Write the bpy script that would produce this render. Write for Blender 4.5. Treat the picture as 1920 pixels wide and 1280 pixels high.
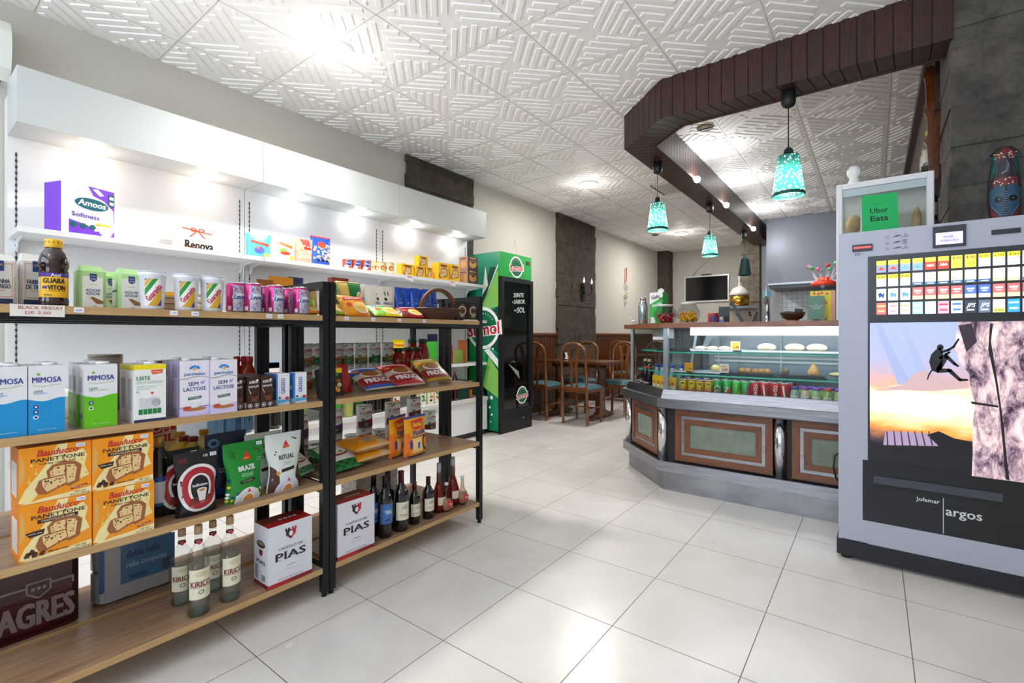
import bpy, bmesh, math, random
from mathutils import Vector, Matrix
from mathutils.geometry import tessellate_polygon
random.seed(7)
for _o in list(bpy.data.objects): bpy.data.objects.remove(_o)
S = bpy.context.scene
COL = S.collection
PI = math.pi
# ---------------------------------------------------------------- camera
CAMH, YAW, FPX, CU, CV = 1.10, math.radians(37.1), 899.0, 960.0, 628.0
cd = bpy.data.cameras.new('camera'); cam = bpy.data.objects.new('camera', cd); COL.objects.link(cam)
cd.sensor_width = 36.0; cd.lens = FPX/1920*36; cd.shift_y = -(640-CV)/1920
cd.clip_start = .02
cam.location = (0, 0, CAMH); cam.rotation_euler = (PI/2, 0, YAW)
S.camera = cam
# ---------------------------------------------------------------- picture settings
S.view_settings.view_transform = 'Standard'; S.view_settings.look = 'None'
S.view_settings.gamma = 1; S.view_settings.use_curve_mapping = False
S.view_settings.exposure = 0.1
cy = S.cycles
cy.max_bounces = 7; cy.diffuse_bounces = 5; cy.glossy_bounces = 3; cy.transmission_bounces = 4; cy.transparent_max_bounces = 12
cy.caustics_reflective = False; cy.caustics_refractive = False; cy.use_denoising = True; cy.sample_clamp_indirect = 4
# ---------------------------------------------------------------- daylight
W = bpy.data.worlds.new('daylight'); S.world = W; W.use_nodes = True
W.node_tree.nodes['Background'].inputs[0].default_value = (.72, .84, 1, 1); W.node_tree.nodes['Background'].inputs[1].default_value = 1.2
def lamp(name, kind, loc, e, col=(1, 1, 1), size=.1, rot=(0, 0, 0), **kw):
    l = bpy.data.lights.new(name, kind); o = bpy.data.objects.new(name, l); COL.objects.link(o)
    o.location = loc; o.rotation_euler = rot; l.energy = e; l.color = col
    if kind == 'AREA':
        l.shape = kw.get('shape', 'DISK'); l.size = size
        if 'sy' in kw: l.size_y = kw['sy']
        if 'spread' in kw: l.spread = kw['spread']
    elif kind == 'SPOT':
        l.shadow_soft_size = size; l.spot_size = kw.get('cone', 1.8); l.spot_blend = kw.get('blend', .8)
    else: l.shadow_soft_size = size
    return o
# daylight through the shop window behind the camera
lamp('window_daylight', 'AREA', (-1.25, -2.52, 2.05), 62, (.76, .87, 1), 4.2, (PI/2, 0, 0), shape='RECTANGLE', sy=1.25)
lamp('ceiling_fill_light', 'AREA', (-1.25, -2.50, 1.5), 75, (.84, .92, 1), 4.2, (PI/2+.85, 0, 0), shape='RECTANGLE', sy=1.0, spread=1.7)  # added lamp at the window, aimed upward to brighten the ceiling
# the three ceiling discs over the shop aisle, and an added unseen fill lamp behind the camera
DISCS = [(-2.76, 1.764), (-2.77, 5.194), (-2.77, 8.708), (-.9, -1.2)]
for i, (x, y) in enumerate(DISCS): lamp('ceiling_disc_light', 'AREA', (x, y, 2.895), (40, 34, 38, 4)[i], (1, .965, .92), .2, spread=(2.7, 3.14, 3.14, 3.14)[i]); lamp('ceiling_disc_glow', 'POINT', (x, y, 2.78), (2.6, 4, 4, 2)[i], (1, .965, .90), .10)
# small spots of the white shelving
BAYS = [.42, 1.645, 2.865, 4.09]
for k in range(3):
    c = (1, .74, .58) if k == 0 else ((.92, .96, 1) if k == 1 else (1, .93, .90))
    for t in (.27, .76):
        y = BAYS[k]+(BAYS[k+1]-BAYS[k])*t
        lamp('shelf_spot', 'POINT', (-3.62, y, 2.11), 1.15, c, .035)
# bar spots on the beam's inner side, lighting the bar and its ceiling
for x, y in ((-1.42, 4.94), (-1.42, 6.13), (-1.42, 7.74)): lamp('bar_spot', 'POINT', (x+.06, y, 2.66), 9, (.95, .98, 1), .04)
# strip lamp inside the display case
lamp('display_strip_light', 'AREA', (-.55, 3.50, 1.145), 5, (.95, .98, 1), 1.25, (.25, 0, 0), shape='RECTANGLE', sy=.06)

# ---------------------------------------------------------------- helpers
_cY, _sY = math.cos(YAW), math.sin(YAW)
def _ray(u, v): a = (u-CU)/FPX; return (a*_cY-_sY, a*_sY+_cY, (CV-v)/FPX)
def Yx(u, x):                       # y of the point seen in column u on the wall-parallel plane x
    d = _ray(u, CV); return d[1]*x/d[0]
def Fx(u, x): d = _ray(u, CV); return x/d[0]
def Zx(u, v, x): return CAMH+(CV-v)/FPX*Fx(u, x)
def Xy(u, y): d = _ray(u, CV); return d[0]*y/d[1]
def Zy(u, v, y): d = _ray(u, CV); return CAMH+(CV-v)/FPX*(y/d[1])

_M = {}
def lin(h):
    o = []
    for i in (0, 2, 4):
        c = int(h[i:i+2], 16)/255; o.append(c/12.92 if c <= .04045 else ((c+.055)/1.055)**2.4)
    return (*o, 1)
def new_mat(name):
    m = bpy.data.materials.new(name); m.use_nodes = True; n = m.node_tree.nodes; return m, n, m.node_tree.links, n['Principled BSDF']
def K(h, r=.5, metal=0., spec=.5, emit=0., coat=0., tr=0.):
    """plain coloured material, cached"""
    k = (h, r, metal, spec, emit, coat, tr)
    if k in _M: return _M[k]
    m, n, l, b = new_mat('col_'+h)
    b.inputs['Base Color'].default_value = lin(h); b.inputs['Roughness'].default_value = r; b.inputs['Metallic'].default_value = metal
    b.inputs['Specular IOR Level'].default_value = spec; b.inputs['Coat Weight'].default_value = coat
    if emit: b.inputs['Emission Color'].default_value = lin(h); b.inputs['Emission Strength'].default_value = emit
    if tr: b.inputs['Alpha'].default_value = 1-tr
    _M[k] = m; return m
def pane(name, col='ffffff', t=.93, r=.02, ior=1.45):
    """thin clear sheet: mostly transparent with a fresnel reflection"""
    k = ('pane', name)
    if k in _M: return _M[k]
    m, n, l, b = new_mat(name); n.remove(b)
    tb = n.new('ShaderNodeBsdfTransparent'); c = lin(col); tb.inputs[0].default_value = (c[0]*t, c[1]*t, c[2]*t, 1)
    g = n.new('ShaderNodeBsdfGlossy'); g.inputs['Roughness'].default_value = r
    lw = n.new('ShaderNodeLayerWeight'); lw.inputs[0].default_value = .5
    pw = n.new('ShaderNodeMath'); pw.operation = 'POWER'; l.new(lw.outputs['Facing'], pw.inputs[0]); pw.inputs[1].default_value = 4
    fr = n.new('ShaderNodeMath'); fr.operation = 'MULTIPLY_ADD'; l.new(pw.outputs[0], fr.inputs[0]); fr.inputs[1].default_value = .55; fr.inputs[2].default_value = .035
    mx = n.new('ShaderNodeMixShader'); l.new(fr.outputs[0], mx.inputs[0]); l.new(tb.outputs[0], mx.inputs[1]); l.new(g.outputs[0], mx.inputs[2])
    l.new(mx.outputs[0], n['Material Output'].inputs[0]); _M[k] = m; return m
def noisy(name, c1, c2, scale=8, r=.5, bump=0., detail=5, stretch=(1, 1, 1), metal=0., rough2=None, lo=.35, hi=.65, dist=0.):
    k = ('n', name)
    if k in _M: return _M[k]
    m, n, l, b = new_mat(name)
    tc = n.new('ShaderNodeTexCoord'); mp = n.new('ShaderNodeMapping'); mp.inputs['Scale'].default_value = stretch
    nz = n.new('ShaderNodeTexNoise'); nz.inputs['Scale'].default_value = scale; nz.inputs['Detail'].default_value = detail; nz.inputs['Distortion'].default_value = dist
    cr = n.new('ShaderNodeValToRGB'); cr.color_ramp.elements[0].color = lin(c1); cr.color_ramp.elements[1].color = lin(c2)
    cr.color_ramp.elements[0].position = lo; cr.color_ramp.elements[1].position = hi
    l.new(tc.outputs['Object'], mp.inputs[0]); l.new(mp.outputs[0], nz.inputs['Vector']); l.new(nz.outputs[0], cr.inputs[0]); l.new(cr.outputs[0], b.inputs['Base Color'])
    b.inputs['Roughness'].default_value = r; b.inputs['Metallic'].default_value = metal
    if bump:
        bp = n.new('ShaderNodeBump'); bp.inputs['Strength'].default_value = bump; bp.inputs['Distance'].default_value = .01
        l.new(nz.outputs[0], bp.inputs['Height']); l.new(bp.outputs[0], b.inputs['Normal'])
    _M[k] = m; return m

_T = {}
def glyphs(s):
    k = s
    if k in _T: return _T[k]
    cu = bpy.data.curves.new('t', 'FONT'); cu.body = s; cu.resolution_u = 2; cu.fill_mode = 'FRONT'
    ob = bpy.data.objects.new('t', cu); COL.objects.link(ob)
    dg = bpy.context.evaluated_depsgraph_get(); me = ob.evaluated_get(dg).to_mesh()
    v = [(p.co.x, p.co.y) for p in me.vertices]; f = [tuple(p.vertices) for p in me.polygons]
    ob.evaluated_get(dg).to_mesh_clear(); bpy.data.objects.remove(ob); bpy.data.curves.remove(cu)
    if not v: v = [(0, 0)]
    xs = [p[0] for p in v]; ys = [p[1] for p in v]
    _T[k] = (v, f, min(xs), max(xs), min(ys), max(ys)); return _T[k]

LZ = .0004
def plane(O, X=(1, 0, 0), Y=(0, 0, 1)):
    O, X, Y = Vector(O), Vector(X), Vector(Y); N = X.cross(Y).normalized()
    return lambda a, b, l=0: O+a*X+b*Y+l*LZ*N
def front(y=0, z=0): return plane((0, y, z))
def cyl(R, cy_=0, cx=0, rot=0):       # wraps around a vertical cylinder, a=0 at the front; R may be a function of height
    def f(a, b, l=0):
        r = R(b) if callable(R) else R
        r0 = R if not callable(R) else R(b)
        t = a/r0+rot; r = r+l*LZ
        return Vector((cx+r*math.sin(t), cy_-r*math.cos(t), b))
    f.cur = (R(0) if callable(R) else R)*.35
    return f

class MB:
    def __init__(s): s.v = []; s.f = []; s.mi = []; s.sm = []; s.mats = []
    def _m(s, m):
        if isinstance(m, str): m = K(m)
        if m not in s.mats: s.mats.append(m)
        return s.mats.index(m)
    def vs(s, pts): b = len(s.v); s.v.extend([tuple(p) for p in pts]); return b
    def face(s, idx, m, sm=False): s.f.append(tuple(idx)); s.mi.append(s._m(m)); s.sm.append(sm)
    def poly3(s, pts, m): b = s.vs(pts); s.face(range(b, b+len(pts)), m); return s
    def box(s, x0, x1, y0, y1, z0, z1, m, top=None, tx=0, ty=0, bev=0):
        """box; tx, ty pull the top in; bev chamfers the vertical edges"""
        if bev:
            def ring(x0, x1, y0, y1, z): return [(x0+bev, y0, z), (x1-bev, y0, z), (x1, y0+bev, z), (x1, y1-bev, z), (x1-bev, y1, z), (x0+bev, y1, z), (x0, y1-bev, z), (x0, y0+bev, z)]
            n = 8
        else:
            def ring(x0, x1, y0, y1, z): return [(x0, y0, z), (x1, y0, z), (x1, y1, z), (x0, y1, z)]
            n = 4
        b = s.vs(ring(x0, x1, y0, y1, z0)+ring(x0+tx, x1-tx, y0+ty, y1-ty, z1))
        for i in range(n): s.face((b+i, b+(i+1) % n, b+n+(i+1) % n, b+n+i), m)
        s.face([b+i for i in reversed(range(n))], m); s.face([b+n+i for i in range(n)], top or m)
        return s
    def lathe(s, prof, m, n=24, c=(0, 0, 0), sm=True, rx=None, cap=True, sy=1.):
        """prof: (r, z[, mat]) from bottom to top"""
        base = len(s.v); k = len(prof)
        for p in prof:
            for i in range(n):
                a = 2*PI*i/n; s.v.append((c[0]+p[0]*math.cos(a), c[1]+sy*p[0]*math.sin(a), c[2]+p[1]))
        for j in range(1, k):
            mm = prof[j][2] if len(prof[j]) > 2 else m
            for i in range(n):
                i2 = (i+1) % n; s.face((base+(j-1)*n+i, base+(j-1)*n+i2, base+j*n+i2, base+j*n+i), mm, sm)
        if cap:
            m0 = prof[1][2] if len(prof[1]) > 2 else m; m1 = prof[-1][2] if len(prof[-1]) > 2 else m
            s.face([base+i for i in reversed(range(n))], m0); s.face([base+(k-1)*n+i for i in range(n)], m1)
        return s
    def tube(s, pts, r, m, n=8, rf=None):
        pts = [Vector(p) for p in pts]; base = len(s.v); N = len(pts); up = None
        for i, p in enumerate(pts):
            d = (pts[min(i+1, N-1)]-pts[max(i-1, 0)]).normalized()
            if up is None: up = Vector((0, 0, 1)) if abs(d.z) < .9 else Vector((1, 0, 0))
            a = d.cross(up)
            if a.length < 1e-6: a = d.cross(Vector((1, .1, 0)))
            a.normalize(); b2 = a.cross(d).normalized(); up = b2
            rr = rf(i/(N-1)) if rf else r
            for j in range(n):
                t = 2*PI*j/n; s.v.append(tuple(p+rr*(math.cos(t)*a+math.sin(t)*b2)))
        for i in range(N-1):
            for j in range(n):
                j2 = (j+1) % n; s.face((base+i*n+j, base+i*n+j2, base+(i+1)*n+j2, base+(i+1)*n+j), m, True)
        s.face([base+j for j in range(n)], m); s.face([base+(N-1)*n+j for j in reversed(range(n))], m)
        return s
    def prism(s, pts, d0, d1, m, ax='y', side=None):
        """2-D outline extruded along an axis: ax='y' outline in xz, 'x' outline in yz, 'z' outline in xy"""
        def P(a, b, d): return {'y': (a, d, b), 'x': (d, a, b), 'z': (a, b, d)}[ax]
        b = s.vs([P(*p, d0) for p in pts]+[P(*p, d1) for p in pts]); n = len(pts)
        tri = tessellate_polygon([[Vector((p[0], p[1], 0)) for p in pts]])
        for t in tri: s.face([b+i for i in t], m); s.face([b+n+i for i in reversed(t)], m)
        for i in range(n): s.face((b+i, b+(i+1) % n, b+n+(i+1) % n, b+n+i), side or m)
        return s
    def grid(s, fn, nu, nv, m, sm=True, wrap=False):
        """surface fn(i/nu, j/nv)"""
        b = len(s.v); W_ = nu if wrap else nu+1
        for j in range(nv+1):
            for i in range(W_): s.v.append(tuple(fn(i/nu, j/nv)))
        for j in range(nv):
            for i in range(nu):
                i2 = (i+1) % W_ if wrap else i+1
                mm = m(( i+.5)/nu, (j+.5)/nv) if callable(m) else m
                s.face((b+j*W_+i, b+j*W_+i2, b+(j+1)*W_+i2, b+(j+1)*W_+i), mm, sm)
        return s
    def ball(s, c, r, m, n=10, sc=(1, 1, 1)):
        return s.grid(lambda a, b: (c[0]+sc[0]*r*math.cos(2*PI*a)*math.sin(PI*(.02+.96*b)), c[1]+sc[1]*r*math.sin(2*PI*a)*math.sin(PI*(.02+.96*b)), c[2]-sc[2]*r*math.cos(PI*(.02+.96*b))), n, n*2//3+1, m, True, True)
    # ---- print on surfaces through a mapping
    def rect(s, M, x0, y0, x1, y1, m, l=1, n=1, n2=1):
        cur = getattr(M, 'cur', 0)
        if cur: n = max(n, min(16, int(abs(x1-x0)/cur)+1)); n2 = max(n2, min(16, int(abs(y1-y0)/cur)+1)) if getattr(M, 'two', 0) else n2
        b = len(s.v)
        for j in range(n2+1):
            for i in range(n+1): s.v.append(tuple(M(x0+(x1-x0)*i/n, y0+(y1-y0)*j/n2, l)))
        for j in range(n2):
            for i in range(n): s.face((b+j*(n+1)+i, b+j*(n+1)+i+1, b+(j+1)*(n+1)+i+1, b+(j+1)*(n+1)+i), m)
        return s
    def ell(s, M, cx, cy_, rx, ry, m, l=1, n=20, inner=0, a0=0, a1=2*PI, rings=1):
        cur = getattr(M, 'cur', 0)
        if cur: rings = max(rings, min(8, int(max(rx, ry)*(1-inner)/cur)+1))
        b = len(s.v); st = [inner+(1-inner)*k/rings for k in range(rings+1)]
        for q in st:
            for i in range(n+1):
                a = a0+(a1-a0)*i/n; s.v.append(tuple(M(cx+rx*q*math.cos(a), cy_+ry*q*math.sin(a), l)))
        for k in range(rings):
            for i in range(n): s.face((b+k*(n+1)+i, b+(k+1)*(n+1)+i, b+(k+1)*(n+1)+i+1, b+k*(n+1)+i+1), m)
        return s
    def poly(s, M, pts, m, l=1):
        cur = getattr(M, 'cur', 0); tri = tessellate_polygon([[Vector((p[0], p[1], 0)) for p in pts]])
        if not cur:
            b = s.vs([M(p[0], p[1], l) for p in pts])
            for t in tri: s.face([b+i for i in t], m)
            return s
        st = [(tuple(pts[t[0]]), tuple(pts[t[1]]), tuple(pts[t[2]]), 0) for t in tri]
        while st:                                   # split until small enough to follow the curved surface
            A, B_, C_, d = st.pop(); e = [(math.dist(A, B_), A, B_, C_), (math.dist(B_, C_), B_, C_, A), (math.dist(C_, A), C_, A, B_)]; q = max(e)
            if q[0] > cur and d < 9: m_ = ((q[1][0]+q[2][0])/2, (q[1][1]+q[2][1])/2); st += [(q[1], m_, q[3], d+1), (m_, q[2], q[3], d+1)]
            else: b = s.vs([M(*A, l), M(*B_, l), M(*C_, l)]); s.face((b, b+1, b+2), m)
        return s
    def txt(s, M, t, cx, cy_, h, m, l=2, bold=0, w=None, sk=0., rot=0., al='c', arc=0.):
        v, f, x0, x1, y0, y1 = glyphs(t); H = .73; k = h/H; kx = k if w is None else w/max(1e-6, x1-x0)
        ox = {'c': (x0+x1)/2, 'l': x0, 'r': x1}[al]; c, sn = math.cos(rot), math.sin(rot); e = .018*bold*h
        for ei, (ex, ey) in enumerate([(0, 0)] if not bold else ([(-e, 0), (e, 0)] if bold < 1 else [(-e, -e*.5), (e, -e*.5), (-e, e*.5), (e, e*.5)]+([(0, 0)] if bold > 2 else []))):
            out = []
            for p in v:
                a = (p[0]-ox)*kx+sk*p[1]*k+ex; b_ = (p[1]-H/2)*k+ey
                if arc: b_ -= arc*a*a
                out.append(M(cx+a*c-b_*sn, cy_+a*sn+b_*c, l+.17*ei))
            b = s.vs(out)
            for q in f: s.face([b+i for i in q], m)
        return s
    def build(s, name, parent=None, loc=None):
        me = bpy.data.meshes.new(name); me.from_pydata(s.v, [], s.f)
        for m in s.mats: me.materials.append(m)
        me.polygons.foreach_set('material_index', s.mi); me.polygons.foreach_set('use_smooth', s.sm); me.update()
        o = bpy.data.objects.new(name, me); COL.objects.link(o)
        if parent: o.parent = parent
        if loc: o.location = loc
        return o
def wavy(M, pts): return [M(*p) for p in pts]
def tag(o, label, cat, group=None, kind=None):
    o['label'] = label; o['category'] = cat
    if group: o['group'] = group
    if kind: o['kind'] = kind
    return o
def thing(name, label, cat, loc, rz=0, group=None, rx=0, ry=0):
    o = bpy.data.objects.new(name, None); COL.objects.link(o); o.location = loc; o.rotation_euler = (rx, ry, rz); o.empty_display_size = .05
    return tag(o, label, cat, group)
def struct(o): o['kind'] = 'structure'; return o
def dup(o, loc=None, rz=None, label=None, parent=None, rot=None):
    c = o.copy(); COL.objects.link(c); c.parent = parent
    if loc is not None: c.location = loc
    if rz is not None: c.rotation_euler = (o.rotation_euler.x, o.rotation_euler.y, rz)
    if rot is not None: c.rotation_euler = rot
    if label: c['label'] = label
    for ch in [q for q in bpy.data.objects if q.parent == o]: dup(ch, parent=c)
    return c
R90 = PI/2
# ================================================================ SETTING
XL, XR, YB, YF, ZC = -3.85, 1.35, 10.75, -2.6, 2.95
def tile_floor():
    m, n, l, b = new_mat('floor_tiles')
    tc = n.new('ShaderNodeTexCoord'); sp = n.new('ShaderNodeSeparateXYZ'); l.new(tc.outputs['Object'], sp.inputs[0])
    ds = []; ids = []
    def mth(op, a, v=None, v2=None):
        q = n.new('ShaderNodeMath'); q.operation = op
        for i, x in enumerate((a, v, v2)):
            if x is None: continue
            if hasattr(x, 'links'): l.new(x, q.inputs[i])
            else: q.inputs[i].default_value = x
        return q.outputs[0]
    P = .4475
    for ax, off in ((0, -1.2395), (1, 1.2285)):
        t = mth('DIVIDE', mth('SUBTRACT', sp.outputs[ax], off), P)
        fr = mth('FRACT', t); d = mth('SUBTRACT', .5, mth('ABSOLUTE', mth('SUBTRACT', fr, .5))); ds.append(d); ids.append(mth('FLOOR', t))
    d = mth('MINIMUM', ds[0], ds[1]); line = mth('LESS_THAN', d, .0036)
    cb = n.new('ShaderNodeCombineXYZ'); l.new(ids[0], cb.inputs[0]); l.new(ids[1], cb.inputs[1])
    wn = n.new('ShaderNodeTexWhiteNoise'); wn.noise_dimensions = '2D'; l.new(cb.outputs[0], wn.inputs['Vector'])
    nz = n.new('ShaderNodeTexNoise'); nz.inputs['Scale'].default_value = 2.2; nz.inputs['Detail'].default_value = 8; nz.inputs['Distortion'].default_value = .6
    l.new(tc.outputs['Object'], nz.inputs['Vector'])
    cr = n.new('ShaderNodeValToRGB'); cr.color_ramp.elements[0].position = .3; cr.color_ramp.elements[1].position = .7
    cr.color_ramp.elements[0].color = lin('cfcbc6'); cr.color_ramp.elements[1].color = lin('dedad6'); l.new(nz.outputs[0], cr.inputs[0])
    hv = n.new('ShaderNodeHueSaturation'); l.new(cr.outputs[0], hv.inputs['Color']); l.new(mth('MULTIPLY_ADD', wn.outputs[0], .05, .975), hv.inputs['Value'])
    mx = n.new('ShaderNodeMix'); mx.data_type = 'RGBA'; l.new(line, mx.inputs[0]); l.new(hv.outputs[0], mx.inputs[6]); mx.inputs[7].default_value = lin('6e6157')
    l.new(mx.outputs[2], b.inputs['Base Color'])
    n2 = n.new('ShaderNodeTexNoise'); n2.inputs['Scale'].default_value = 5; n2.inputs['Detail'].default_value = 6; l.new(tc.outputs['Object'], n2.inputs['Vector'])
    l.new(mth('MULTIPLY_ADD', line, .4, mth('MULTIPLY_ADD', n2.outputs[0], .14, .17)), b.inputs['Roughness'])
    n3 = n.new('ShaderNodeTexNoise'); n3.inputs['Scale'].default_value = 26; n3.inputs['Detail'].default_value = 5; l.new(tc.outputs['Object'], n3.inputs['Vector'])
    bp = n.new('ShaderNodeBump'); bp.inputs['Strength'].default_value = .10; bp.inputs['Distance'].default_value = .004
    l.new(mth('SUBTRACT', n3.outputs[0], mth('MULTIPLY', line, .8)), bp.inputs['Height']); l.new(bp.outputs[0], b.inputs['Normal'])
    b.inputs['Specular IOR Level'].default_value = .5
    return m
M_FLOOR = tile_floor()
M_WALL = noisy('cream_plaster', 'c3bfb6', 'c8c4bb', 60, .75, .06)
M_CEIL = noisy('ceiling_foam', 'f6f4f1', 'faf8f6', 30, .6, .03)
M_SEAM = K('bdb5ad', .9)
def stone(name, c1, c2, bw=.36, bh=.12, bump=.7):
    m, n, l, b = new_mat(name)
    tc = n.new('ShaderNodeTexCoord'); g = n.new('ShaderNodeNewGeometry'); sp = n.new('ShaderNodeSeparateXYZ'); l.new(tc.outputs['Object'], sp.inputs[0])
    ad = n.new('ShaderNodeMath'); l.new(sp.outputs[0], ad.inputs[0]); l.new(sp.outputs[1], ad.inputs[1])
    cb = n.new('ShaderNodeCombineXYZ'); l.new(ad.outputs[0], cb.inputs[0]); l.new(sp.outputs[2], cb.inputs[1])
    br = n.new('ShaderNodeTexBrick'); br.inputs['Scale'].default_value = 1; br.inputs['Brick Width'].default_value = bw; br.inputs['Row Height'].default_value = bh
    br.inputs['Mortar Size'].default_value = .003; br.inputs['Color1'].default_value = (.9, .9, .9, 1); br.inputs['Color2'].default_value = (1.06, 1.06, 1.06, 1); br.inputs['Mortar'].default_value = (.8, .8, .8, 1)
    l.new(cb.outputs[0], br.inputs['Vector'])
    nz = n.new('ShaderNodeTexNoise'); nz.inputs['Scale'].default_value = 7; nz.inputs['Detail'].default_value = 9; nz.inputs['Roughness'].default_value = .68; l.new(tc.outputs['Object'], nz.inputs['Vector'])
    cr = n.new('ShaderNodeValToRGB'); cr.color_ramp.elements[0].position = .3; cr.color_ramp.elements[1].position = .72
    cr.color_ramp.elements[0].color = lin(c1); cr.color_ramp.elements[1].color = lin(c2); l.new(nz.outputs[0], cr.inputs[0])
    mx = n.new('ShaderNodeMix'); mx.data_type = 'RGBA'; mx.blend_type = 'MULTIPLY'; mx.inputs[0].default_value = 1
    l.new(cr.outputs[0], mx.inputs[6]); l.new(br.outputs[0], mx.inputs[7]); l.new(mx.outputs[2], b.inputs['Base Color'])
    n2 = n.new('ShaderNodeTexNoise'); n2.inputs['Scale'].default_value = 38; n2.inputs['Detail'].default_value = 8; l.new(tc.outputs['Object'], n2.inputs['Vector'])
    s1 = n.new('ShaderNodeMath'); s1.operation = 'MULTIPLY_ADD'; l.new(br.outputs['Fac'], s1.inputs[0]); s1.inputs[1].default_value = -.6; l.new(n2.outputs[0], s1.inputs[2])
    bp = n.new('ShaderNodeBump'); bp.inputs['Strength'].default_value = bump; bp.inputs['Distance'].default_value = .02; l.new(s1.outputs[0], bp.inputs['Height']); l.new(bp.outputs[0], b.inputs['Normal'])
    b.inputs['Roughness'].default_value = .8
    return m
M_ST1 = stone('slate_brown', '332c25', '5e5446')
M_ST2 = stone('slate_grey', '2e2b2a', '6a655e', .34, .105)
M_ST3 = stone('slate_sand', '5d5546', '8b8270')
def wood(name, c1, c2, sc=1., stretch=(1, 1, 14), r=.4, coat=0.):
    m, n, l, b = new_mat(name)
    tc = n.new('ShaderNodeTexCoord'); mp = n.new('ShaderNodeMapping'); mp.inputs['Scale'].default_value = stretch
    nz = n.new('ShaderNodeTexNoise'); nz.inputs['Scale'].default_value = 3*sc; nz.inputs['Detail'].default_value = 7; nz.inputs['Roughness'].default_value = .62; nz.inputs['Distortion'].default_value = .4
    cr = n.new('ShaderNodeValToRGB'); cr.color_ramp.elements[0].position = .32; cr.color_ramp.elements[1].position = .68
    cr.color_ramp.elements[0].color = lin(c1); cr.color_ramp.elements[1].color = lin(c2)
    l.new(tc.outputs['Object'], mp.inputs[0]); l.new(mp.outputs[0], nz.inputs['Vector']); l.new(nz.outputs[0], cr.inputs[0]); l.new(cr.outputs[0], b.inputs['Base Color'])
    b.inputs['Roughness'].default_value = r; b.inputs['Coat Weight'].default_value = coat; b.inputs['Coat Roughness'].default_value = .15
    return m
M_OAK = wood('oak_board', '80624a', 'a8886c', 4, (5, .35, 5), .3)
M_OAKE = wood('oak_edge', 'b08c5c', 'c4a070', 4, (5, .4, 8), .45)
M_BEAM = wood('dark_boards', '2a1410', '45231c', 5, (6, 6, .6), .42)
M_BEAMU = wood('dark_boards_under', '2e1d18', '49322b', 5, (3, 3, 1), .35)
M_PANEL = wood('reddish_boards', '43220e', '63381a', 5, (8, 8, .5), .35, .2)
M_CHAIR = wood('chair_wood', '5c3014', '875026', 5, (4, 4, .6), .3, .3)
M_TABLE = wood('table_wood', '4a2410', '74401f', 5, (.6, 4, 4), .3, .3)
M_CTR = wood('counter_wood', '5c321b', '804a2b', 5, (.7, 4, 4), .35, .2)
M_CTRV = wood('counter_wood_v', '5c321b', '804a2b', 5, (4, 4, .7), .35, .2)
M_STEEL = noisy('brushed_steel', '8f9199', 'a8aab1', 6, .28, 0, 4, (1, 1, 30), 1.)
M_CHROME = K('cfd1d6', .08, 1.)
M_STEELD = noisy('kick_steel', '8f9095', 'a9aaae', 5, .38, 0, 6, (1, 1, 2), .9)
M_BLK = K('0b0d10', .45)
M_BLKM = K('0d1016', .38, 0, .4)
M_WHITE = K('eeeef0', .45)
M_WSH = K('e4e5e7', .4)
M_CANO = K('bcc1c1', .45)

# floor
b = MB(); b.box(XL-.2, XR+.2, YF-.2, YB+.3, -.1, 0, M_FLOOR); struct(b.build('floor'))
# ceiling with embossed tiles (0.6 m)
def ceiling():
    b = MB(); b.box(XL-.2, XR+.2, YF-.2, YB+.3, ZC+.006, ZC+.12, M_CEIL)
    G = .6; x0g, y0g = -2.305, 2.34
    r2 = math.sqrt(.5); e = .004; z0, z1 = ZC+.006, ZC+.0005
    def bar(cx, cy_, p0, p1, q0, q1):
        """ridge along the tile's diagonals: p, q are the 45 degree axes from the tile centre"""
        P = lambda p, q, z: (cx+(p-q)*r2, cy_+(p+q)*r2, z)
        q = b.vs([P(p0, q0, z0), P(p1, q0, z0), P(p1, q1, z0), P(p0, q1, z0), P(p0+e, q0+e, z1), P(p1-e, q0+e, z1), P(p1-e, q1-e, z1), P(p0+e, q1-e, z1)])
        for i in range(4): b.face((q+i, q+4+i, q+4+(i+1) % 4, q+(i+1) % 4), M_CEIL)
        b.face((q+7, q+6, q+5, q+4), M_CEIL)
    ps, w, R_ = .060, .038, G*r2; rnd = random.Random(12)
    i0, i1 = int((XL-x0g)//G), int((XR-x0g)//G); j0, j1 = int((YF-y0g)//G), int((YB-y0g)//G)
    for i in range(i0, i1+1):
        for j in range(j0, j1+1):
            cx, cy_ = x0g+(i+.5)*G, y0g+(j+.5)*G; fl = rnd.random() < .5
            for k in range(4):
                sp, sq = (1, 1, -1, -1)[k], (1, -1, -1, 1)[k]
                for n_ in range(6):
                    o = .010+n_*ps; st = .012+(.022 if n_ % 2 else 0)+(.05 if n_ == 0 else 0); en = R_-o-w-.018
                    if en-st < .02: continue
                    A = sorted((sp*st, sp*en)); B_ = sorted((sq*o, sq*(o+w)))
                    if (k+fl) % 2: A, B_ = sorted((sp*o, sp*(o+w))), sorted((sq*st, sq*en))
                    bar(cx, cy_, A[0], A[1], B_[0], B_[1])
    for i in range(i0, i1+2):
        x = x0g+i*G
        if XL < x < XR: b.box(x-.0018, x+.0018, YF, YB, ZC+.0045, ZC+.0062, M_SEAM)
    for j in range(j0, j1+2):
        y = y0g+j*G
        if YF < y < YB: b.box(XL, XR, y-.0018, y+.0018, ZC+.0045, ZC+.0062, M_SEAM)
    struct(b.build('ceiling'))
ceiling()
b = MB(); b.box(XL-.2, XL, YF-.2, YB+.3, 0, ZC+.02, M_WALL); struct(b.build('wall_left'))
b = MB(); b.box(XL, -1.62, YB, YB+.2, 0, ZC+.02, M_WALL); struct(b.build('wall_back'))
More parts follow.
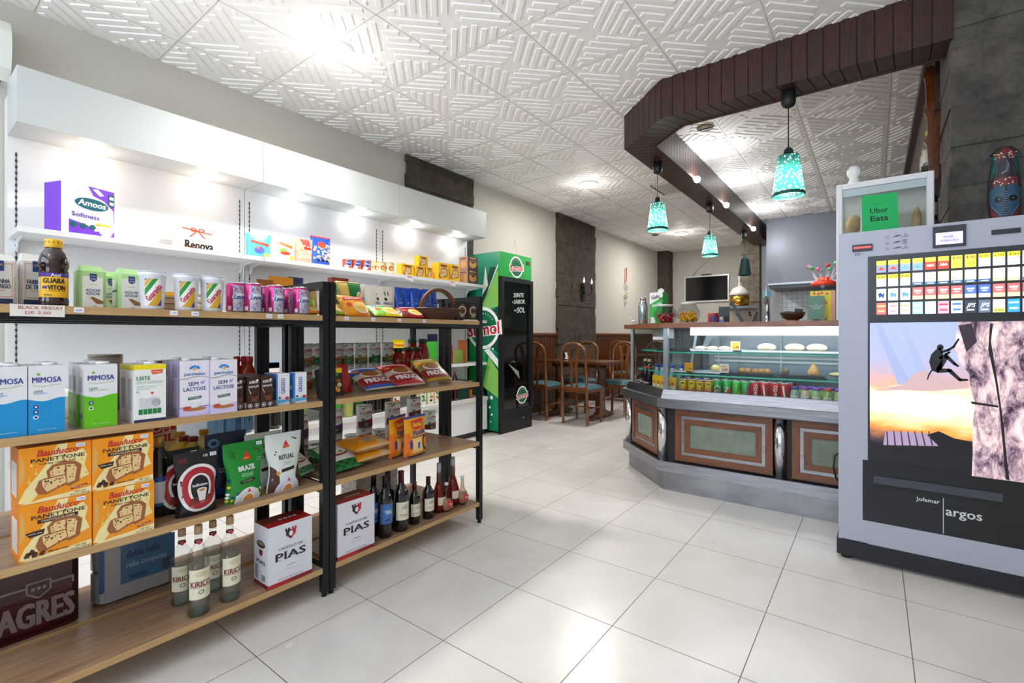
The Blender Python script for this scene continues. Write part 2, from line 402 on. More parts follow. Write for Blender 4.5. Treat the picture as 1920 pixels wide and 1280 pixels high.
b = MB(); b.box(-1.62, XR+.2, 9.45, 9.6, 0, ZC+.02, K('dfe3e6', .5)); b.box(-1.75, -1.62, 9.6, YB+.2, 0, ZC+.02, M_WALL)
M_SMT = None
def small_tiles():
    m, n, l, bb = new_mat('small_wall_tiles'); tc = n.new('ShaderNodeTexCoord'); mp = n.new('ShaderNodeMapping'); mp.inputs['Rotation'].default_value = (PI/2, 0, 0)
    br = n.new('ShaderNodeTexBrick'); br.offset = 0; br.inputs['Scale'].default_value = 1; br.inputs['Brick Width'].default_value = .075; br.inputs['Row Height'].default_value = .075; br.inputs['Mortar Size'].default_value = .004
    br.inputs['Color1'].default_value = lin('d5dade'); br.inputs['Color2'].default_value = lin('dfe3e6'); br.inputs['Mortar'].default_value = lin('9aa3ac')
    l.new(tc.outputs['Object'], mp.inputs[0]); l.new(mp.outputs[0], br.inputs['Vector']); l.new(br.outputs[0], bb.inputs['Base Color']); bb.inputs['Roughness'].default_value = .25; return m
b.box(-1.30, .8, 9.43, 9.45, .9, 2.4, small_tiles())
struct(b.build('wall_bar'))
b = MB(); b.box(XR, XR+.2, YF-.2, 9.6, 0, ZC+.02, M_WALL); struct(b.build('wall_right'))
# shop front behind the camera: wall with a wide window and its frame
b = MB(); b.box(XL, XR, YF-.2, YF, 0, .35, M_WALL); b.box(XL, XR, YF-.2, YF, 2.75, ZC+.02, M_WALL)
b.box(XL, -3.45, YF-.2, YF, .35, 2.75, M_WALL); b.box(.95, XR, YF-.2, YF, .35, 2.75, M_WALL); struct(b.build('wall_front'))
b = MB()
for x in (-3.45, -2.0, -.55, .9): b.box(x, x+.05, YF-.14, YF-.08, .35, 2.75, K('8a8d90', .4, .6))
for z in (.35, 2.70): b.box(-3.45, .95, YF-.14, YF-.08, z, z+.05, K('8a8d90', .4, .6))
b.box(-3.4, .9, YF-.112, YF-.108, .4, 2.7, pane('window_glass')); struct(b.build('window_1'))
# stone-clad pilasters on the left wall, in the corner and by the bar
def ragged(x0, x1, y0, y1, z0, z1, mat, name, step=.12, amp=.012, edges='y'):
    """stone cladding with uneven edges"""
    b = MB(); rnd = random.Random(int(abs(y0*100)))
    z = z0
    while z < z1-1e-4:
        zz = min(z+step, z1); j0, j1, j2 = rnd.uniform(-amp, amp), rnd.uniform(-amp, amp), rnd.uniform(-.006, .006)
        if edges == 'y': b.box(x0, x1+j2, y0+j0, y1+j1, z, zz, mat)
        else: b.box(x0+j0, x1, y0+j2, y1, z, zz, mat)
        z = zz
    return struct(b.build(name))
ragged(XL, XL+.035, 3.27, 4.29, 0, ZC, M_ST1, 'wall_pilaster_near')
ragged(XL, XL+.045, 6.19, 7.40, 0, ZC, M_ST1, 'wall_pilaster_middle')
ragged(XL, XL+.24, 10.45, YB, 0, ZC, M_ST1, 'wall_pilaster_corner', amp=.004)
ragged(-1.89, -1.60, 9.25, 9.62, 0, ZC, M_ST3, 'wall_pilaster_bar', edges='x')
ragged(.32, 1.35, 3.46, 3.95, 0, ZC, M_ST2, 'wall_pillar_right', .105, .010, 'x')
# wainscot boards with cap rail along the left and back walls
def wainscot():
    b = MB(); zt = 1.10
    def run(fn, t0, t1):
        t = t0
        while t < t1-.01:
            e = min(t+.075, t1); fn(b, t+.004, e-.004, .018, .1, zt, M_PANEL); t = e
        fn(b, t0, t1, .008, 0, zt, K('2c140a', .6)); fn(b, t0, t1, .035, zt, zt+.03, M_CTR); fn(b, t0, t1, .022, 0, .1, M_CTR)
    def L(b, t0, t1, d, z0, z1, m): b.box(XL, XL+d, t0, t1, z0, z1, m)
    def Bk(b, t0, t1, d, z0, z1, m): b.box(t0, t1, YB-d, YB, z0, z1, m)
    run(L, 4.8, 6.17); run(L, 7.42, 10.43); run(Bk, XL+.25, -1.76)
    struct(b.build('wall_wainscot'))
wainscot()
# boarded dark wooden beam under the ceiling around the bar
def beam():
    b = MB(); z0, z1 = 2.67, ZC+.006
    out = [(.33, 3.425), (-1.235, 3.425), (-1.69, 3.805), (-1.69, 9.25)]
    inn = [(.33, 3.63), (-1.15, 3.63), (-1.455, 3.885), (-1.455, 9.25)]
    V = lambda p: Vector((p[0], p[1]))
    for k in range(3):
        A, B_, C_, D = V(out[k]), V(out[k+1]), V(inn[k+1]), V(inn[k]); L = (B_-A).length; n = max(2, round(L/.082))
        for i in range(n):
            t0, t1 = i/n+.003/L, (i+1)/n-.003/L
            a, b2, c, d = A.lerp(B_, t0), A.lerp(B_, t1), D.lerp(C_, t1), D.lerp(C_, t0)
            q = b.vs([(a.x, a.y, z0), (b2.x, b2.y, z0), (b2.x, b2.y, z1), (a.x, a.y, z1), (c.x, c.y, z0+.0), (d.x, d.y, z0+.0), (c.x, c.y, z1), (d.x, d.y, z1)])
            b.face((q, q+3, q+2, q+1), M_BEAM); b.face((q, q+1, q+4, q+5), M_BEAMU); b.face((q+4, q+6, q+7, q+5), M_BEAMU)
            b.face((q, q+5, q+7, q+3), M_BEAM); b.face((q+1, q+2, q+6, q+4), M_BEAM)
        # dark core behind the board gaps, inner trim strip
        e = .005
        nrm = Vector((-(B_-A).y, (B_-A).x)).normalized()
        if (D-A).dot(nrm) < 0: nrm = -nrm
        a, b2, c, d = A+nrm*e, B_+nrm*e, C_-nrm*e, D-nrm*e
        b.poly3([(a.x, a.y, z0+e), (b2.x, b2.y, z0+e), (c.x, c.y, z0+e), (d.x, d.y, z0+e)], K('1a0d0a', .8))
        b.poly3([(a.x, a.y, z0+e), (a.x, a.y, z1), (b2.x, b2.y, z1), (b2.x, b2.y, z0+e)], K('1a0d0a', .8))
        b.poly3([(c.x, c.y, z0+e), (c.x, c.y, z1), (d.x, d.y, z1), (d.x, d.y, z0+e)], K('dad8d6', .6))
        p, q2 = D, C_; o = nrm*.014
        v = [(p.x, p.y, z0-.008), (q2.x, q2.y, z0-.008), (q2.x+o.x, q2.y+o.y, z0-.008), (p.x+o.x, p.y+o.y, z0-.008)]
        v2 = [(x, y, z0+.03) for x, y, _ in v]; s0 = b.vs(v+v2); tm = K('35201b', .4)
        for f in ((0, 1, 2, 3), (4, 7, 6, 5), (0, 4, 5, 1), (1, 5, 6, 2), (2, 6, 7, 3), (3, 7, 4, 0)): b.face([s0+i for i in f], tm)
    struct(b.build('ceiling_beam'))
beam()
# dark timber frame of the bar's right side, under the ceiling
b = MB(); b.box(.30, .36, 3.96, 9.43, 2.50, ZC, M_BEAMU); b.box(.26, .31, 3.96, 9.43, 2.88, ZC, K('5a4a44', .5)); struct(b.build('trim_1'))
# ================================================================ CEILING LIGHTS, VENTS, PENDANTS
for i, (x, y) in enumerate(DISCS[:3]):
    lab = ['large round white ceiling light glowing, nearest over the white shelving', 'round white ceiling light glowing, near the stone pilaster with the candle sconce', 'small far round ceiling light glowing, above the television end of the room'][i]
    if i == 0:
        disc0 = thing('ceiling_light', lab, 'ceiling light', (x, y, ZC-.004), 0, 'round ceiling lights over the aisle')
        MB().lathe([(.118, -.03), (.122, -.02), (.122, 0)], K('f2f2f0', .4), 40, cap=False).build('rim', disc0)
        MB().lathe([(.112, -.034), (.118, -.030)], K('fff8ea', .4, emit=9), 40).build('diffuser', disc0)
    else: dup(disc0, (x, y, ZC-.004), label=lab)
def grille(x, y, lab, grp):
    t = thing('round_ceiling_vent', lab, 'ceiling vent', (x, y, ZC-.004), 0, grp)
    MB().lathe([(.062, -.012), (.07, -.006), (.07, 0)], K('c9b48a', .4, .5), 28, cap=False).build('rim', t)
    b = MB().lathe([(.055, -.010), (.062, -.012)], K('16110e', .7), 28); b.box(-.05, .05, -.006, .006, -.018, -.009, K('4a443c', .5)); b.build('core', t); return t
g0 = grille(-1.205, 4.446, 'round brass rimmed vent in the bar ceiling, nearest the camera', 'round ceiling vents')
dup(g0, (-3.207, 8.605, ZC-.004), label='small dark round vent in the aisle ceiling beyond the turquoise pendants')
dup(g0, (-1.172, 8.752, ZC-.004), label='small dark round vent in the bar ceiling near the extractor hood')
# slatted air grille beside the beam
b = MB(); b.box(-2.20, -1.72, 5.75, 6.22, ZC-.014, ZC-.004, K('cfcac2', .6))
for k in range(16): b.box(-2.18+k*.029, -2.163+k*.029, 5.77, 6.20, ZC-.02, ZC-.013, K('ddd8d0', .6))
b.box(-2.205, -2.195, 5.74, 6.23, ZC-.02, ZC-.005, K('2a2622', .6)); tag(b.build('air_grille'), 'square slatted air grille in the ceiling beside the wooden beam', 'vent')
def shade_mat():
    m, n, l, b = new_mat('perforated_turquoise')
    tc = n.new('ShaderNodeTexCoord'); vo = n.new('ShaderNodeTexVoronoi'); vo.inputs['Scale'].default_value = 60; l.new(tc.outputs['Object'], vo.inputs['Vector'])
    lt = n.new('ShaderNodeMath'); lt.operation = 'LESS_THAN'; l.new(vo.outputs['Distance'], lt.inputs[0]); lt.inputs[1].default_value = .31
    b.inputs['Base Color'].default_value = lin('124a46'); b.inputs['Roughness'].default_value = .5
    tl = n.new('ShaderNodeBsdfTranslucent'); tl.inputs[0].default_value = lin('58d8c4'); a = n.new('ShaderNodeMixShader'); a.inputs[0].default_value = .10
    l.new(b.outputs[0], a.inputs[1]); l.new(tl.outputs[0], a.inputs[2])
    t2 = n.new('ShaderNodeBsdfTranslucent'); t2.inputs[0].default_value = (.75, .95, .92, 1); tp = n.new('ShaderNodeBsdfTransparent'); c = n.new('ShaderNodeMixShader'); c.inputs[0].default_value = .55
    l.new(t2.outputs[0], c.inputs[1]); l.new(tp.outputs[0], c.inputs[2])
    mx = n.new('ShaderNodeMixShader'); l.new(lt.outputs[0], mx.inputs[0]); l.new(a.outputs[0], mx.inputs[1]); l.new(c.outputs[0], mx.inputs[2]); l.new(mx.outputs[0], n['Material Output'].inputs[0]); return m
M_SHADE = shade_mat()
def pendant(x, y, zc, zs, zb, r, lab, lit=True):
    t = thing('pendant_lamp', lab, 'pendant lamp', (x, y, zc), 0, 'turquoise pendant lamps under the beam')
    MB().lathe([(.012, -.105), (.034, -.095), (.042, -.07), (.042, 0)], K('16191b', .5), 20).build('ceiling_cup', t)
    MB().tube([(0, 0, -.1), (0, 0, zs-zc+.02)], .0035, K('101214', .5), 6).build('cord', t)
    sm = M_SHADE if lit else K('0f3330', .5)
    b = MB(); h = zs-zb; rt = r*.66
    b.lathe([(r, zb-zc+.018), (rt, zs-zc-.03)], sm, 36, cap=False)
    b.build('shade', t)
    b = MB(); b.lathe([(rt, zs-zc-.03, K('173c3a', .5)), (rt-.004, zs-zc-.024, K('173c3a', .5)), (.03, zs-zc-.02, K('173c3a', .5)), (.026, zs-zc+.012, K('20302f', .5)), (.008, zs-zc+.03, K('20302f', .5))], K('173c3a', .5), 30, cap=False); b.build('shade_top', t)
    b = MB(); b.lathe([(r+.001, zb-zc+.02), (r+.004, zb-zc+.008), (r+.004, zb-zc+.002), (r, zb-zc)], K('15504a', .5), 36, cap=False); b.build('rim', t)
    bm_ = K('fffdf6', .4, emit=28) if lit else K('dddddd', .3)
    zm = (zs+zb)/2-zc
    MB().ball((0, 0, zm), .034, bm_, 14, (1, 1, 1.25)).lathe([(.014, zm+.035), (.016, zs-zc-.02)], K('222222', .5), 10).build('bulb', t)
    if lit: lamp('pendant_light', 'POINT', (x, y, (zs+zb)/2-.05), 11, (1, .97, .92), .05)
    return t
pendant(-.442, 3.53, 2.665, 2.277, 1.992, .092, 'turquoise perforated pendant lamp glowing, nearest, hanging over the display counter')
pendant(-1.57, 4.265, 2.665, 2.324, 2.048, .090, 'turquoise perforated pendant lamp glowing, near the angled corner of the beam')
pendant(-1.57, 5.995, 2.665, 2.317, 2.043, .090, 'turquoise perforated pendant lamp glowing above the television')
pendant(-1.57, 7.909, 2.665, 2.278, 2.004, .090, 'unlit dark green pendant lamp in front of the sand stone pilaster', False)
for i, (x, y) in enumerate(((-1.445, 4.94), (-1.445, 6.13), (-1.445, 7.74))):
    lab = ['first', 'middle', 'last'][i]+' small bright spotlight on the inner edge of the wooden beam'+['', '', ' towards the hood'][i]
    if i == 0:
        sp0 = thing('spotlight', lab+', nearest', 'spotlight', (x, y, 2.66), 0, 'spotlights on the beam edge')
        MB().box(-.012, .012, -.012, .012, 0, .03, K('d8d8d8', .3)).build('bracket', sp0); MB().ball((.03, 0, -.005), .032, K('ffffff', .4, emit=25), 14).build('lens', sp0)
    else: dup(sp0, (x, y, 2.66), label=lab)
# wall air unit at the upper left edge
t = thing('wall_air_unit', 'white rounded air unit high on the wall left of the white shelving', 'air conditioner', (XL, .43, 2.47))
b = MB(); prof = [(0, 0), (.10, 0), (.17, .05), (.20, .14), (.19, .24), (.13, .31), (0, .33)]
b.prism(prof, -.85, 0, K('dcdfd8', .5), 'y'); b.build('casing', t); MB().box(.02, .1, -.8, -.03, -.004, .004, K('77736a', .6)).build('air_slot', t)

# ================================================================ BLACK GONDOLA (double row of industrial shelves)
FX = -1.842                     # front edge of the boards
ZT = [.125, .479, .825, 1.183]  # board tops
def rack(x0, x1, y0, y1, lab, front_row):
    t = thing('shelving_unit', lab, 'shelving unit', ((x0+x1)/2, (y0+y1)/2, 0), 0, 'black metal shelving units with oak boards')
    ox, oy = (x0+x1)/2, (y0+y1)/2; hx, hy = (x1-x0)/2, (y1-y0)/2; pw = .028
    for sx in (-1, 1):
        for sy in (-1, 1):
            cx, cy_ = sx*(hx-pw/2), sy*(hy-pw/2)
            b = MB(); b.box(cx-pw/2, cx+pw/2, cy_-pw/2, cy_+pw/2, .02, 1.325, M_BLKM); b.lathe([(.011, 0), (.011, .02)], K('050505', .6), 10, (cx, cy_, 0)); b.build('post', t)
    for z in ZT:
        b = MB(); b.box(-hx+.001, hx+.0, -hy+pw+.001, hy-pw-.001, z-.023, z, M_OAKE, M_OAK); b.build('shelf_board', t)
        b = MB(); zz = z-.023
        if z > 1:
            for sx in (-1, 1): MB().box(sx*(hx-.014)-.011, sx*(hx-.014)+.011, -hy+pw, hy-pw, zz-.018, zz-.0005, M_BLKM).build('front_rail', t)
        for sy in (-1, 1): MB().box(-hx+pw, hx-pw, sy*(hy-pw/2)-.010, sy*(hy-pw/2)+.010, zz-.022, zz-.0005, M_BLKM).build('shelf_bearer', t)
    for sy in (-1, 1): MB().box(-hx+pw, hx-pw, sy*(hy-pw/2)-pw/2, sy*(hy-pw/2)+pw/2, 1.297, 1.325, M_BLKM).build('top_rail', t)
    return t
rack(-2.122, FX+.002, .125, 1.150, 'black metal shelving unit with oak boards, front row nearest the camera, holding milk and panettone', 1)
rack(-2.122, FX+.002, 1.154, 2.146, 'black metal shelving unit with oak boards, front row far half, holding noodles and wine', 1)
rack(-2.446, -2.150, .125, 1.150, 'black metal shelving unit with oak boards, back row behind the milk cartons', 0)
rack(-2.446, -2.150, 1.154, 2.146, 'black metal shelving unit with oak boards, back row behind the noodle packs', 0)

# ================================================================ WHITE WALL SHELVING
def white_bay(y0, y1, lab, end=False, first=False):
    t = thing('wall_shelving_bay', lab, 'wall shelving', (-3.74, y0, 0), 0, 'white wall shelving bays with lit canopy')
    w = y1-y0
    b = MB(); b.box(-.10, 0, .002, w-.002, 0, 2.40, M_WSH)
    b.build('back_panel', t)
    for yy in (.035, w-.035):
        b = MB(); b.box(-.0, .0015, yy-.002, yy+.002, .45, 2.10, K('2c2422', .6))
        for k in range(50): b.box(0, .002, yy-.0045, yy+.0045, .46+k*.033, .474+k*.033, K('3a302c', .6)) if k % 1 == 0 else None
        b.build('slotted_upright', t)
    b = MB(); b.box(0, .29, .002, w-.002, 2.18, 2.465, M_CANO); b.build('canopy', t)
    for tt in (.27, .76): MB().lathe([(.03, -.006), (.034, 0)], K('fff4e4', .4, emit=5), 16, (.14, w*tt, 2.18)).build('spot_fitting', t)
    for z in (1.652, 1.262, .800):
        b = MB(); b.box(.002, .30, .004, w-.004, z-.028, z, M_WSH); s = b.build('shelf', t)
        for yy in (.035, w-.035):
            b = MB(); b.prism([(.0, z-.10), (.02, z-.10), (.06, z-.05), (.2, z-.035), (.2, z-.028), (0, z-.028)], yy-.003, yy+.003, K('e4e6ea', .4), 'y'); b.build('shelf_bracket', t)
    b = MB(); b.box(0, .30, .002, w-.002, .06, .384, M_WSH); b.box(.0, .315, .002, w-.002, .385, .42, K('d9d7d2', .4)); b.box(0, .27, .01, w-.01, 0, .06, K('3a3a3c', .6))
    b.build('base_plinth', t)
    return t
white_bay(BAYS[0], BAYS[1], 'white wall shelving bay on the left with warm light, holding the tissue packs')
white_bay(BAYS[1], BAYS[2], 'white wall shelving bay in the middle, holding snack bags and small cans')
white_bay(BAYS[2], BAYS[3], 'white wall shelving bay on the right next to the green fridge')
# ================================================================ GREEN DRINKS FRIDGE
def badge(b, M, cx, cy_, s, l=2, txt='Sumol'):
    """round green seal with the red drink name on white"""
    b.ell(M, cx, cy_, .52*s, .52*s, K('ffffff', .4), l, 24)
    b.ell(M, cx, cy_, .44*s, .44*s, K('0b6b45', .4), l+1, 24)
    for i in range(9): a = PI*.2+i*PI*.075; b.ell(M, cx+.36*s*math.cos(a), cy_+.36*s*math.sin(a), .018*s, .018*s, K('d8f0e0', .4), l+2, 6)
    b.txt(M, txt, cx, cy_-.02*s, .34*s, K('ffffff', .4), l+3, 6, rot=.09); b.txt(M, txt, cx, cy_-.02*s, .31*s, K('d01826', .4), l+4, 1.6, rot=.09)
def fridge():
    t = thing('drinks_fridge', 'tall green upright drinks fridge with dark glass door beside the white shelving', 'fridge', (-3.31, 4.455, 0), R90)
    w, d, h = .61, .455, 2.03; x0, x1 = -w/2, w/2
    G1, G2, G3, G4 = K('12925c', .35), K('074a34', .35), K('8cc860', .35), K('159048', .35)
    b = MB(); b.box(x0, x1, .02, d, .03, h, K('0b5c3e', .35)); b.build('cabinet', t)
    M = plane((x0, d, 0), (0, -1, 0))                      # left side panel print: a from the wall to the door
    b = MB(); D = d-.02
    b.rect(M, 0, .03, D, h, K('0c6e4a', .35), 1); b.rect(M, .10, .9, D, h, K('1c9070', .35), 2)
    b.poly(M, [(.0, .03), (.30, .03), (.24, 1.15), (0, 1.2)], G4, 3); b.poly(M, [(D, .9), (D, 1.42), (.20, 1.30), (.18, 1.05)], G2, 3)
    b.poly(M, [(.12, 1.33), (.32, 1.86), (.40, 1.86), (.17, 1.30)], G2, 4); b.poly(M, [(.14, 1.36), (.435, 1.83), (.435, 1.42)], G3, 5); b.poly(M, [(.16, 1.36), (D, 1.90), (D, 1.86)], K('dff2e4', .35), 5)
    b.poly(M, [(.20, 1.55), (.25, 1.88), (.29, 1.66)], K('f4fbf6', .35), 6)
    b.poly(M, [(.21, .52), (.30, .86), (.435, .70), (.435, .40)], G3, 4); b.poly(M, [(.23, .93), (.30, .95), (.435, .83), (.435, .74)], K('f4fbf6', .35), 5); b.poly(M, [(.30, .03), (.21, .52), (.435, .36), (.435, .03)], K('0c7a52', .35), 3)
    for (a, z, r) in ((.34, .40, .022), (.315, .29, .016), (.345, .21, .013), (.33, .13, .009), (.28, .97, .008), (.32, .955, .010), (.36, .945, .013)): b.ell(M, a, z, r, r, K('f4fbf6', .35), 6, 12)
    badge(b, M, .215, 1.18, .46, 6)
    b.build('side_print', t)
    b = MB(); b.box(x0, x1, -.004, .02, 1.755, h, K('2aa04c', .35)); Mf = front(-.004)
    b.poly(Mf, [(x0, h), (x0, 1.76), (-.18, 1.76), (-.02, h)], K('25b14e', .35), 1); b.rect(Mf, x0, 1.76, x1, h, K('2fa84d', .35), .5)
    badge(b, Mf, .0, 1.885, .24, 2); b.rect(Mf, .19, 1.93, .265, 1.975, K('0e1512', .3), 3); b.txt(Mf, '2.8', .235, 1.952, .02, K('ff4030', .3, emit=1), 4)
    b.build('header', t)
    b = MB(); b.box(x0, x1, -.012, .02, .0, .20, M_BLK); b.box(x0, x0+.045, -.03, .018, .20, 1.745, M_BLK); b.box(x1-.05, x1, -.03, .018, .20, 1.745, M_BLK)
    b.box(x0+.045, x1-.05, -.03, .018, 1.70, 1.745, M_BLK); b.box(x0+.045, x1-.05, -.03, .018, .20, .26, M_BLK)
    b.ell(front(-.012), .13, .13, .012, .012, K('b9bbbd', .3, .8), 2, 12); b.build('door_frame', t)
    b = MB(); b.box(x0+.045, x1-.05, -.014, .010, .26, 1.70, K('050708', .06, coat=.3)); Mg = front(-.014); wt = K('dfe6e2', .4)
    b.poly(Mg, [(x0+.05, .9), (.21, 1.30), (x1-.055, 1.69), (x0+.05, 1.69)], K('06110c', .08), 1)
    for s, x, z, hh in (('SENTE', .03, 1.565, .052), ('O', -.085, 1.475, .022), ('SABOR', .045, 1.49, .05), ('DO', -.03, 1.385, .024), ('SOL', .075, 1.395, .065)): b.txt(Mg, s, x, z, hh, wt, 2, 1.5, rot=.06, sk=.15)
    b.poly(Mg, [(-.17, .78), (.03, .68), (.05, .59)], K('9aa39f', .3), 2)
    for (a, z, r) in ((-.11, .79, .006), (-.08, .80, .008), (-.05, .795, .010)): b.ell(Mg, a, z, r, r, K('9aa39f', .3), 2, 10)
    badge(b, Mg, .10, .40, .20, 2); b.build('glass_door', t)
    MB().box(x1-.085, x1-.06, -.034, -.014, .45, 1.45, K('3a4044', .25, .8)).build('door_handle', t)
    b = MB(); b.tube([(-.05, .03, h+.002), (.0, .02, h+.17), (.05, .03, h+.002)], .0022, K('c9b98a', .7), 5); b.build('hanging_cord', t)
fridge()

# ================================================================ DISPLAY COUNTER
M_SLATE = stone('counter_slate', '6a7468', '8d978a', 3., 3., .35)
M_GLASS = pane('clear_glass', 'fafdfd', .97)
M_GEDGE = K('3fb39a', .2, 0, .5, .15)
def counter():
    t = thing('display_counter', 'long refrigerated display counter with steel kick, wood framed slate panels and glass front', 'display counter', (-.6, 3.7, 0))
    o = Vector((-.6, 3.7)); YE = 7.2; XR_ = .30; TN = math.tan(PI/8)
    def off(d): return [(XR_-o.x, 3.385+d-o.y), (-1.205+d*TN-o.x, 3.385+d-o.y), (-1.66+d-o.x, 3.84+d*TN-o.y), (-1.66+d-o.x, YE-o.y)]
    def band(b, d0, d1, z0, z1, m, dz=0, segs=(0, 1, 2), top=None, ye=None):
        A, B_ = off(d0), off(d1)
        if ye: A[3] = (A[3][0], ye-o.y); B_[3] = (B_[3][0], ye-o.y)
        for k in segs:
            a, c, e, f = A[k], A[k+1], B_[k+1], B_[k]
            q = b.vs([(*a, z0), (*c, z0), (*e, z0), (*f, z0), (a[0], a[1], z1), (c[0], c[1], z1), (*e, z1), (*f, z1)])
            for F_ in ((0, 4, 5, 1), (1, 5, 6, 2), (2, 6, 7, 3), (3, 7, 4, 0), (0, 1, 2, 3)): b.face([q+i for i in F_], m)
            b.face((q+4, q+7, q+6, q+5), top or m)
    b = MB(); band(b, 0, .55, 0, .142, M_STEELD); b.build('kick_plate', t)
    b = MB(); band(b, -.045, .55, .142, .212, M_STEEL); b.build('foot_ledge', t)
    b = MB(); band(b, .02, .60, .212, .60, K('15110f', .5)); band(b, .60, .62, .212, 1.15, K('9fa9b0', .3, .5), segs=(0,)); b.build('carcass', t)
    b = MB(); band(b, -.055, .60, .592, .652, M_STEEL); band(b, -.055, -.04, .586, .592, K('55575c', .3, .8)); b.build('service_tray', t)
    b = MB(); band(b, .60, .61, .652, .66, M_STEEL)
    A, B_ = off(-.022), off(.0); C_, D_ = off(.012), off(.05)
    for k in range(3):   # sloped rail
        b.poly3([(*A[k], .652), (*B_[k], .712), (*B_[k+1], .712), (*A[k+1], .652)], M_STEEL); b.poly3([(*B_[k], .712), (*D_[k], .712), (*D_[k+1], .712), (*B_[k+1], .712)], M_STEEL)
        b.poly3([(*D_[k], .712), (*D_[k], .652), (*D_[k+1], .652), (*D_[k+1], .712)], M_STEEL)
    b.build('front_rail', t)
    b = MB(); band(b, .05, .60, .652, .672, K('c8ccd0', .3, .6), ye=4.75); b.build('display_floor', t)
    b = MB(); band(b, .60, .61, .212, 1.15, M_STEEL, segs=(2,)); b.build('rear_side', t)
    b = MB()
    b.box(-1.655-o.x, -1.06-o.x, 4.75-o.y, YE-o.y, .652, 1.15, K('b4bcc2', .4)); b.build('rear_cabinet', t)
    # panels
    def panel(ax, ay, bx, by, z0=.222, z1=.578):
        A_, B2 = Vector((ax, ay)), Vector((bx, by)); L = (B2-A_).length; mid = (A_+B2)/2
        f = MB(); x0, x1 = -L/2, L/2
        def fr(f, e0, e1, y0, m, mv): 
            f.box(x0+e0, x1-e0, y0, .02, z1-e1, z1-e0, m); f.box(x0+e0, x1-e0, y0, .02, z0+e0, z0+e1, m)
            f.box(x0+e0, x0+e1, y0-.0003, .02, z0+e1, z1-e1, mv); f.box(x1-e1, x1-e0, y0-.0003, .02, z0+e1, z1-e1, mv)
        fr(f, 0, .042, -.008, M_CTR, M_CTRV); p = f.build('panel_frame', t); p.location = (mid.x-o.x, mid.y-o.y, 0); p.rotation_euler = (0, 0, math.atan2(by-ay, bx-ax))
        g = MB(); fr(g, .043, .062, -.004, M_STEEL, M_STEEL); g.build('steel_inlay', p)
        g = MB(); fr(g, .063, .098, -.007, M_CTR, M_CTRV); g.build('inner_frame', p)
        g = MB(); g.box(x0+.098, x1-.098, 0, .01, z0+.098, z1-.098, M_SLATE); g.build('slate_panel', p)
    cols = [Xy(1462, 3.38)]
    panel(Xy(1266, 3.385), 3.388, Xy(1449, 3.385), 3.388); panel(Xy(1485, 3.385), 3.388, .26, 3.388)
    e = .055; panel(-1.66+e*.72+.02, 3.84-e*.72-.02+.002, -1.205-e*.72-.02, 3.385+e*.72+.02+.002)
    for cx_, cy_ in ((-1.215, 3.415), (cols[0], 3.40), (-1.645, 3.83)):
        MB().lathe([(.037, .212), (.037, .586)], M_CHROME, 28, (cx_-o.x, cy_-o.y, 0)).build('chrome_column', t)
    # glass case
    def pan(p, q, z0, z1, nm='glass_pane'):
        P_, Q_ = Vector(p), Vector(q); L = (Q_-P_).length; g = MB(); g.box(-L/2, L/2, -.002, .002, z0, z1, M_GLASS); ob = g.build(nm, t)
        m_ = (P_+Q_)/2; ob.location = (m_.x, m_.y, 0); ob.rotation_euler = (0, 0, math.atan2(Q_.y-P_.y, Q_.x-P_.x))
    G = off(.02); G3 = (G[2][0], 4.75-o.y)
    pan(G[1], G[0], .713, 1.152); pan(G[2], G[1], .713, 1.152); pan(G3, G[2], .713, 1.152)
    for (p, r) in ((off(.028)[1], .016), (off(.028)[2], .013), ((off(.028)[3][0], 4.72-o.y), .013)):
        MB().box(p[0]-r, p[0]+r, p[1]-r, p[1]+r, .712, 1.152, K('b4bac2', .25, .9)).build('case_post', t)
    for z, dd in ((.975, .10), (.82, .07)):
        g = MB(); band(g, dd, .52, z-.004, z+.004, pane('shelf_glass', 'f0faf8', .95), ye=4.6); band(g, dd-.003, dd, z-.0045, z+.0045, M_GEDGE, ye=4.6); g.build('glass_shelf', t)
    g = MB(); g.box(-1.08-o.x, .28-o.x, 3.60-o.y, 3.64-o.y, 1.098, 1.152, K('f2f8ff', .4, emit=4.0)); g.build('strip_lamp', t)
    g = MB()
    for zz in (.895, .925): g.box(-1.0-o.x, .28-o.x, 3.965-o.y, 3.985-o.y, zz, zz+.014, K('f4f6f8', .3))
    for xx in (-.98, -.55, -.12): g.box(xx-o.x, xx+.012-o.x, 3.968-o.y, 3.985-o.y, .68, 1.14, K('dfe5ea', .3))
    g.build('sliding_door_frame', t)
    MB().box(-1.05-o.x, .28-o.x, 3.986-o.y, 3.99-o.y, .68, 1.14, K('b4c4cc', .2, .6)).build('sliding_door', t)
    b = MB(); band(b, -.038, .62, 1.152, 1.186, wood('plank_wood', '6d3a22', '9a6244', 4, (.6, 3, 4), .3, .3)); b.build('top_plank', t)
    MB().tube([(Xy(1575, 3.37)-o.x, 3.36-o.y, .42), (Xy(1566, 3.37)-o.x, 3.35-o.y, .40), (Xy(1563, 3.37)-o.x, 3.35-o.y, .33), (Xy(1567, 3.37)-o.x, 3.36-o.y, .27), (Xy(1576, 3.37)-o.x, 3.36-o.y, .24)], .004, K('0a0a0a', .5), 6).build('power_cable', t)
counter()

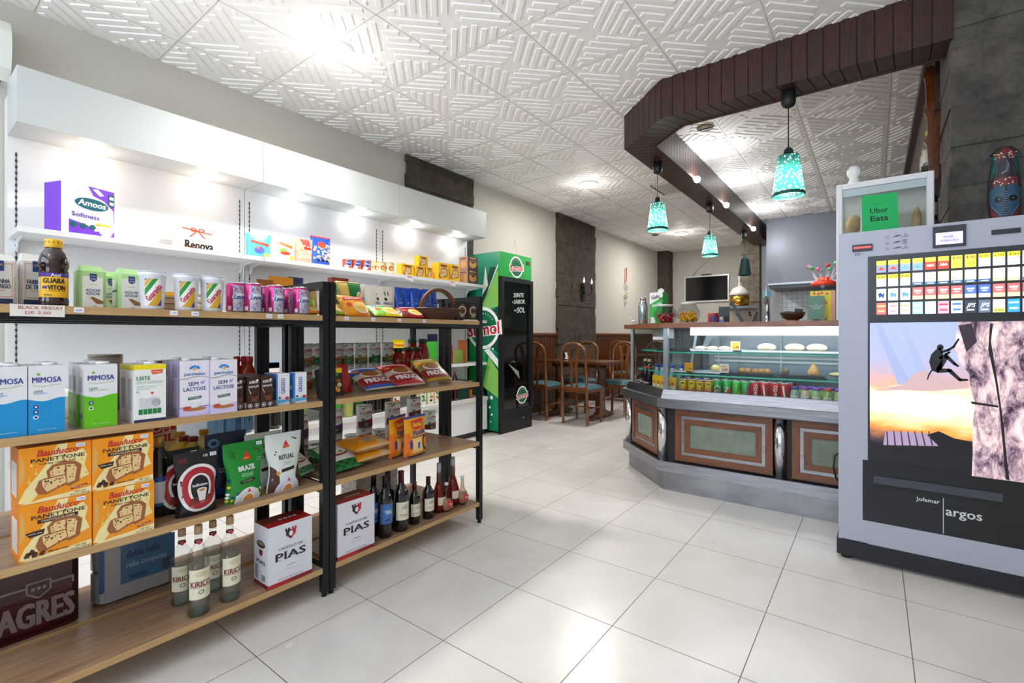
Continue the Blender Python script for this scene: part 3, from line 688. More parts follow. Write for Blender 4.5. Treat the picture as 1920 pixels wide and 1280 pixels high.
# ================================================================ CIGARETTE VENDING MACHINE
def rock_mat():
    m, n, l, b = new_mat('poster_rock'); tc = n.new('ShaderNodeTexCoord'); mp = n.new('ShaderNodeMapping'); mp.inputs['Scale'].default_value = (2.2, 1, .9)
    nz = n.new('ShaderNodeTexNoise'); nz.inputs['Scale'].default_value = 9; nz.inputs['Detail'].default_value = 12; nz.inputs['Roughness'].default_value = .72; nz.inputs['Distortion'].default_value = .5
    cr = n.new('ShaderNodeValToRGB'); e = cr.color_ramp.elements; e[0].position = .39; e[0].color = lin('2a1c2c'); e[1].position = .66; e[1].color = lin('f0e2e6')
    q = e.new(.46); q.color = lin('8f7486'); q = e.new(.55); q.color = lin('d8bcbc')
    l.new(tc.outputs['Object'], mp.inputs[0]); l.new(mp.outputs[0], nz.inputs['Vector']); l.new(nz.outputs[0], cr.inputs[0]); l.new(cr.outputs[0], b.inputs['Base Color'])
    l.new(cr.outputs[0], b.inputs['Emission Color']); b.inputs['Emission Strength'].default_value = .62; b.inputs['Roughness'].default_value = .2; return m
def sky_mat():
    m, n, l, b = new_mat('poster_sunset'); tc = n.new('ShaderNodeTexCoord'); sp = n.new('ShaderNodeSeparateXYZ'); l.new(tc.outputs['Object'], sp.inputs[0])
    nz = n.new('ShaderNodeTexNoise'); nz.inputs['Scale'].default_value = 5; nz.inputs['Detail'].default_value = 5; mp = n.new('ShaderNodeMapping'); mp.inputs['Scale'].default_value = (1, 1, 3); l.new(tc.outputs['Object'], mp.inputs[0]); l.new(mp.outputs[0], nz.inputs['Vector'])
    a = n.new('ShaderNodeMath'); a.operation = 'MULTIPLY_ADD'; l.new(nz.outputs[0], a.inputs[0]); a.inputs[1].default_value = .16; a.inputs[2].default_value = -.08
    s = n.new('ShaderNodeMath'); l.new(a.outputs[0], s.inputs[0]); l.new(sp.outputs[2], s.inputs[1])
    mr = n.new('ShaderNodeMapRange'); mr.inputs[1].default_value = .50; mr.inputs[2].default_value = 1.16; l.new(s.outputs[0], mr.inputs[0])
    cr = n.new('ShaderNodeValToRGB'); e = cr.color_ramp.elements; e[0].position = 0; e[0].color = lin('14121c'); e[1].position = 1; e[1].color = lin('9ba6cc')
    for p_, c in ((.13, '1c1824'), (.19, '5a3c40'), (.25, 'f29a4a'), (.32, 'ffdca0'), (.42, 'fff6e6'), (.50, 'ffe6c4'), (.56, 'e0a488'), (.63, 'b8a0b0'), (.78, 'a2a8c8')): q = e.new(p_); q.color = lin(c)
    l.new(mr.outputs[0], cr.inputs[0]); l.new(cr.outputs[0], b.inputs['Base Color']); l.new(cr.outputs[0], b.inputs['Emission Color']); b.inputs['Emission Strength'].default_value = .8; b.inputs['Roughness'].default_value = .15; return m
def vending():
    ox = .27; t = thing('vending_machine', 'large grey cigarette vending machine with lit selection buttons and a climber poster', 'vending machine', (ox, 2.88, 0))
    x0, x1 = -.142-ox, .70-ox; GR = K('abafbe', .42, .15)
    X = lambda u, y=2.87: Xy(u, y)-ox
    b = MB(); b.box(x0, x1, 0, .42, .095, 1.60, GR); b.box(x0-.001, x0+.012, -.006, .002, .095, 1.4755, GR)
    b.box(x0, x1, -.006, 0, 1.476, 1.60, GR); b.box(x0+.012, X(1627), -.006, 0, .10, 1.476, GR); b.box(X(1627), x1, -.006, 0, .095, .207, GR)
    b.box(x1-.02, x1, -.006, 0, .208, 1.4755, GR); b.build('cabinet', t)
    MB().box(x0-.008, x1+.005, -.012, .42, .022, .094, K('17191e', .5)).build('plinth', t)
    for x in (x0+.03, x1-.04): MB().lathe([(.022, 0), (.024, .010), (.015, .023)], K('0a0a0a', .5), 14, (x, .03, 0)).build('foot', t)
    # selection panel
    px0, px1 = X(1628), x1-.02
    b = MB(); b.box(px0, px1, -.010, -.001, 1.160, 1.476, K('15181f', .3)); b.build('button_panel', t)
    us = [1643.4, 1665.4, 1687.5, 1710.6, 1733.4, 1757.8, 1781.8, 1807.5, 1833.8, 1861, 1888.5, 1917.2]
    xs = [X(u) for u in us]; pit = (xs[11]-xs[0])/11; cols = [xs[0]+pit*i for i in range(14)]; bw = .036
    R1 = [('8a93a8', 'd83a2a', 'f4e23c', '4.80')]*2+[('8fa6bc', '6fb6dc', 'f4e23c', '4.80')]*2+[('e8402e', 'ffffff', 'f8d83a', '4.80')]*2+[('f4d84e', 'f0c838', 'f4d84e', '4.90')]*2+[('ffffff', 'c23a7a', 'f6ea3c', '6.00')]*2+[('ffffff', 'c23a7a', 'f6ea3c', '4.80')]*4
    R2 = [('ffffff', 'c23a7a', 'f6e43c', '4.80')]+[('ffffff', 'c23a7a', 'f6e43c', '4.90')]*2+[('fdfbe4', '2f6fae', '', '')]*2+[('fdf6b8', '2f6fae', '', '')]*2+[('f8faf0', '1f68b0', '', '')]*2+[('f8f6d0', 'd8cc98', '', '')]*2+[('e0ecf8', '2f6fae', '', '')]*3
    R3 = [('f4f8fc', '2458a0', '', '')]+[('f6fafc', '78bedc', '', '')]*2+[('e86a6a', 'ffe0a8', '', '')]*4+[('4a6cc4', 'ffeed0', '', '')]*2+[('e86a6a', 'ffe0a8', '', '')]*5
    R4 = [('e66a66', 'f2d080', '', ''), ('fdeef4', 'e89ab0', '', ''), ('f6efe2', 'd8b890', '', ''), ('9fd8f0', 'f4fafc', '', ''), ('f4f8ff', 'dfe8f8', '', ''), ('f2a8b8', 'd84a6a', '', ''), ('eef4fc', '3a78c0', '', ''), ('2c3648', 'e0e4e8', '', 'JPS'), ('5a6a80', 'f0f2f4', '', 'JPS'), ('f6e0e4', 'f4ec7c', '', '4.80'), ('3a96dc', 'c8e6fa', '', ''), ('f2b0c0', 'f6e460', '', ''), ('f4f4f4', 'c8c8d8', '', ''), ('f4f4f4', 'c8c8d8', '', '')]
    for j, (R_, zt) in enumerate(((R1, 1.451), (R2, 1.3847), (R3, 1.318), (R4, 1.252))):
        for i in range(14):
            c, a, hd, s = R_[i]; xx = cols[i]-.0; b = MB(); cx = xx+bw/2; zb = zt-.055; EM = 1.0
            b.box(xx, xx+bw, -.014, -.010, zb, zt, K(c, .3, emit=EM)); M = front(-.0142)
            if j == 0 or hd:
                b.rect(M, xx, zt-.020, xx+bw, zt, K(hd, .3, emit=EM), 1); b.txt(M, s, cx, zt-.0105, .0125, K('3a3410' if j == 0 and i > 5 or j else 'fff06a', .4, emit=.5 if i < 6 and j == 0 else 0), 2, .5, w=.030)
                if a == 'ffffff': b.txt(M, 'A&A', cx, zb+.02, .012, K(a, .3, emit=1), 2, 2, w=.026)
                elif a == 'c23a7a': b.txt(M, 'DENIM', cx, zb+.027, .0085, K(a, .3), 2, .5, w=.034)
                else: b.poly(M, [(xx+.004, zb+.012), (cx, zb+.026), (xx+bw-.004, zb+.012)], K(a, .3, emit=.6), 2)
            elif s == 'JPS': b.txt(M, 'JPS', cx, zb+.034, .018, K('ffffff', .3, emit=1), 2, .6, sk=.25, w=.026); b.rect(M, xx+.006, zb+.010, xx+bw-.006, zb+.016, K('ffffff', .3, emit=.8), 2)
            elif j == 2 and i > 2: b.rect(M, xx, zb, xx+bw, zb+.017, K(a, .3, emit=EM), 1); b.rect(M, xx+.006, zb+.036, xx+bw-.006, zb+.043, K('ffffff', .3, emit=1), 2); b.rect(M, xx+.010, zb+.027, xx+bw-.010, zb+.031, K('ffffff', .3, emit=1), 2)
            elif j == 2: b.poly(M, [(xx+.006, zb+.030), (xx+.014, zb+.040), (xx+.022, zb+.030), (xx+.031, zb+.036), (xx+.028, zb+.018), (xx+.024, zb+.006), (xx+.022, zb+.018), (xx+.014, zb+.018), (xx+.012, zb+.006)], K(a, .3, emit=.3), 1)
            elif j == 1: b.rect(M, xx, zb, xx+bw, zb+.012, K(a, .3, emit=.6), 1); b.rect(M, xx+.006, zb+.003, xx+bw-.006, zb+.007, K('ffffff', .3, emit=.8), 2)
            elif s: b.rect(M, xx, zb, xx+bw, zb+.020, K('f4ec7c', .3, emit=EM), 1); b.txt(M, s, cx, zb+.010, .012, K('3a3410', .4), 2, .5, w=.028)
            else: b.rect(M, xx+.005, zb+.012, xx+bw-.005, zb+.020, K(a, .3, emit=.8), 1); b.rect(M, xx+.003, zb+.036, xx+bw-.003, zb+.044, K(a, .3, emit=.7), 1)
            b.build('selection_button', t)
    # poster window
    b = MB(); pz0, pz1 = .50, 1.158
    b.rect(front(-.0085), px0+.006, pz0, px1, pz1, sky_mat(), 0)
    M = front(-.0088); Z = lambda u, v: Zy(u, v, 2.87); P = lambda u, v: (X(u), Z(u, v)); rm = rock_mat()
    for (a0, a1, c) in ((1640, 1652, '9ba6cc'), (1660, 1678, 'a4aed0'), (1686, 1696, 'a0aace')): b.poly(M, [P(a0, 607), P(a1, 607), P(a1+52, 715), P(a0+44, 722)], K(c, .2, emit=.62), .6)
    b.poly(M, [P(1636, 732), P(1690, 722), P(1716, 700), P(1732, 694), P(1748, 702), P(1775, 706), P(1812, 712), P(1818, 728), P(1740, 733), P(1690, 731)], K('c2a3a6', .2, emit=.62), .8)
    b.poly(M, [P(1633, 832), P(1700, 838), P(1738, 815), P(1760, 808), P(1790, 822), P(1824, 828), P(1824, 888), P(1633, 862)], K('1a1720', .2, emit=.05), 1)
    b.poly(M, [P(1660, 808), P(1735, 812), P(1760, 836), P(1656, 834)], K('a58fae', .2, emit=.5), 2)
    for k in range(7): b.poly(M, [P(1662+k*13, 808), P(1664+k*13, 808), P(1666+k*14, 835), P(1663+k*14, 835)], K('4a3a4c', .2), 3)
    b.poly(M, [(X(1796), pz1), P(1792, 636), P(1790, 655), P(1800, 680), P(1817, 700), P(1820, 730), P(1828, 760), P(1823, 800), P(1824, 850), P(1822, 892), (px1, Z(1920, 905)-.0), (px1, pz1)], rm, 2)
    b.poly(M, [P(1862, 606), P(1858, 640), P(1868, 700), P(1874, 740), P(1882, 800), P(1888, 860), P(1893, 900), P(1886, 898), P(1880, 830), P(1873, 760), P(1866, 715), P(1853, 655), P(1856, 606)], K('1c1220', .3), 3)
    b.poly(M, [P(1820, 752), P(1872, 760), P(1872, 764), P(1822, 757)], K('241824', .3), 3)
    b.poly(M, [P(1797, 610), P(1822, 606), P(1832, 640), P(1812, 660), P(1806, 640)], K('3a2838', .3, emit=.02), 3)
    bk = K('0b1018', .4); L = 4
    def limb(pts, w0, w1):
        for k in range(len(pts)-1):
            a, c = Vector(pts[k]), Vector(pts[k+1]); n_ = Vector((-(c-a).y, (c-a).x)).normalized(); wa = w0+(w1-w0)*k/(len(pts)-1); wb = w0+(w1-w0)*(k+1)/(len(pts)-1)
            b.poly(M, [a+n_*wa, a-n_*wa, c-n_*wb, c+n_*wb], bk, L); b.ell(M, c.x, c.y, wb, wb, bk, L, 10)
    b.poly(M, [P(1755, 655), P(1764, 650), P(1768, 662), P(1766, 690), P(1758, 698), P(1747, 695), P(1742, 678), P(1746, 664)], bk, L)
    b.ell(M, X(1763), Z(1763, 651), .0115, .0135, bk, L, 14)
    limb([P(1764, 660), P(1778, 656), P(1788, 650), P(1797, 636)], .006, .0035); limb([P(1762, 672), P(1774, 664), P(1780, 660)], .0065, .004)
    limb([P(1760, 692), P(1775, 668), P(1790, 682), P(1796, 686)], .009, .004); limb([P(1756, 695), P(1780, 694), P(1800, 712), P(1813, 712)], .010, .0045)
    limb([P(1747, 694), P(1741, 704), P(1739, 711)], .003, .002)
    b.build('poster', t)
    # lower black front
    b = MB(); yq = -.007
    b.box(px0-.022, px1, yq, -.001, .207, .498, K('101318', .25)); b.poly3([(px0-.002, yq, .498), (px0+.006, yq, .498), (px0+.006, yq, 1.16), (px0, yq, 1.16)], K('101318', .3)); b.build('lower_front', t)
    sx0, sx1 = X(1638), X(1880)
    MB().box(sx0, sx1, -.016, -.007, .395, .430, K('3a3f4a', .35)).box(sx0, sx1, -.010, -.007, .375, .395, K('020304', .4)).build('pick_up_slot', t)
    b = MB(); M = front(-.0073); sv = K('d2d5da', .3, .3)
    b.txt(M, 'Jofemar', X(1763)-.002, .352, .0185, sv, 2, 1.2, al='r'); b.rect(M, X(1768), .212, X(1769.4), .372, sv, 2); b.txt(M, 'argos', X(1773)+.001, .318, .040, sv, 2, 1.2, al='l'); b.build('maker_name', t)
    # top controls
    b = MB(); b.box(X(1749), X(1811), -.020, -.005, 1.492, 1.585, K('12141c', .35)); s = b.build('display_bezel', t)
    b = MB(); b.box(X(1754), X(1805), -.0205, -.0195, 1.503, 1.556, K('b9b4f4', .3, emit=1.1)); M = front(-.0206); b.txt(M, 'PEDIR', X(1778), 1.536, .009, K('3a3a90', .4), 1, .3); b.txt(M, 'ATENÇÃO', X(1779), 1.520, .009, K('3a3a90', .4), 1, .3); b.build('screen', s)
    b = MB(); b.box(X(1598), X(1636), -.014, -.005, 1.505, 1.538, K('120c10', .35)); b.box(X(1601), X(1633), -.016, -.013, 1.519, 1.527, K('ff3038', .3, emit=3)); b.build('note_slot', t)
    b = MB(); b.box(X(1859), X(1914), -.012, -.005, 1.528, 1.548, K('101218', .35)); b.build('coin_slot', t)
    b = MB(); M = front(-.0062); gk = K('5b5f68', .5)
    for k, z in enumerate((1.561, 1.533, 1.506)):
        b.ell(M, X(1664), z, .0085, .0075, gk, 1, 16, .85); b.txt(M, str(k+1), X(1664), z, .008, gk, 1)
        b.poly(M, [(X(1672), z-.002), (X(1682), z+.007), (X(1690), z+.006), (X(1691), z+.004), (X(1684), z-.001)], gk, 1)
        if k == 1:
            for q in range(12): b.rect(M, X(1692)+(q % 3)*.006, z-.010+(q//3)*.006, X(1692)+(q % 3)*.006+.0045, z-.006+(q//3)*.006, gk, 1)
        else: b.rect(M, X(1690), z-.004, X(1704), z-.001, gk, 1); b.ell(M, X(1698), z+.006, .005, .005, gk, 1, 10, .6)
    b.rect(M, X(1603), 1.4875, X(1612), 1.4965, gk, 1); b.rect(M, X(1605), 1.4895, X(1610), 1.4945, K('abafbe', .42), 2); b.txt(M, '10  5', X(1618), 1.492, .0055, gk, 1)
    b.build('printed_instructions', t)
vending()

# ================================================================ BREAD CABINET ON THE COUNTER
def bread_cabinet():
    x0, x1, y0, y1, z0, z1 = -.181, .258, 3.42, 3.455, 1.187, 1.985
    y1 = 3.44+.2
    x1 = .256
    t = thing('glass_food_cabinet', 'white framed glass cabinet with bread inside, on the counter behind the vending machine', 'display cabinet', ((x0+x1)/2, y0, z0)); cx = (x0+x1)/2; hw = (x1-x0)/2; h = z1-z0; d = .16; wm = K('e9ebef', .35)
    b = MB()
    for sx in (-1, 1):
        for yy in (0, d-.025): b.box(sx*hw-(.032 if sx > 0 else 0), sx*hw+(.032 if sx < 0 else 0), yy, yy+.025, 0, h, wm, bev=.005)
    b.box(-hw+.03, hw-.03, 0, .025, h-.032, h-.001, wm); b.box(-hw+.03, hw-.03, d-.025, d, h-.032, h-.001, wm); b.box(-hw+.005, hw-.005, .002, d-.002, h-.008, h, wm); b.box(-hw+.01, hw-.01, .002, d-.002, 0, .03, wm)
    b.build('frame', t)
    b = MB(); b.box(-hw+.03, hw-.03, .012, .015, .03, h-.032, pane('cabinet_glass', 'f2f6f5', .94)); b.box(-hw+.033, hw-.033, .009, .0115, h-.075, h-.033, K('b4c6cc', .2)); b.build('glass_pane', t)
    MB().box(-hw+.03, hw-.03, d-.012, d-.008, .03, h-.032, K('dcded6', .5)).build('back_pane', t)
    b = MB(); b.box(-hw+.03, hw-.03, .03, d-.03, .405, .410, pane('shelf_glass', 'f0faf8', .95)); b.build('glass_shelf', t)
    kx = Xy(1601, 3.45)-cx; MB().lathe([(.030, 0), (.034, .01), (.026, .03), (.020, .045), (.030, .055), (.036, .075), (.034, .095), (.022, .112), (.004, .118)], K('f2f2f2', .3), 24, (kx, .07, h)).build('finial', t)
    for i, (x, z, r, lab) in enumerate(((-.135, .465, .05, 'lowest at the left, behind the glass of the white cabinet'), (-.135, .575, .05, 'middle one at the left'), (-.06, .64, .045, 'topmost, just left of the green card'), (-.045, .455, .038, 'low, half behind the green card'), (.15, .53, .04, 'long and darker, right of the green card'))):
        b = MB(); b.ball((0, 0, 0), r, noisy('bread_crust', 'cc9c62', 'ecc894', 14, .7), 16, (.8 if i < 4 else .55, .8, 1 if i < 4 else 2.2)); o = b.build('bread_roll', None, (cx+x, y0+.08, z0+z+(.012 if i == 4 else 0)))
        tag(o, 'bread roll '+lab, 'bread', 'bread rolls in the white glass cabinet')
bread_cabinet()
t = thing('table_tent_card', 'green folded delivery advert card standing on top of the vending machine', 'card', (.02, 2.99, 1.602), .12)
b = MB(); gm = K('12b562', .5); b.prism([(-.0015, 0), (.0015, 0), (.045, .205), (.042, .205)], -.07, .075, gm, 'x'); b.prism([(.0875, 0), (.0905, 0), (.045, .205), (.042, .205)], -.07, .075, K('f2f2f2', .5), 'x')
M = plane((0, -.0016, 0), (1, 0, 0), Vector((0, .0435, .205)).normalized()); b.txt(M, 'Uber', 0, .125, .030, K('10241a', .5), 1, .6, w=.072); b.txt(M, 'Eats', 0, .083, .030, K('10241a', .5), 1, 1.6, w=.070); b.txt(M, 'disponível na', 0, .158, .005, K('10241a', .5), 1)
b.poly3([(.0752, 0, 0), (.0752, .0905, 0), (.0752, .0435, .205)], K('eef0f0', .5)); b.build('card', t)
# ================================================================ DINING CORNER
def chair(lab, x, y, rz):
    """backrest towards local -y, seat towards +y"""
    t = thing('dining_chair', lab, 'chair', (x, y, 0), rz, 'wooden dining chairs with hooped backs and teal seats')
    w = .17
    def hoop(a):           # backrest outline: up, over the arch, down
        return a
    for s in (-1, 1):
        MB().tube([(s*w, .02, 0), (s*w, 0, .30), (s*w, -.005, .46)], .018, M_CHAIR, 8).build('rear_leg', t)
        MB().tube([(s*(w+.005), .37, 0), (s*(w+.005), .36, .40)], .018, M_CHAIR, 8, lambda q: .014+.006*q).build('front_leg', t)
        MB().tube([(s*w, .01, .20), (s*(w+.004), .365, .20)], .010, M_CHAIR, 8).build('side_stretcher', t)
    pts = [(-w, -.005, .455), (-w, -.02, .70), (-w*1.0, -.03, .86)]
    for k in range(9): a = PI-PI*k/8; pts.append((w*math.cos(a), -.034-.006*math.sin(a), .87+.13*math.sin(a)))
    pts += [(w, -.03, .86), (w, -.02, .70), (w, -.005, .455)]
    MB().tube(pts, .018, M_CHAIR, 8).build('back_hoop', t)
    MB().box(-w, w, -.016, .012, .425, .465, M_CHAIR).build('back_rail', t)
    for s in (-1, 1):
        q = [(s*.035, -.004, .46), (s*.038, -.012, .58), (s*.030, -.02, .70), (s*.045, -.03, .82), (s*.075, -.036, .955)]
        b = MB(); V_ = [Vector(p) for p in q]
        for k in range(4):
            a, c = V_[k], V_[k+1]; wa, wc = .013+.003*k, .013+.003*(k+1)
            i = b.vs([(a.x-wa, a.y-.006, a.z), (a.x+wa, a.y-.006, a.z), (a.x+wa, a.y+.006, a.z), (a.x-wa, a.y+.006, a.z), (c.x-wc, c.y-.006, c.z), (c.x+wc, c.y-.006, c.z), (c.x+wc, c.y+.006, c.z), (c.x-wc, c.y+.006, c.z)])
            for f in ((0, 1, 5, 4), (1, 2, 6, 5), (2, 3, 7, 6), (3, 0, 4, 7)): b.face([i+j for j in f], M_CHAIR)
        b.build('back_splat', t)
    MB().box(-w-.01, w+.01, .01, .385, .395, .435, M_CHAIR, bev=.01).build('seat_frame', t)
    m = noisy('teal_upholstery', '355c68', '466f7a', 40, .6)
    def cu_(a, c):
        x_, y_ = (a-.5)*2, (c-.5)*2; ed = (1-abs(x_)**4)*(1-abs(y_)**4)
        return (x_*(w+.018), .20+y_*.205, .436+.052*max(0, ed)**.45)
    MB().grid(cu_, 14, 14, m).build('seat_cushion', t)
    MB().tube([(-w, .19, .20), (w, .19, .20)], .010, M_CHAIR, 8).build('cross_stretcher', t)
    return t
CH = [('wooden dining chair with hooped back, nearest, its back to the camera', -2.94, 5.16, 0, ),
      ('wooden dining chair partly hidden behind the green fridge', -3.53, 5.17, 0),
      ('wooden dining chair facing the camera at the right end of the nearest table', -2.83, 6.36, PI),
      ('wooden dining chair seen through the nearest chair, on the far side of the table', -3.42, 6.36, PI),
      ('wooden dining chair at the far table, back to the camera, near the wall', -3.40, 7.48, 0),
      ('wooden dining chair at the far table, back to the camera, towards the counter', -2.75, 7.48, 0),
      ('wooden dining chair on the far side of the far table', -2.75, 8.88, PI)]
c0 = chair(*CH[0])
for lb, x, y, rz in CH[1:]: dup(c0, (x, y, 0), rz, lb)
def table(y0, y1, lab, x0=-3.74, x1=-2.70):
    cx, cy_ = (x0+x1)/2, (y0+y1)/2; t = thing('dining_table', lab, 'table', (cx, cy_, 0), 0, 'wooden dining tables'); hx, hy = (x1-x0)/2, (y1-y0)/2
    MB().box(-hx, hx, -hy, hy, .725, .755, M_TABLE, bev=.02).build('tabletop', t)
    MB().box(-hx+.10, hx-.10, -.05, .05, .66, .725, M_TABLE).build('apron', t)
    for s in (-1, 1):
        x = s*(hx-.20); b = MB(); b.prism([(-.10, .07), (.10, .07), (.075, .20), (.075, .62), (.13, .725), (-.13, .725), (-.075, .62), (-.075, .20)], x-.02, x+.02, M_TABLE, 'x'); b.build('pedestal', t)
        f = [(-.31, 0), (-.31, .035), (-.24, .06), (-.16, .065), (-.10, .10), (.10, .10), (.16, .065), (.24, .06), (.31, .035), (.31, 0), (.24, 0), (.22, .015), (-.22, .015), (-.24, 0)]
        b = MB(); b.prism(f, x-.035, x+.035, M_TABLE, 'x'); b.build('foot', t)
    MB().box(-hx+.2, hx-.2, -.02, .02, .22, .30, M_TABLE).build('stretcher', t)
table(5.50, 6.10, 'dark wooden dining table nearest, beside the green fridge'); table(7.88, 8.48, 'dark wooden dining table further back by the left wall')
def holder(x, y, z, lab):
    t = thing('napkin_dispenser', lab, 'napkin holder', (x, y, z), .2, 'napkin dispensers on the tables')
    MB().box(-.045, .045, -.03, .03, 0, .11, K('17171a', .3)).box(-.055, -.045, -.035, .035, 0, .115, K('222226', .3)).box(.045, .055, -.035, .035, 0, .115, K('222226', .3)).build('case', t)
    MB().poly3([(-.034, -.033, .012), (.034, -.033, .012), (.020, -.034, .06), (.036, -.033, .105), (-.036, -.033, .105), (-.020, -.034, .06)], K('f0f0f0', .6)).build('napkins', t)
holder(-3.40, 5.78, .756, 'black napkin dispenser with white paper on the nearest table'); holder(-2.80, 8.1, .756, 'black napkin dispenser on the far table')
# candle sconce on the middle pilaster
t = thing('wall_sconce', 'black wrought iron sconce with two candle bulbs on the stone pilaster', 'wall lamp', (XL+.05, 6.93, 1.78))
MB().box(0, .02, -.045, .045, -.12, .16, K('0c0c0c', .5)).build('wall_plate', t)
for s in (-1, 1):
    b = MB(); b.tube([(.02, 0, .02), (.07, s*.05, -.03), (.10, s*.12, .0), (.10, s*.13, .09)], .006, K('0c0c0c', .5), 6).lathe([(.02, .085), (.026, .10), (.011, .10), (.011, .15)], K('0c0c0c', .5), 12, (.10, s*.13, 0)); b.build('arm', t)
    MB().lathe([(.010, .15), (.018, .175), (.016, .20), (.006, .235), (.001, .25)], K('f4f2ea', .25, emit=.5), 14, (.10, s*.13, 0)).build('candle_bulb', t)
# dried garland
gx, gy = XL+.03, Yx(1174, XL+.03); zt_, zb_ = Zx(1174, 502, gx), Zx(1174, 582, gx)
t = thing('hanging_garland', 'thin dried flower garland with a red ribbon hanging on the cream wall', 'wall decoration', (gx, gy, zt_))
MB().tube([(0, 0, 0), (.004, .005, -.12), (0, 0, -.28)], .012, K('c4584a', .7), 6).build('ribbon', t)
b = MB(); rnd = random.Random(3)
b.tube([(0, 0, -.25), (.005, .01, -.5), (0, -.02, zb_-zt_)], .004, K('a39377', .8), 5)
for k in range(34):
    z = -.22-rnd.random()*.45; a = rnd.uniform(-.075, .075)*(1.1+z); b.ball((rnd.uniform(0, .02), a, z), rnd.uniform(.007, .016), K(rnd.choice(['d6c8a8', 'c98f6c', 'e4dccb', 'b49a78']), .8), 6)
b.build('dried_flowers', t)
# television
tx0, tx1 = Xy(1283, 10.70), Xy(1367, 10.70); tz0, tz1 = Zy(1325, 566, 10.7), Zy(1325, 516, 10.7)
t = thing('television', 'flat television with silver white frame on the back wall, switched off', 'television', ((tx0+tx1)/2, 10.70, (tz0+tz1)/2)); hw, hh = (tx1-tx0)/2, (tz1-tz0)/2
MB().box(-hw, hw, 0, .035, -hh, hh, K('d5d8dc', .3, .3)).build('housing', t); MB().box(-hw+.03, hw-.03, -.002, .002, -hh+.035, hh-.03, K('07080b', .12)).build('screen', t)
MB().box(-.10, .10, .0, .03, hh, hh+.03, K('101214', .4)).build('receiver', t)
b = MB(); b.tube([(-hw+.15, .03, hh), (-hw+.30, .045, hh+.16), (-hw+.52, .045, hh+.34), (-hw+.62, .045, hh+.60)], .009, K('b7ad9c', .6), 6); b.build('cable', t)
# extractor hood and bar back
hx0 = Xy(1437, 8.6); hz = Zy(1437, 535, 8.6)
t = thing('extractor_hood', 'large grey metal extractor hood above the bar kitchen', 'extractor hood', (hx0, 8.6, 0))
b = MB(); b.box(0, 1.25, 0, .80, hz, ZC-.003, K('8e909b', .4, .35)); b.build('hood_body', t)
MB().box(-.005, 1.255, -.006, -.0005, hz, hz+.03, M_STEEL).box(.03, 1.22, .03, .77, hz-.05, hz-.001, K('5a5c60', .4, .5)).build('hood_rim', t)
def steel_box(name, lab, cat, x0, x1, y0, y1, z0, z1, m):
    b = MB(); b.box(-(x1-x0)/2, (x1-x0)/2, 0, y1-y0, 0, z1-z0, m); n = max(1, round((x1-x0)/.6)); w = (x1-x0)/n
    t = thing(name, lab, cat, ((x0+x1)/2, y0, z0)); b.build('body', t)
    for k in range(n):
        xx = -(x1-x0)/2+k*w; d = MB().box(xx+.01, xx+w-.01, -.012, -.001, .05, z1-z0-.05, m).build('door', t); MB().box(xx+.05, xx+.2, -.03, -.0125, z1-z0-.10, z1-z0-.085, M_CHROME).build('handle', d)
steel_box('back_bar_cabinet', 'low steel cabinet along the bar back wall', 'cabinet', -1.05, 1.2, 8.75, 9.40, 0, .95, K('b6bcc2', .3, .4))
# coffee machine and tap column seen over the counter
ex, ey = -1.33, 6.55
t = thing('espresso_machine', 'brass and steel espresso machine with a domed white top on the bar', 'coffee machine', (ex, ey, 1.187), .3)
MB().box(-.17, .17, -.16, .16, 0, .03, M_BLK).box(-.16, .16, .02, .15, .03, .26, K('c9b9a8', .35, .2)).box(-.16, .16, -.14, .14, .24, .275, M_STEEL).build('body', t)
MB().lathe([(.10, .276), (.115, .29), (.115, .40), (.10, .41)], K('c79a3a', .18, .9), 28, (-.03, 0, 0)).build('brass_boiler', t)
MB().lathe([(.118, .41), (.11, .45), (.07, .50), (.03, .525), (.012, .53), (.010, .60), (.016, .62), (.004, .66)], K('e9e4de', .3), 28, (-.03, 0, 0)).build('dome', t)
for s in (-1, 1): MB().tube([(s*.07, -.15, .20), (s*.07, -.15, .16), (s*.07, -.24, .15)], .012, K('1a1a1a', .4), 8).build('filter_handle', t)
t = thing('beer_tap', 'chrome beer tap with a round badge beside the espresso machine', 'tap', (-1.02, 6.40, 1.187))
MB().lathe([(.05, 0), (.05, .02), (.028, .03), (.026, .38), (.04, .40), (.01, .42)], M_CHROME, 20).build('column', t); MB().tube([(0, 0, .34), (-.0, -.10, .36), (0, -.13, .28)], .014, M_CHROME, 8).build('spout', t); MB().tube([(0, -.05, .38), (0, -.06, .52)], .009, K('e8e8ea', .3), 8).build('lever', t)
MB().box(-.045, .045, -.034, -.028, .36, .45, K('6ab0cc', .3)).build('badge', t)
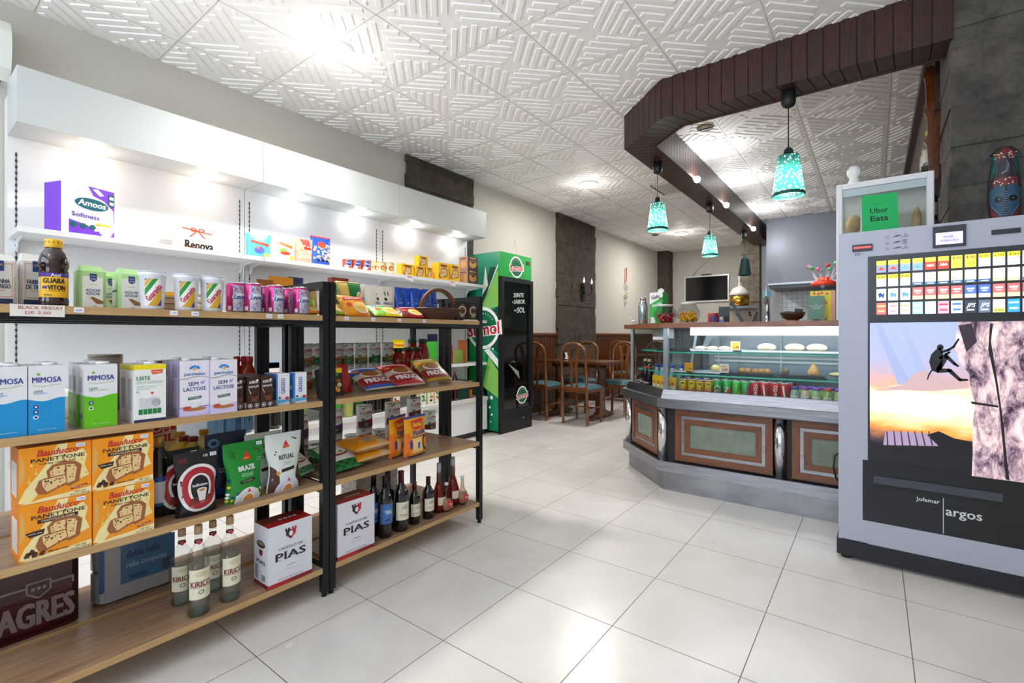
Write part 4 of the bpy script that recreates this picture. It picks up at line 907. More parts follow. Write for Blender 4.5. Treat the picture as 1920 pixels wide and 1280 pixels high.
# ================================================================ PRODUCT BUILDERS
WT, BK_, NV, RD = K('f0f0f2', .4), K('141416', .4), K('27358c', .4), K('c8202c', .4)
TAGM = K('eef0fb', .5)
def at(uL, uR, x, z, name, label, cat, group=None, rz=0, rx=0, dz=0):
    y0, y1 = Yx(uL, x), Yx(uR, x); t = thing(name, label, cat, (x, (y0+y1)/2, z+dz), R90+rz, group, rx); return t, y1-y0
def sticker(b, M, x, y, w=.018, h=.010, s='1,79'):
    b.rect(M, x-w/2, y-h/2, x+w/2, y+h/2, TAGM, 6); b.txt(M, s+'€', x, y, h*.5, K('4a4f9a', .5), 7, 0, w=w*.75)
def carton(t, w, d, h, m, art=None, side=None, top=None, cap=None, bev=.0, part='carton', tapx=0):
    b = MB(); b.box(-w/2, w/2, 0, d, 0, h, m, top, tapx, 0)
    if art: art(b, front(), w, h)
    if side: side(b, plane((-w/2, d/2, 0), (0, -1, 0)), d, h)
    o = b.build(part, t)
    if cap:
        x, y, r, hh, cm = cap; MB().lathe([(r, 0), (r, hh), (r*.9, hh+.001)], cm, 20, (x, y, h)).build('cap', t)
    return o
def wave_pts(w, y0, amp, ph, n=16, lo=0):
    return [(-w/2+w*i/n, y0+amp*math.sin(ph+2*PI*.95*i/n)) for i in range(n+1)]
def band_line(b, M, pts, th, m, l):
    for i in range(len(pts)-1): (x0, y0), (x1, y1) = pts[i], pts[i+1]; b.poly(M, [(x0, y0), (x1, y1), (x1, y1+th), (x0, y0+th)], m, l)
def mimosa_art(col, sub, dark):
    def f(b, M, w, h):
        p = wave_pts(w, h*.50, h*.022, PI*.75); b.poly(M, [(-w/2, 0)]+p+[(w/2, 0)][::1], K(col, .35), 1)
        b.txt(M, 'MIMOSA', 0, h*.795, h*.082, NV, 2, 1.2, w=w*.80); b.ell(M, -w*.235, h*.875, w*.05, w*.045, K('6cb82c', .4), 2, 14)
        band_line(b, M, [(x*.78, y+h*.245) for x, y in wave_pts(w, h*.46, h*.012, PI*.75)], h*.006, K('8ec63f', .4), 2)
        b.txt(M, 'LEITE', -w*.36, h*.625, h*.030, NV, 2, .6, al='l', w=w*.24); b.txt(M, sub, -w*.36, h*.594, h*.024, K(dark, .4), 2, .6, al='l', w=w*(.36 if len(sub) < 8 else .55))
        for k, (yy, c) in enumerate(((.40, '27358c'), (.325, '27358c' if 'MAGRO' == sub else 'ffffff'), (.25, 'ffffff')) if sub == 'MAGRO' else ((.40, '27358c'), (.315, 'ffffff'))):
            b.ell(M, -w*.30, h*yy, w*.075, w*.07, K(c, .4), 2, 18, 0 if c != 'ffffff' else .7); b.ell(M, -w*.30, h*yy, w*.035, w*.03, K('ffffff' if c != 'ffffff' else '27358c', .4), 3, 12)
        b.txt(M, 'Obtenha o melhor do leite', 0, h*.065, h*.014, WT, 2, 0, w=w*.5)
    return f
def mimosa_side(col):
    def f(b, M, d, h):
        b.rect(M, -d/2, 0, d/2, h*.52, K(col, .35), 1); b.rect(M, -d*.3, h*.56, d*.2, h*.80, K('b9bccb', .5), 1); b.ell(M, .0, h*.18, d*.15, d*.15, NV, 2, 14)
    return f
CARTM = K('e6e6ec', .35)
ITEMS = []
# ---------- middle shelf, front unit 1 (milk)
Z3 = ZT[2]
def milk(uL, uR, x, vt, label, art, side, m=CARTM, d=.065, capx=.01, name='milk_carton', grp='one litre milk cartons on the middle shelf', capm=None, capr=.016):
    t, w = at(uL, uR, x, Z3, name, label, 'milk carton', grp); h = Zx((uL+uR)/2, vt, x)-Z3
    carton(t, w, d, h, m, art, side, K('dcdce2', .4), (capx, d*.55, capr, .007, capm or K('f2f2f4', .35))); return t, h
mb_, hm = milk(53, 122, -1.850, 685, 'blue skimmed milk carton, right one of the front blue pair', mimosa_art('0c8fd0', 'MAGRO', '3aa0d8'), mimosa_side('0b6fb0'))
dup(mb_, (-1.850, mb_.location.y-.077, Z3), R90-.02, 'blue skimmed milk carton at the left edge, front row')
dup(mb_, (-1.925, mb_.location.y-.002, Z3), R90+.03, 'blue skimmed milk carton directly behind the right front blue one')
dup(mb_, (-1.925, mb_.location.y-.079, Z3), R90, 'blue skimmed milk carton behind the one at the left edge')
mg_, _ = milk(158, 220, -1.845, 683, 'green semi-skimmed milk carton, front of its file', mimosa_art('62bb0a', 'MEIO GORDO', '7cc242'), mimosa_side('58a80c'), d=.06)
dup(mg_, (-1.912, mg_.location.y-.004, Z3), R90-.03, 'green semi-skimmed milk carton, second of its file'); dup(mg_, (-1.98, mg_.location.y+.0, Z3), R90, 'green semi-skimmed milk carton, last of its file')
def leite_art(b, M, w, h):
    b.rect(M, -w/2, h*.915, w/2, h, K('f2dc10', .4), 1); b.rect(M, -w/2, 0, w/2, h*.05, K('1c2a4a', .4), 1)
    b.poly(M, [(w*.02, h*.90), (w*.40, h*.905), (w*.38, h*.84), (w*.06, h*.825)], K('e84a1c', .4), 2); b.txt(M, 'amanhecer', w*.21, h*.868, h*.026, K('fff0c0', .4), 3, .8, w=w*.28)
    gm = K('12803c', .4); b.txt(M, 'LEITE', -w*.42, h*.765, h*.065, gm, 2, 1.6, al='l', w=w*.42); b.txt(M, 'MEIO GORDO', -w*.42, h*.69, h*.050, K('9ab8a4', .4), 2, 0, al='l', w=w*.80)
    for k in range(3): b.rect(M, -w*.42, h*(.62-.028*k), w*(.38-.1*k*2), h*(.626-.028*k), K('8fc0a0', .4), 2)
    b.txt(M, '1L', -w*.38, h*.53, h*.032, gm, 2, 1.2, w=w*.09); b.ell(M, w*.06, h*.50, w*.045, w*.045, K('e03020', .4), 2, 14)
    b.poly(M, [(-w*.32, h*.17), (w*.28, h*.17), (w*.32, h*.40), (w*.10, h*.44), (-w*.10, h*.40), (-w*.34, h*.43)], K('d4d6dc', .4), 2); b.ell(M, w*.18, h*.33, w*.14, h*.06, K('8a8c94', .4), 3, 20, .8); b.ell(M, w*.18, h*.33, w*.10, h*.035, K('aeb0b8', .4), 3, 18)
    for k in range(5): b.rect(M, -w*.36+k*w*.145, h*.135, -w*.36+k*w*.145+w*.125, h*.225, gm, 3)
tl_, _ = milk(251, 311, -1.840, 683, 'white one litre milk carton with a yellow top band', leite_art, lambda b, M, d, h: (b.rect(M, -d/2, h*.9, d/2, h, K('d8c410', .4), 1), b.rect(M, -d*.3, h*.2, d*.25, h*.75, K('c4c6cc', .5), 1)), K('f0f0f0', .35), .07)
dup(tl_, (-1.92, tl_.location.y+.003, Z3), R90+.03, 'white one litre milk carton behind the one with the yellow top band')
def parm_art(b, M, w, h):
    lil = K('cfc4ea', .4); b.rect(M, -w/2, 0, w/2, h*.17, lil, 1); b.poly(M, [(-w/2, h*.17), (-w*.2, h*.19), (w*.1, h*.165), (w/2, h*.2), (w/2, h*.16), (-w/2, h*.16)], lil, 1)
    bl = K('1c8adc', .4)
    for a in (-1.15, -.6, 0, .6, 1.15):
        c, s_ = math.sin(a), math.cos(a); r0, r1 = w*.07, w*.22; q = w*.055
        b.poly(M, [(r0*c, h*.845+r0*s_*.8), ((r0+r1)/2*c-q*s_, h*.845+(r0+r1)/2*s_*.8+q*c), (r1*c, h*.845+r1*s_*.8), ((r0+r1)/2*c+q*s_, h*.845+(r0+r1)/2*s_*.8-q*c)], bl, 2)
    b.ell(M, 0, h*.845, w*.05, w*.045, K('f5a41c', .4), 3, 14)
    b.txt(M, 'parmalat', 0, h*.765, h*.060, K('1f5db4', .4), 2, 1, w=w*.70); band_line(b, M, [(x, y) for x, y in wave_pts(w, h*.69, h*.02, PI*1.3)], h*.007, K('2c6a4c', .4), 2)
    b.txt(M, 'SEM', -w*.05, h*.585, h*.068, K('1c3f8c', .4), 2, 1, w=w*.34, rot=.03); b.txt(M, 'LACTOSE', 0, h*.49, h*.068, K('1c3f8c', .4), 2, 1, w=w*.76, rot=.03)
    b.poly(M, [(w*.19, h*.60), (w*.24, h*.64), (w*.27, h*.60), (w*.36, h*.66), (w*.31, h*.58), (w*.24, h*.57)], K('a794d4', .4), 2)
    b.poly(M, [(-w*.24, h*.34), (w*.24, h*.36), (w*.22, h*.315), (-w*.22, h*.295)], K('1c6a48', .4), 2); b.txt(M, 'MEIO GORDO', 0, h*.328, h*.022, WT, 3, .5, w=w*.36, rot=.03)
    b.ell(M, 0, h*.125, w*.40, h*.035, K('b5714a', .4), 2, 24); b.poly(M, [(-w*.22, h*.27), (w*.22, h*.27), (w*.13, h*.155), (-w*.10, h*.15)], K('e4e6ea', .3), 3); b.ell(M, 0, h*.27, w*.22, h*.022, K('f4f4f6', .3), 4, 20); b.ell(M, -w*.27, h*.155, w*.13, h*.03, K('c8442a', .4), 4, 16)
pm_, _ = milk(337, 392, -1.845, 676, 'lactose free milk carton, left one of the front lilac pair', parm_art, lambda b, M, d, h: (b.rect(M, -d/2, 0, d/2, h, K('a99fc4', .4), 1), b.rect(M, -d*.3, h*.15, d*.3, h*.7, K('cdc6e0', .4), 2)), K('ece8f4', .35), .075, -.012, capr=.013)
dup(pm_, (-1.835, Yx(420, -1.835), Z3), R90+.02, 'lactose free milk carton, right one of the front lilac pair')
dup(pm_, (-1.93, pm_.location.y, Z3), R90, 'lactose free milk carton behind the left lilac one'); dup(pm_, (-1.925, Yx(420, -1.84)+.004, Z3), R90, 'lactose free milk carton behind the right lilac one')
def choc_art(b, M, w, h):
    b.txt(M, 'AGROS', 0, h*.835, h*.085, WT, 2, 1.5, w=w*.70, rot=.08); b.ell(M, w*.30, h*.88, w*.09, w*.09, WT, 2, 8); b.txt(M, 'CHOCOLATE', 0, h*.69, h*.065, WT, 2, 1, w=w*.80, rot=.06)
    b.ell(M, w*.08, h*.42, w*.33, h*.11, K('5a2c1c', .3), 2, 24); b.poly(M, [(-w*.25, h*.42), (w*.40, h*.42), (w*.30, h*.22), (-w*.12, h*.22)], K('6e3826', .3), 2); b.ell(M, w*.08, h*.44, w*.28, h*.07, K('3c1a10', .25), 3, 20)
    b.poly(M, [(-w*.42, h*.62), (-w*.36, h*.62), (-w*.18, h*.48), (-w*.22, h*.46)], K('d8c4a8', .4), 4)
    for s_ in (-1, 1): b.ell(M, s_*w*.26, h*.10, w*.17, w*.17, WT, 3, 20, .82); b.ell(M, s_*w*.26, h*.10, w*.07, w*.07, WT, 3, 12)
def small_milk(uL, uR, x, vt, nm, lab, grp, m, art, side, d=.045):
    t, w = at(uL, uR, x, Z3, nm, lab, 'milk drink', grp); h = Zx((uL+uR)/2, vt, x)-Z3; carton(t, w, d, h, m, art, side); return t
GC = 'small chocolate milk cartons on the middle shelf'
ch_ = small_milk(463, 487, -1.850, 706, 'chocolate_milk_carton', 'small brown chocolate milk carton, left one of the front pair', GC, K('3a2018', .35), choc_art, lambda b, M, d, h: (b.rect(M, -d*.42, h*.02, d*.42, h*.2, K('e8e4e0', .5), 1), b.ell(M, 0, h*.85, d*.13, d*.13, WT, 1, 8)))
yc = ch_.location.y; y2 = Yx(501, -1.85)
for x_, y_, lb in ((-1.852, y2, 'right one of the front pair'), (-1.905, yc, 'behind the left front one'), (-1.905, y2, 'behind the right front one'), (-1.86, yc-.054, 'leftmost, next to the lilac milk'), (-1.915, yc-.054, 'leftmost in the second row'), (-1.965, yc, 'third row, under the red capped bottles'), (-1.965, y2, 'third row, beside the black post')): dup(ch_, (x_, y_, Z3), None, 'small brown chocolate milk carton, '+lb)
def gres_art(b, M, w, h):
    b.rect(M, -w/2, 0, -w*.40, h, K('2878d0', .35), 1); b.txt(M, 'UCAL GRESSO'[5:], 0, h*.60, w*.30, K('2a4fae', .4), 2, 1.2, w=h*.50, rot=PI/2)
    b.poly(M, [(-w/2, h*.05), (w/2, h*.08), (w/2, h*.16), (-w/2, h*.17)], K('5ab4e8', .4), 2); b.ell(M, w*.30, h*.20, w*.16, h*.045, K('d8202c', .4), 3, 14); b.ell(M, -w*.25, h*.22, w*.1, h*.03, K('3a3a44', .4), 3, 10)
GG = 'small strawberry milk cartons on the middle shelf'
gr_ = small_milk(518, 543, -1.87, 700, 'strawberry_milk_carton', 'small blue and white strawberry milk carton, front left', GG, K('eceef4', .35), gres_art, lambda b, M, d, h: (b.rect(M, -d/2, h*.15, d/2, h, K('2878d0', .35), 1), b.ell(M, 0, h*.5, d*.2, d*.2, WT, 2, 10)))
dup(gr_, (-1.87, Yx(563, -1.87), Z3), R90-.03, 'small blue and white strawberry milk carton, front right beside the black post'); dup(gr_, (-1.925, gr_.location.y+.002, Z3), None, 'small blue and white strawberry milk carton behind the left one')

# ---------- panettone boxes (third shelf)
OR, ORD, CRM = K('f0960c', .4), K('e8820a', .4), K('f0e0a0', .4)
def bread_pic(b, M, x, y, s, l=3):
    cr, cb_, ch = K('9a5a30', .5), K('e8c48a', .5), K('4a2416', .5); rnd = random.Random(5)
    b.poly(M, [(x-.30*s, y-.02*s), (x-.34*s, y+.22*s), (x-.22*s, y+.38*s), (x+.05*s, y+.44*s), (x+.30*s, y+.40*s), (x+.44*s, y+.26*s), (x+.38*s, y-.22*s), (x+.15*s, y-.32*s), (x-.05*s, y-.2*s)], cr, l)
    b.poly(M, [(x-.24*s, y), (x-.27*s, y+.20*s), (x-.16*s, y+.32*s), (x+.06*s, y+.34*s), (x+.07*s, y-.16*s)], cb_, l+1); b.poly(M, [(x+.10*s, y-.24*s), (x+.09*s, y+.34*s), (x+.27*s, y+.31*s), (x+.33*s, y+.2*s), (x+.28*s, y-.18*s)], cb_, l+1)
    b.poly(M, [(x-.58*s, y-.26*s), (x-.50*s, y-.02*s), (x-.40*s, y+.02*s), (x+.08*s, y+.06*s), (x+.12*s, y-.22*s), (x-.35*s, y-.44*s), (x-.52*s, y-.40*s)], cr, l+2)
    b.poly(M, [(x-.44*s, y-.02*s), (x+.06*s, y+.03*s), (x+.10*s, y-.19*s), (x-.33*s, y-.38*s), (x-.42*s, y-.2*s)], cb_, l+3)
    for k in range(26):
        a, c = rnd.uniform(-.22, .28), rnd.uniform(-.1, .30); b.ell(M, x+a*s, y+c*s, .016*s, .016*s, ch, l+2 if c < .05 and a < .1 else l+4.5, 6) if not (c < .05 and a < .1) else None
    for k in range(18): a = rnd.uniform(-.38, .03); c = rnd.uniform(-.27, -.02) if a > -.2 else rnd.uniform(-.2, -.04); b.ell(M, x+a*s, y+c*s, .018*s, .018*s, ch, l+5, 6)
def pan_art(kind):
    def f(b, M, w, h):
        b.rect(M, -w/2, 0, w/2, h, OR, .5)
        b.poly(M, [(-w*.5, h*.05), (-w*.36, h*.0), (-w*.1, h*.35), (w*.12, h*.75), (w*.16, h*1), (w*.02, h*1), (-w*.16, h*.62), (-w*.42, h*.25)], CRM, 1)
        b.poly(M, [(w*.10, h*.80), (w*.38, h*.86), (w*.44, h*.74), (w*.40, h*.55), (w*.47, h*.35), (w*.34, h*.30), (w*.15, h*.6)], CRM, 1); b.poly(M, [(-w*.5, h*.30), (-w*.47, h*.9), (-w*.42, h*.72), (-w*.42, h*.45)], K('d9a85a', .4), 1)
        b.poly(M, [(-w*.5, 0), (w*.5, 0), (w*.5, h*.13), (w*.1, h*.08), (-w*.2, h*.06)], K('f3e2a8', .4), 1.5)
        b.txt(M, 'Bauducco', w*.02, h*.885, h*.115, RD, 3, 1.4, w=w*.56, sk=.22); b.rect(M, -w*.26, h*.822, -w*.02, h*.832, RD, 3)
        b.txt(M, 'PANETTONE', w*.03, h*.755, h*.070, K('2c1a12', .5), 3, 1.3, w=w*.74)
        if kind: b.poly(M, [(-w*.26, h*.70), (w*.30, h*.71), (w*.30, h*.645), (-w*.26, h*.63)], K('3a1a12', .5), 2); b.txt(M, 'CHOCOLATE CHIPS', w*.02, h*.671, h*.036, K('f6e8c8', .5), 3, .8, w=w*.46)
        else: b.txt(M, 'holiday sweet loaf', w*.02, h*.685, h*.040, K('4a2c1a', .5), 3, .8, w=w*.50, sk=.1)
        bread_pic(b, M, w*.08, h*.40, h*.62)
        if kind:
            b.poly(M, [(-w*.42, h*.50), (-w*.16, h*.53), (-w*.18, h*.44), (-w*.36, h*.41)], K('3a1a12', .5), 3); b.txt(M, 'taste the', -w*.29, h*.475, h*.024, WT, 4, .5, w=w*.18)
            for (a, c) in ((-.40, .10), (-.34, .14), (-.30, .09), (-.20, .09)): b.poly(M, [(w*(a-.04), h*c), (w*a, h*(c+.07)), (w*(a+.045), h*(c+.04)), (w*(a+.03), h*(c-.03)), (w*(a-.03), h*(c-.03))], K('4a2014', .4), 4)
            b.txt(M, 'slow rise', w*.02, h*.10, h*.040, K('3a1a12', .5), 4, 1, w=w*.28, sk=.1)
        else:
            b.poly(M, [(w*.20, h*.16), (w*.44, h*.20), (w*.44, h*.165), (w*.20, h*.125)], K('a81c24', .5), 4); b.txt(M, 'REAL FRUIT', w*.32, h*.163, h*.02, WT, 5, .5, w=w*.2)
            for (a, c) in ((-.33, .68), (-.27, .52), (-.36, .38), (.40, .52), (.36, .66), (.42, .40)): b.ell(M, w*a, h*c, w*.025, w*.025, K('e9cf62', .4), 3, 6); b.rect(M, w*a-.0005, h*c, w*a+.0005, h*(c+.10), K('f4e6a0', .4), 2.5)
        b.txt(M, 'NET WT', w*.34, h*.075, h*.026, K('2c1a12', .5), 4, 1, w=w*.16); b.txt(M, '16.0 oz. (454 g)', w*.33, h*.035, h*.026, K('2c1a12', .5), 4, .6, w=w*.28)
    return f
def pan_side(b, M, d, h):
    b.rect(M, -d/2, 0, d/2, h, ORD, .5); b.rect(M, -d*.30, h*.12, d*.32, h*.72, K('e6e4e2', .5), 1)
    for k in range(12): b.rect(M, -d*.26, h*(.16+.045*k), d*.28, h*(.168+.045*k), K('8a8a8e', .5), 2)
def panettone(uL, uR, x, z, h, kind, lab, rz=0, stick='12,90'):
    t, w = at(uL, uR, x, z, 'panettone_box', lab, 'panettone box', 'orange panettone boxes', rz)
    b = MB(); b.box(-w/2, w/2, 0, .125, 0, h, OR); pan_art(kind)(b, front(), w, h); pan_side(b, plane((-w/2, .0625, 0), (0, -1, 0)), .125, h); sticker(b, front(), w*.34, h*.94, .02, .011, stick); b.build('box', t)
    return t
hp = .155
panettone(35, 172, -1.848, ZT[1], hp, 1, 'orange panettone box with chocolate chips, lower left of the four'); panettone(175, 289, -1.842, ZT[1], hp, 0, 'orange panettone box of holiday loaf, lower right of the four')
panettone(34, 171, -1.852, ZT[1]+hp+.001, hp, 0, 'orange panettone box of holiday loaf, upper left of the four'); panettone(173, 287, -1.846, ZT[1]+hp+.001, hp, 1, 'orange panettone box with chocolate chips, upper right of the four')

# ---------- pouches and bags
class Bag:
    """soft bag: w,h,t size; foot=1 stands on a thick bottom, foot=0 pillow; prof(b) relative width"""
    def __init__(s, w, h, t, foot=1, prof=None, p=2.6): s.w, s.h, s.t, s.foot, s.p = w, h, t, foot, p; s.prof = prof or (lambda b: 1)
    def T(s, a, b):
        e = max(0, 1-abs(2*a-1)**s.p)**.5
        g = (max(0, 1-b**2.2) if s.foot else max(0, 1-abs(2*b-1)**s.p)**.5)
        if s.foot: g = max(g*(.62+.38*min(1, b*6)), 0)
        return s.t/2*e*g+.0006
    def M(s, x, z, l=0):
        a, b = x/s.w+.5, z/s.h; a_, b_ = min(max(a, 0), 1), min(max(b, 0), 1)
        return Vector((x*s.prof(b_), -s.T(a_, b_)-.0004-l*.00045, z))
    M.cur = .016; M.two = 1
    def make(s, m, nu=16, nv=14, back=None):
        b = MB()
        for sg in (-1, 1):
            b.grid(lambda i, j: ((i-.5)*s.w*s.prof(j) if sg < 0 else (.5-i)*s.w*s.prof(j), sg*s.T(i, j), j*s.h), nu, nv, m if sg < 0 else (back or m))
        if s.foot:
            q = [((i/8-.5)*s.w*s.prof(0), -s.T(i/8, 0), 0) for i in range(9)]+[((.5-i/8)*s.w*s.prof(0), s.T(i/8, 0), 0) for i in range(9)]; b.poly3(q[::-1], m)
        return b
def coffee(uL, uR, vt, x, lab, m, art, w_=None, rz=0, name='coffee_pouch', cat='coffee pouch', grp='coffee pouches on the third shelf', z=None, t_=.07, prof=None, hs=None, y=None):
    z = ZT[1] if z is None else z
    t, w = at(uL, uR, x, z, name, lab, cat, grp, rz); w = w_ or w; h = hs or Zx((uL+uR)/2, vt, x)-z
    t.location.x = x-t_/2
    bg = Bag(w, h, t_, 1, prof or (lambda b: .93-.16*math.sin(PI*min(1, b*1.25))**2+.08*b)); b = bg.make(m); art(b, bg.M, w, h); b.build('pouch', t); return t
def bell_art(b, M, w, h):
    y = h*.43
    b.ell(M, 0, y, w*.52, h*.37, K('e6e6e8', .35), 1, 40, 0, rings=4); b.ell(M, 0, y, w*.45, h*.325, K('a81c2a', .35), 2, 40, .70, rings=2); b.ell(M, 0, y-h*.0, w*.25, h*.20, BK_, 3, 30, rings=3)
    b.txt(M, 'bellissimo', 0, y+h*.055, h*.045, WT, 5, 1.4, w=w*.40); b.poly(M, [(-w*.30, y-h*.26), (w*.33, y-h*.18), (w*.26, y-h*.12), (-w*.24, y-h*.14)], K('6e2c1c', .4), 3)
    b.poly(M, [(-w*.10, y-h*.03), (w*.18, y-h*.02), (w*.11, y-h*.19), (-w*.04, y-h*.20)], K('dcdce0', .3), 4); b.ell(M, w*.04, y-h*.03, w*.14, h*.035, K('f0f0f2', .3), 5, 20); b.ell(M, w*.04, y-h*.032, w*.10, h*.022, K('c98a54', .4), 6, 18)
    b.txt(M, '10', w*.18, h*.915, h*.045, WT, 3, 1.4, w=w*.09); sticker(b, M, w*.36, h*.92, .022, .012, '2,49')
    for k in range(3): b.rect(M, -w*.42, h*(.90-.025*k), -w*.24, h*(.912-.025*k), K('8a2430', .4), 2)
CF = 'coffee pouches on the third shelf'
bel = coffee(332, 417, 848, -1.856, 'black stand-up pouch with a red ring and a white coffee cup, in front', K('1a1b1f', .32), bell_art, rz=.03)
dup(bel, (-1.965, bel.location.y-.035, ZT[1]), R90+.06, 'black stand-up pouch with a red ring, half hidden behind the front one')
def col_art(b, M, w, h):
    b.txt(M, 'COLOMBIA', w*.02, h*.44, h*.07, K('c8c4b8', .4), 2, 1, w=w*.62); b.ell(M, -w*.32, h*.86, w*.14, h*.07, K('5a8ab0', .4), 2, 9, .5); b.poly(M, [(w*.05, h*.62), (w*.25, h*.62), (w*.15, h*.76)], RD, 2)
    for (a, c, k) in ((-.05, .2, 'b4582a'), (.1, .26, '3a7ad0'), (.22, .12, 'd8dce8'), (-.2, .12, '2a50a0'), (.3, .3, '9a4c2c')): b.ell(M, w*a, h*c, w*.10, h*.06, K(k, .4), 2, 14, 0, rings=2)
coffee(398, 462, 812, -1.975, 'dark blue coffee pouch behind the green one', K('16224c', .35), col_art, w_=.15, rz=.05)
def braz_art(b, M, w, h):
    rnd = random.Random(2)
    for sx in (-1, 1):
        for k in range(9):
            for q in range(3): b.poly(M, [(sx*w*(.48-.10*q), h*(.03+.055*k)), (sx*w*(.53-.10*q-.02), h*(.06+.055*k)), (sx*w*(.48-.10*q), h*(.085+.055*k)), (sx*w*(.43-.10*q), h*(.06+.055*k))], K(rnd.choice(['f2cc2c', '1a3c84', 'ffffff', 'f2cc2c', '1c8a44']), .4), 1) if .48-.1*q > .30+.03*k*.9 or k < 3 else None
    b.poly(M, [(-w*.10, h*.70), (w*.12, h*.71), (w*.02, h*.86)], K('d4202c', .4), 2); b.txt(M, 'DELTA', w*.01, h*.735, h*.025, K('f6d23c', .4), 3, 1, w=w*.12)
    b.txt(M, 'BRAZIL', 0, h*.575, h*.085, WT, 2, 2.2, w=w*.46, rot=.04)
    for k in range(3): b.rect(M, -w*.17, h*(.475-.022*k), w*.17, h*(.482-.022*k), K('bfe8c8', .4), 2)
    b.poly(M, [(-w*.22, h*.365), (w*.22, h*.39), (w*.22, h*.345), (-w*.22, h*.315)], BK_, 2); b.txt(M, '100% ARÁBICA', 0, h*.355, h*.018, K('d8c89c', .4), 3, .5, w=w*.3, rot=.05)
    b.ell(M, w*.02, h*.0, w*.34, h*.24, K('e0e2e8', .35), 3, 30, a0=0, a1=PI, rings=2); b.ell(M, w*.02, h*.02, w*.13, h*.105, K('e89a3c', .4), 5, 24, a0=0, a1=PI); b.ell(M, w*.02, h*.02, w*.17, h*.14, K('f8f8fa', .4), 4, 24, a0=0, a1=PI); b.poly(M, [(w*-.03, h*.165), (w*.07, h*.165), (w*.02, h*.225)], K('d4202c', .4), 6)
    b.ell(M, w*.33, h*.68, w*.05, w*.05, K('9ad8a8', .4), 2, 16, .8)
    for (a, c) in ((.22, .87), (.27, .85), (.33, .84), (.36, .81)): b.ell(M, w*a, h*c, w*.025, h*.015, K('4a2214', .4), 2, 8)
    for q in range(5): b.poly(M, [(-w*.46, h*(.90-.02*q)), (-w*.24, h*(.84-.03*q)), (-w*.26, h*(.86-.03*q))], K('0a4a1e', .4), 2)
    sticker(b, M, w*.36, h*.94, .022, .012, '3,99')
coffee(424, 503, 830, -1.868, 'green coffee pouch with a red triangle and white lettering', K('12852c', .33), braz_art, rz=.05)
def rit_art(b, M, w, h):
    br = K('48281e', .4)
    for sx in (-1, 1): b.poly(M, [(sx*w*.49, h*.0), (sx*w*.49, h*.47), (sx*w*.36, h*.40), (sx*w*.26, h*.26), (sx*w*.22, h*.02)], br, 1)
    b.poly(M, [(-w*.09, h*.745), (w*.11, h*.755), (w*.02, h*.88)], K('d4202c', .4), 2); b.txt(M, 'DELTA', w*.01, h*.78, h*.024, K('f6d23c', .4), 3, 1, w=w*.11)
    b.txt(M, 'RITUAL', w*.0, h*.60, h*.085, K('26221f', .4), 2, 1.2, w=w*.46, rot=.04); b.poly(M, [(-w*.20, h*.395), (w*.24, h*.42), (w*.24, h*.365), (-w*.20, h*.34)], K('2c1c22', .4), 2)
    for k in range(3): b.rect(M, -w*.13, h*(.50-.02*k), w*.15, h*(.505-.02*k), K('a8aaa8', .4), 2)
    b.ell(M, w*.02, h*.0, w*.36, h*.25, K('d4daf0', .35), 3, 30, a0=0, a1=PI, rings=2); b.ell(M, w*.02, h*.02, w*.18, h*.13, K('f8f8fa', .4), 4, 24, a0=0, a1=PI); b.ell(M, w*.02, h*.02, w*.13, h*.10, K('e8924a', .4), 5, 24, a0=0, a1=PI); b.poly(M, [(w*-.03, h*.175), (w*.07, h*.175), (w*.02, h*.235)], K('d4202c', .4), 6)
    b.ell(M, -w*.30, h*.335, w*.06, h*.033, K('c8922c', .35), 3, 14)
    for (a, c) in ((.22, .90), (.27, .88), (.31, .87), (-.32, .66), (-.28, .70)): b.ell(M, w*a, h*c, w*.022, h*.014, K('4a2214', .4), 2, 8)
    sticker(b, M, w*.33, h*.95, .022, .012, '4,29')
rit = coffee(504, 573, 813, -1.868, 'white and brown coffee pouch, in front beside the black post', K('d8e0dc', .35), rit_art, rz=.04)
dup(rit, (-1.975, rit.location.y-.045, ZT[1]), R90+.05, 'white and brown coffee pouch, the one behind')

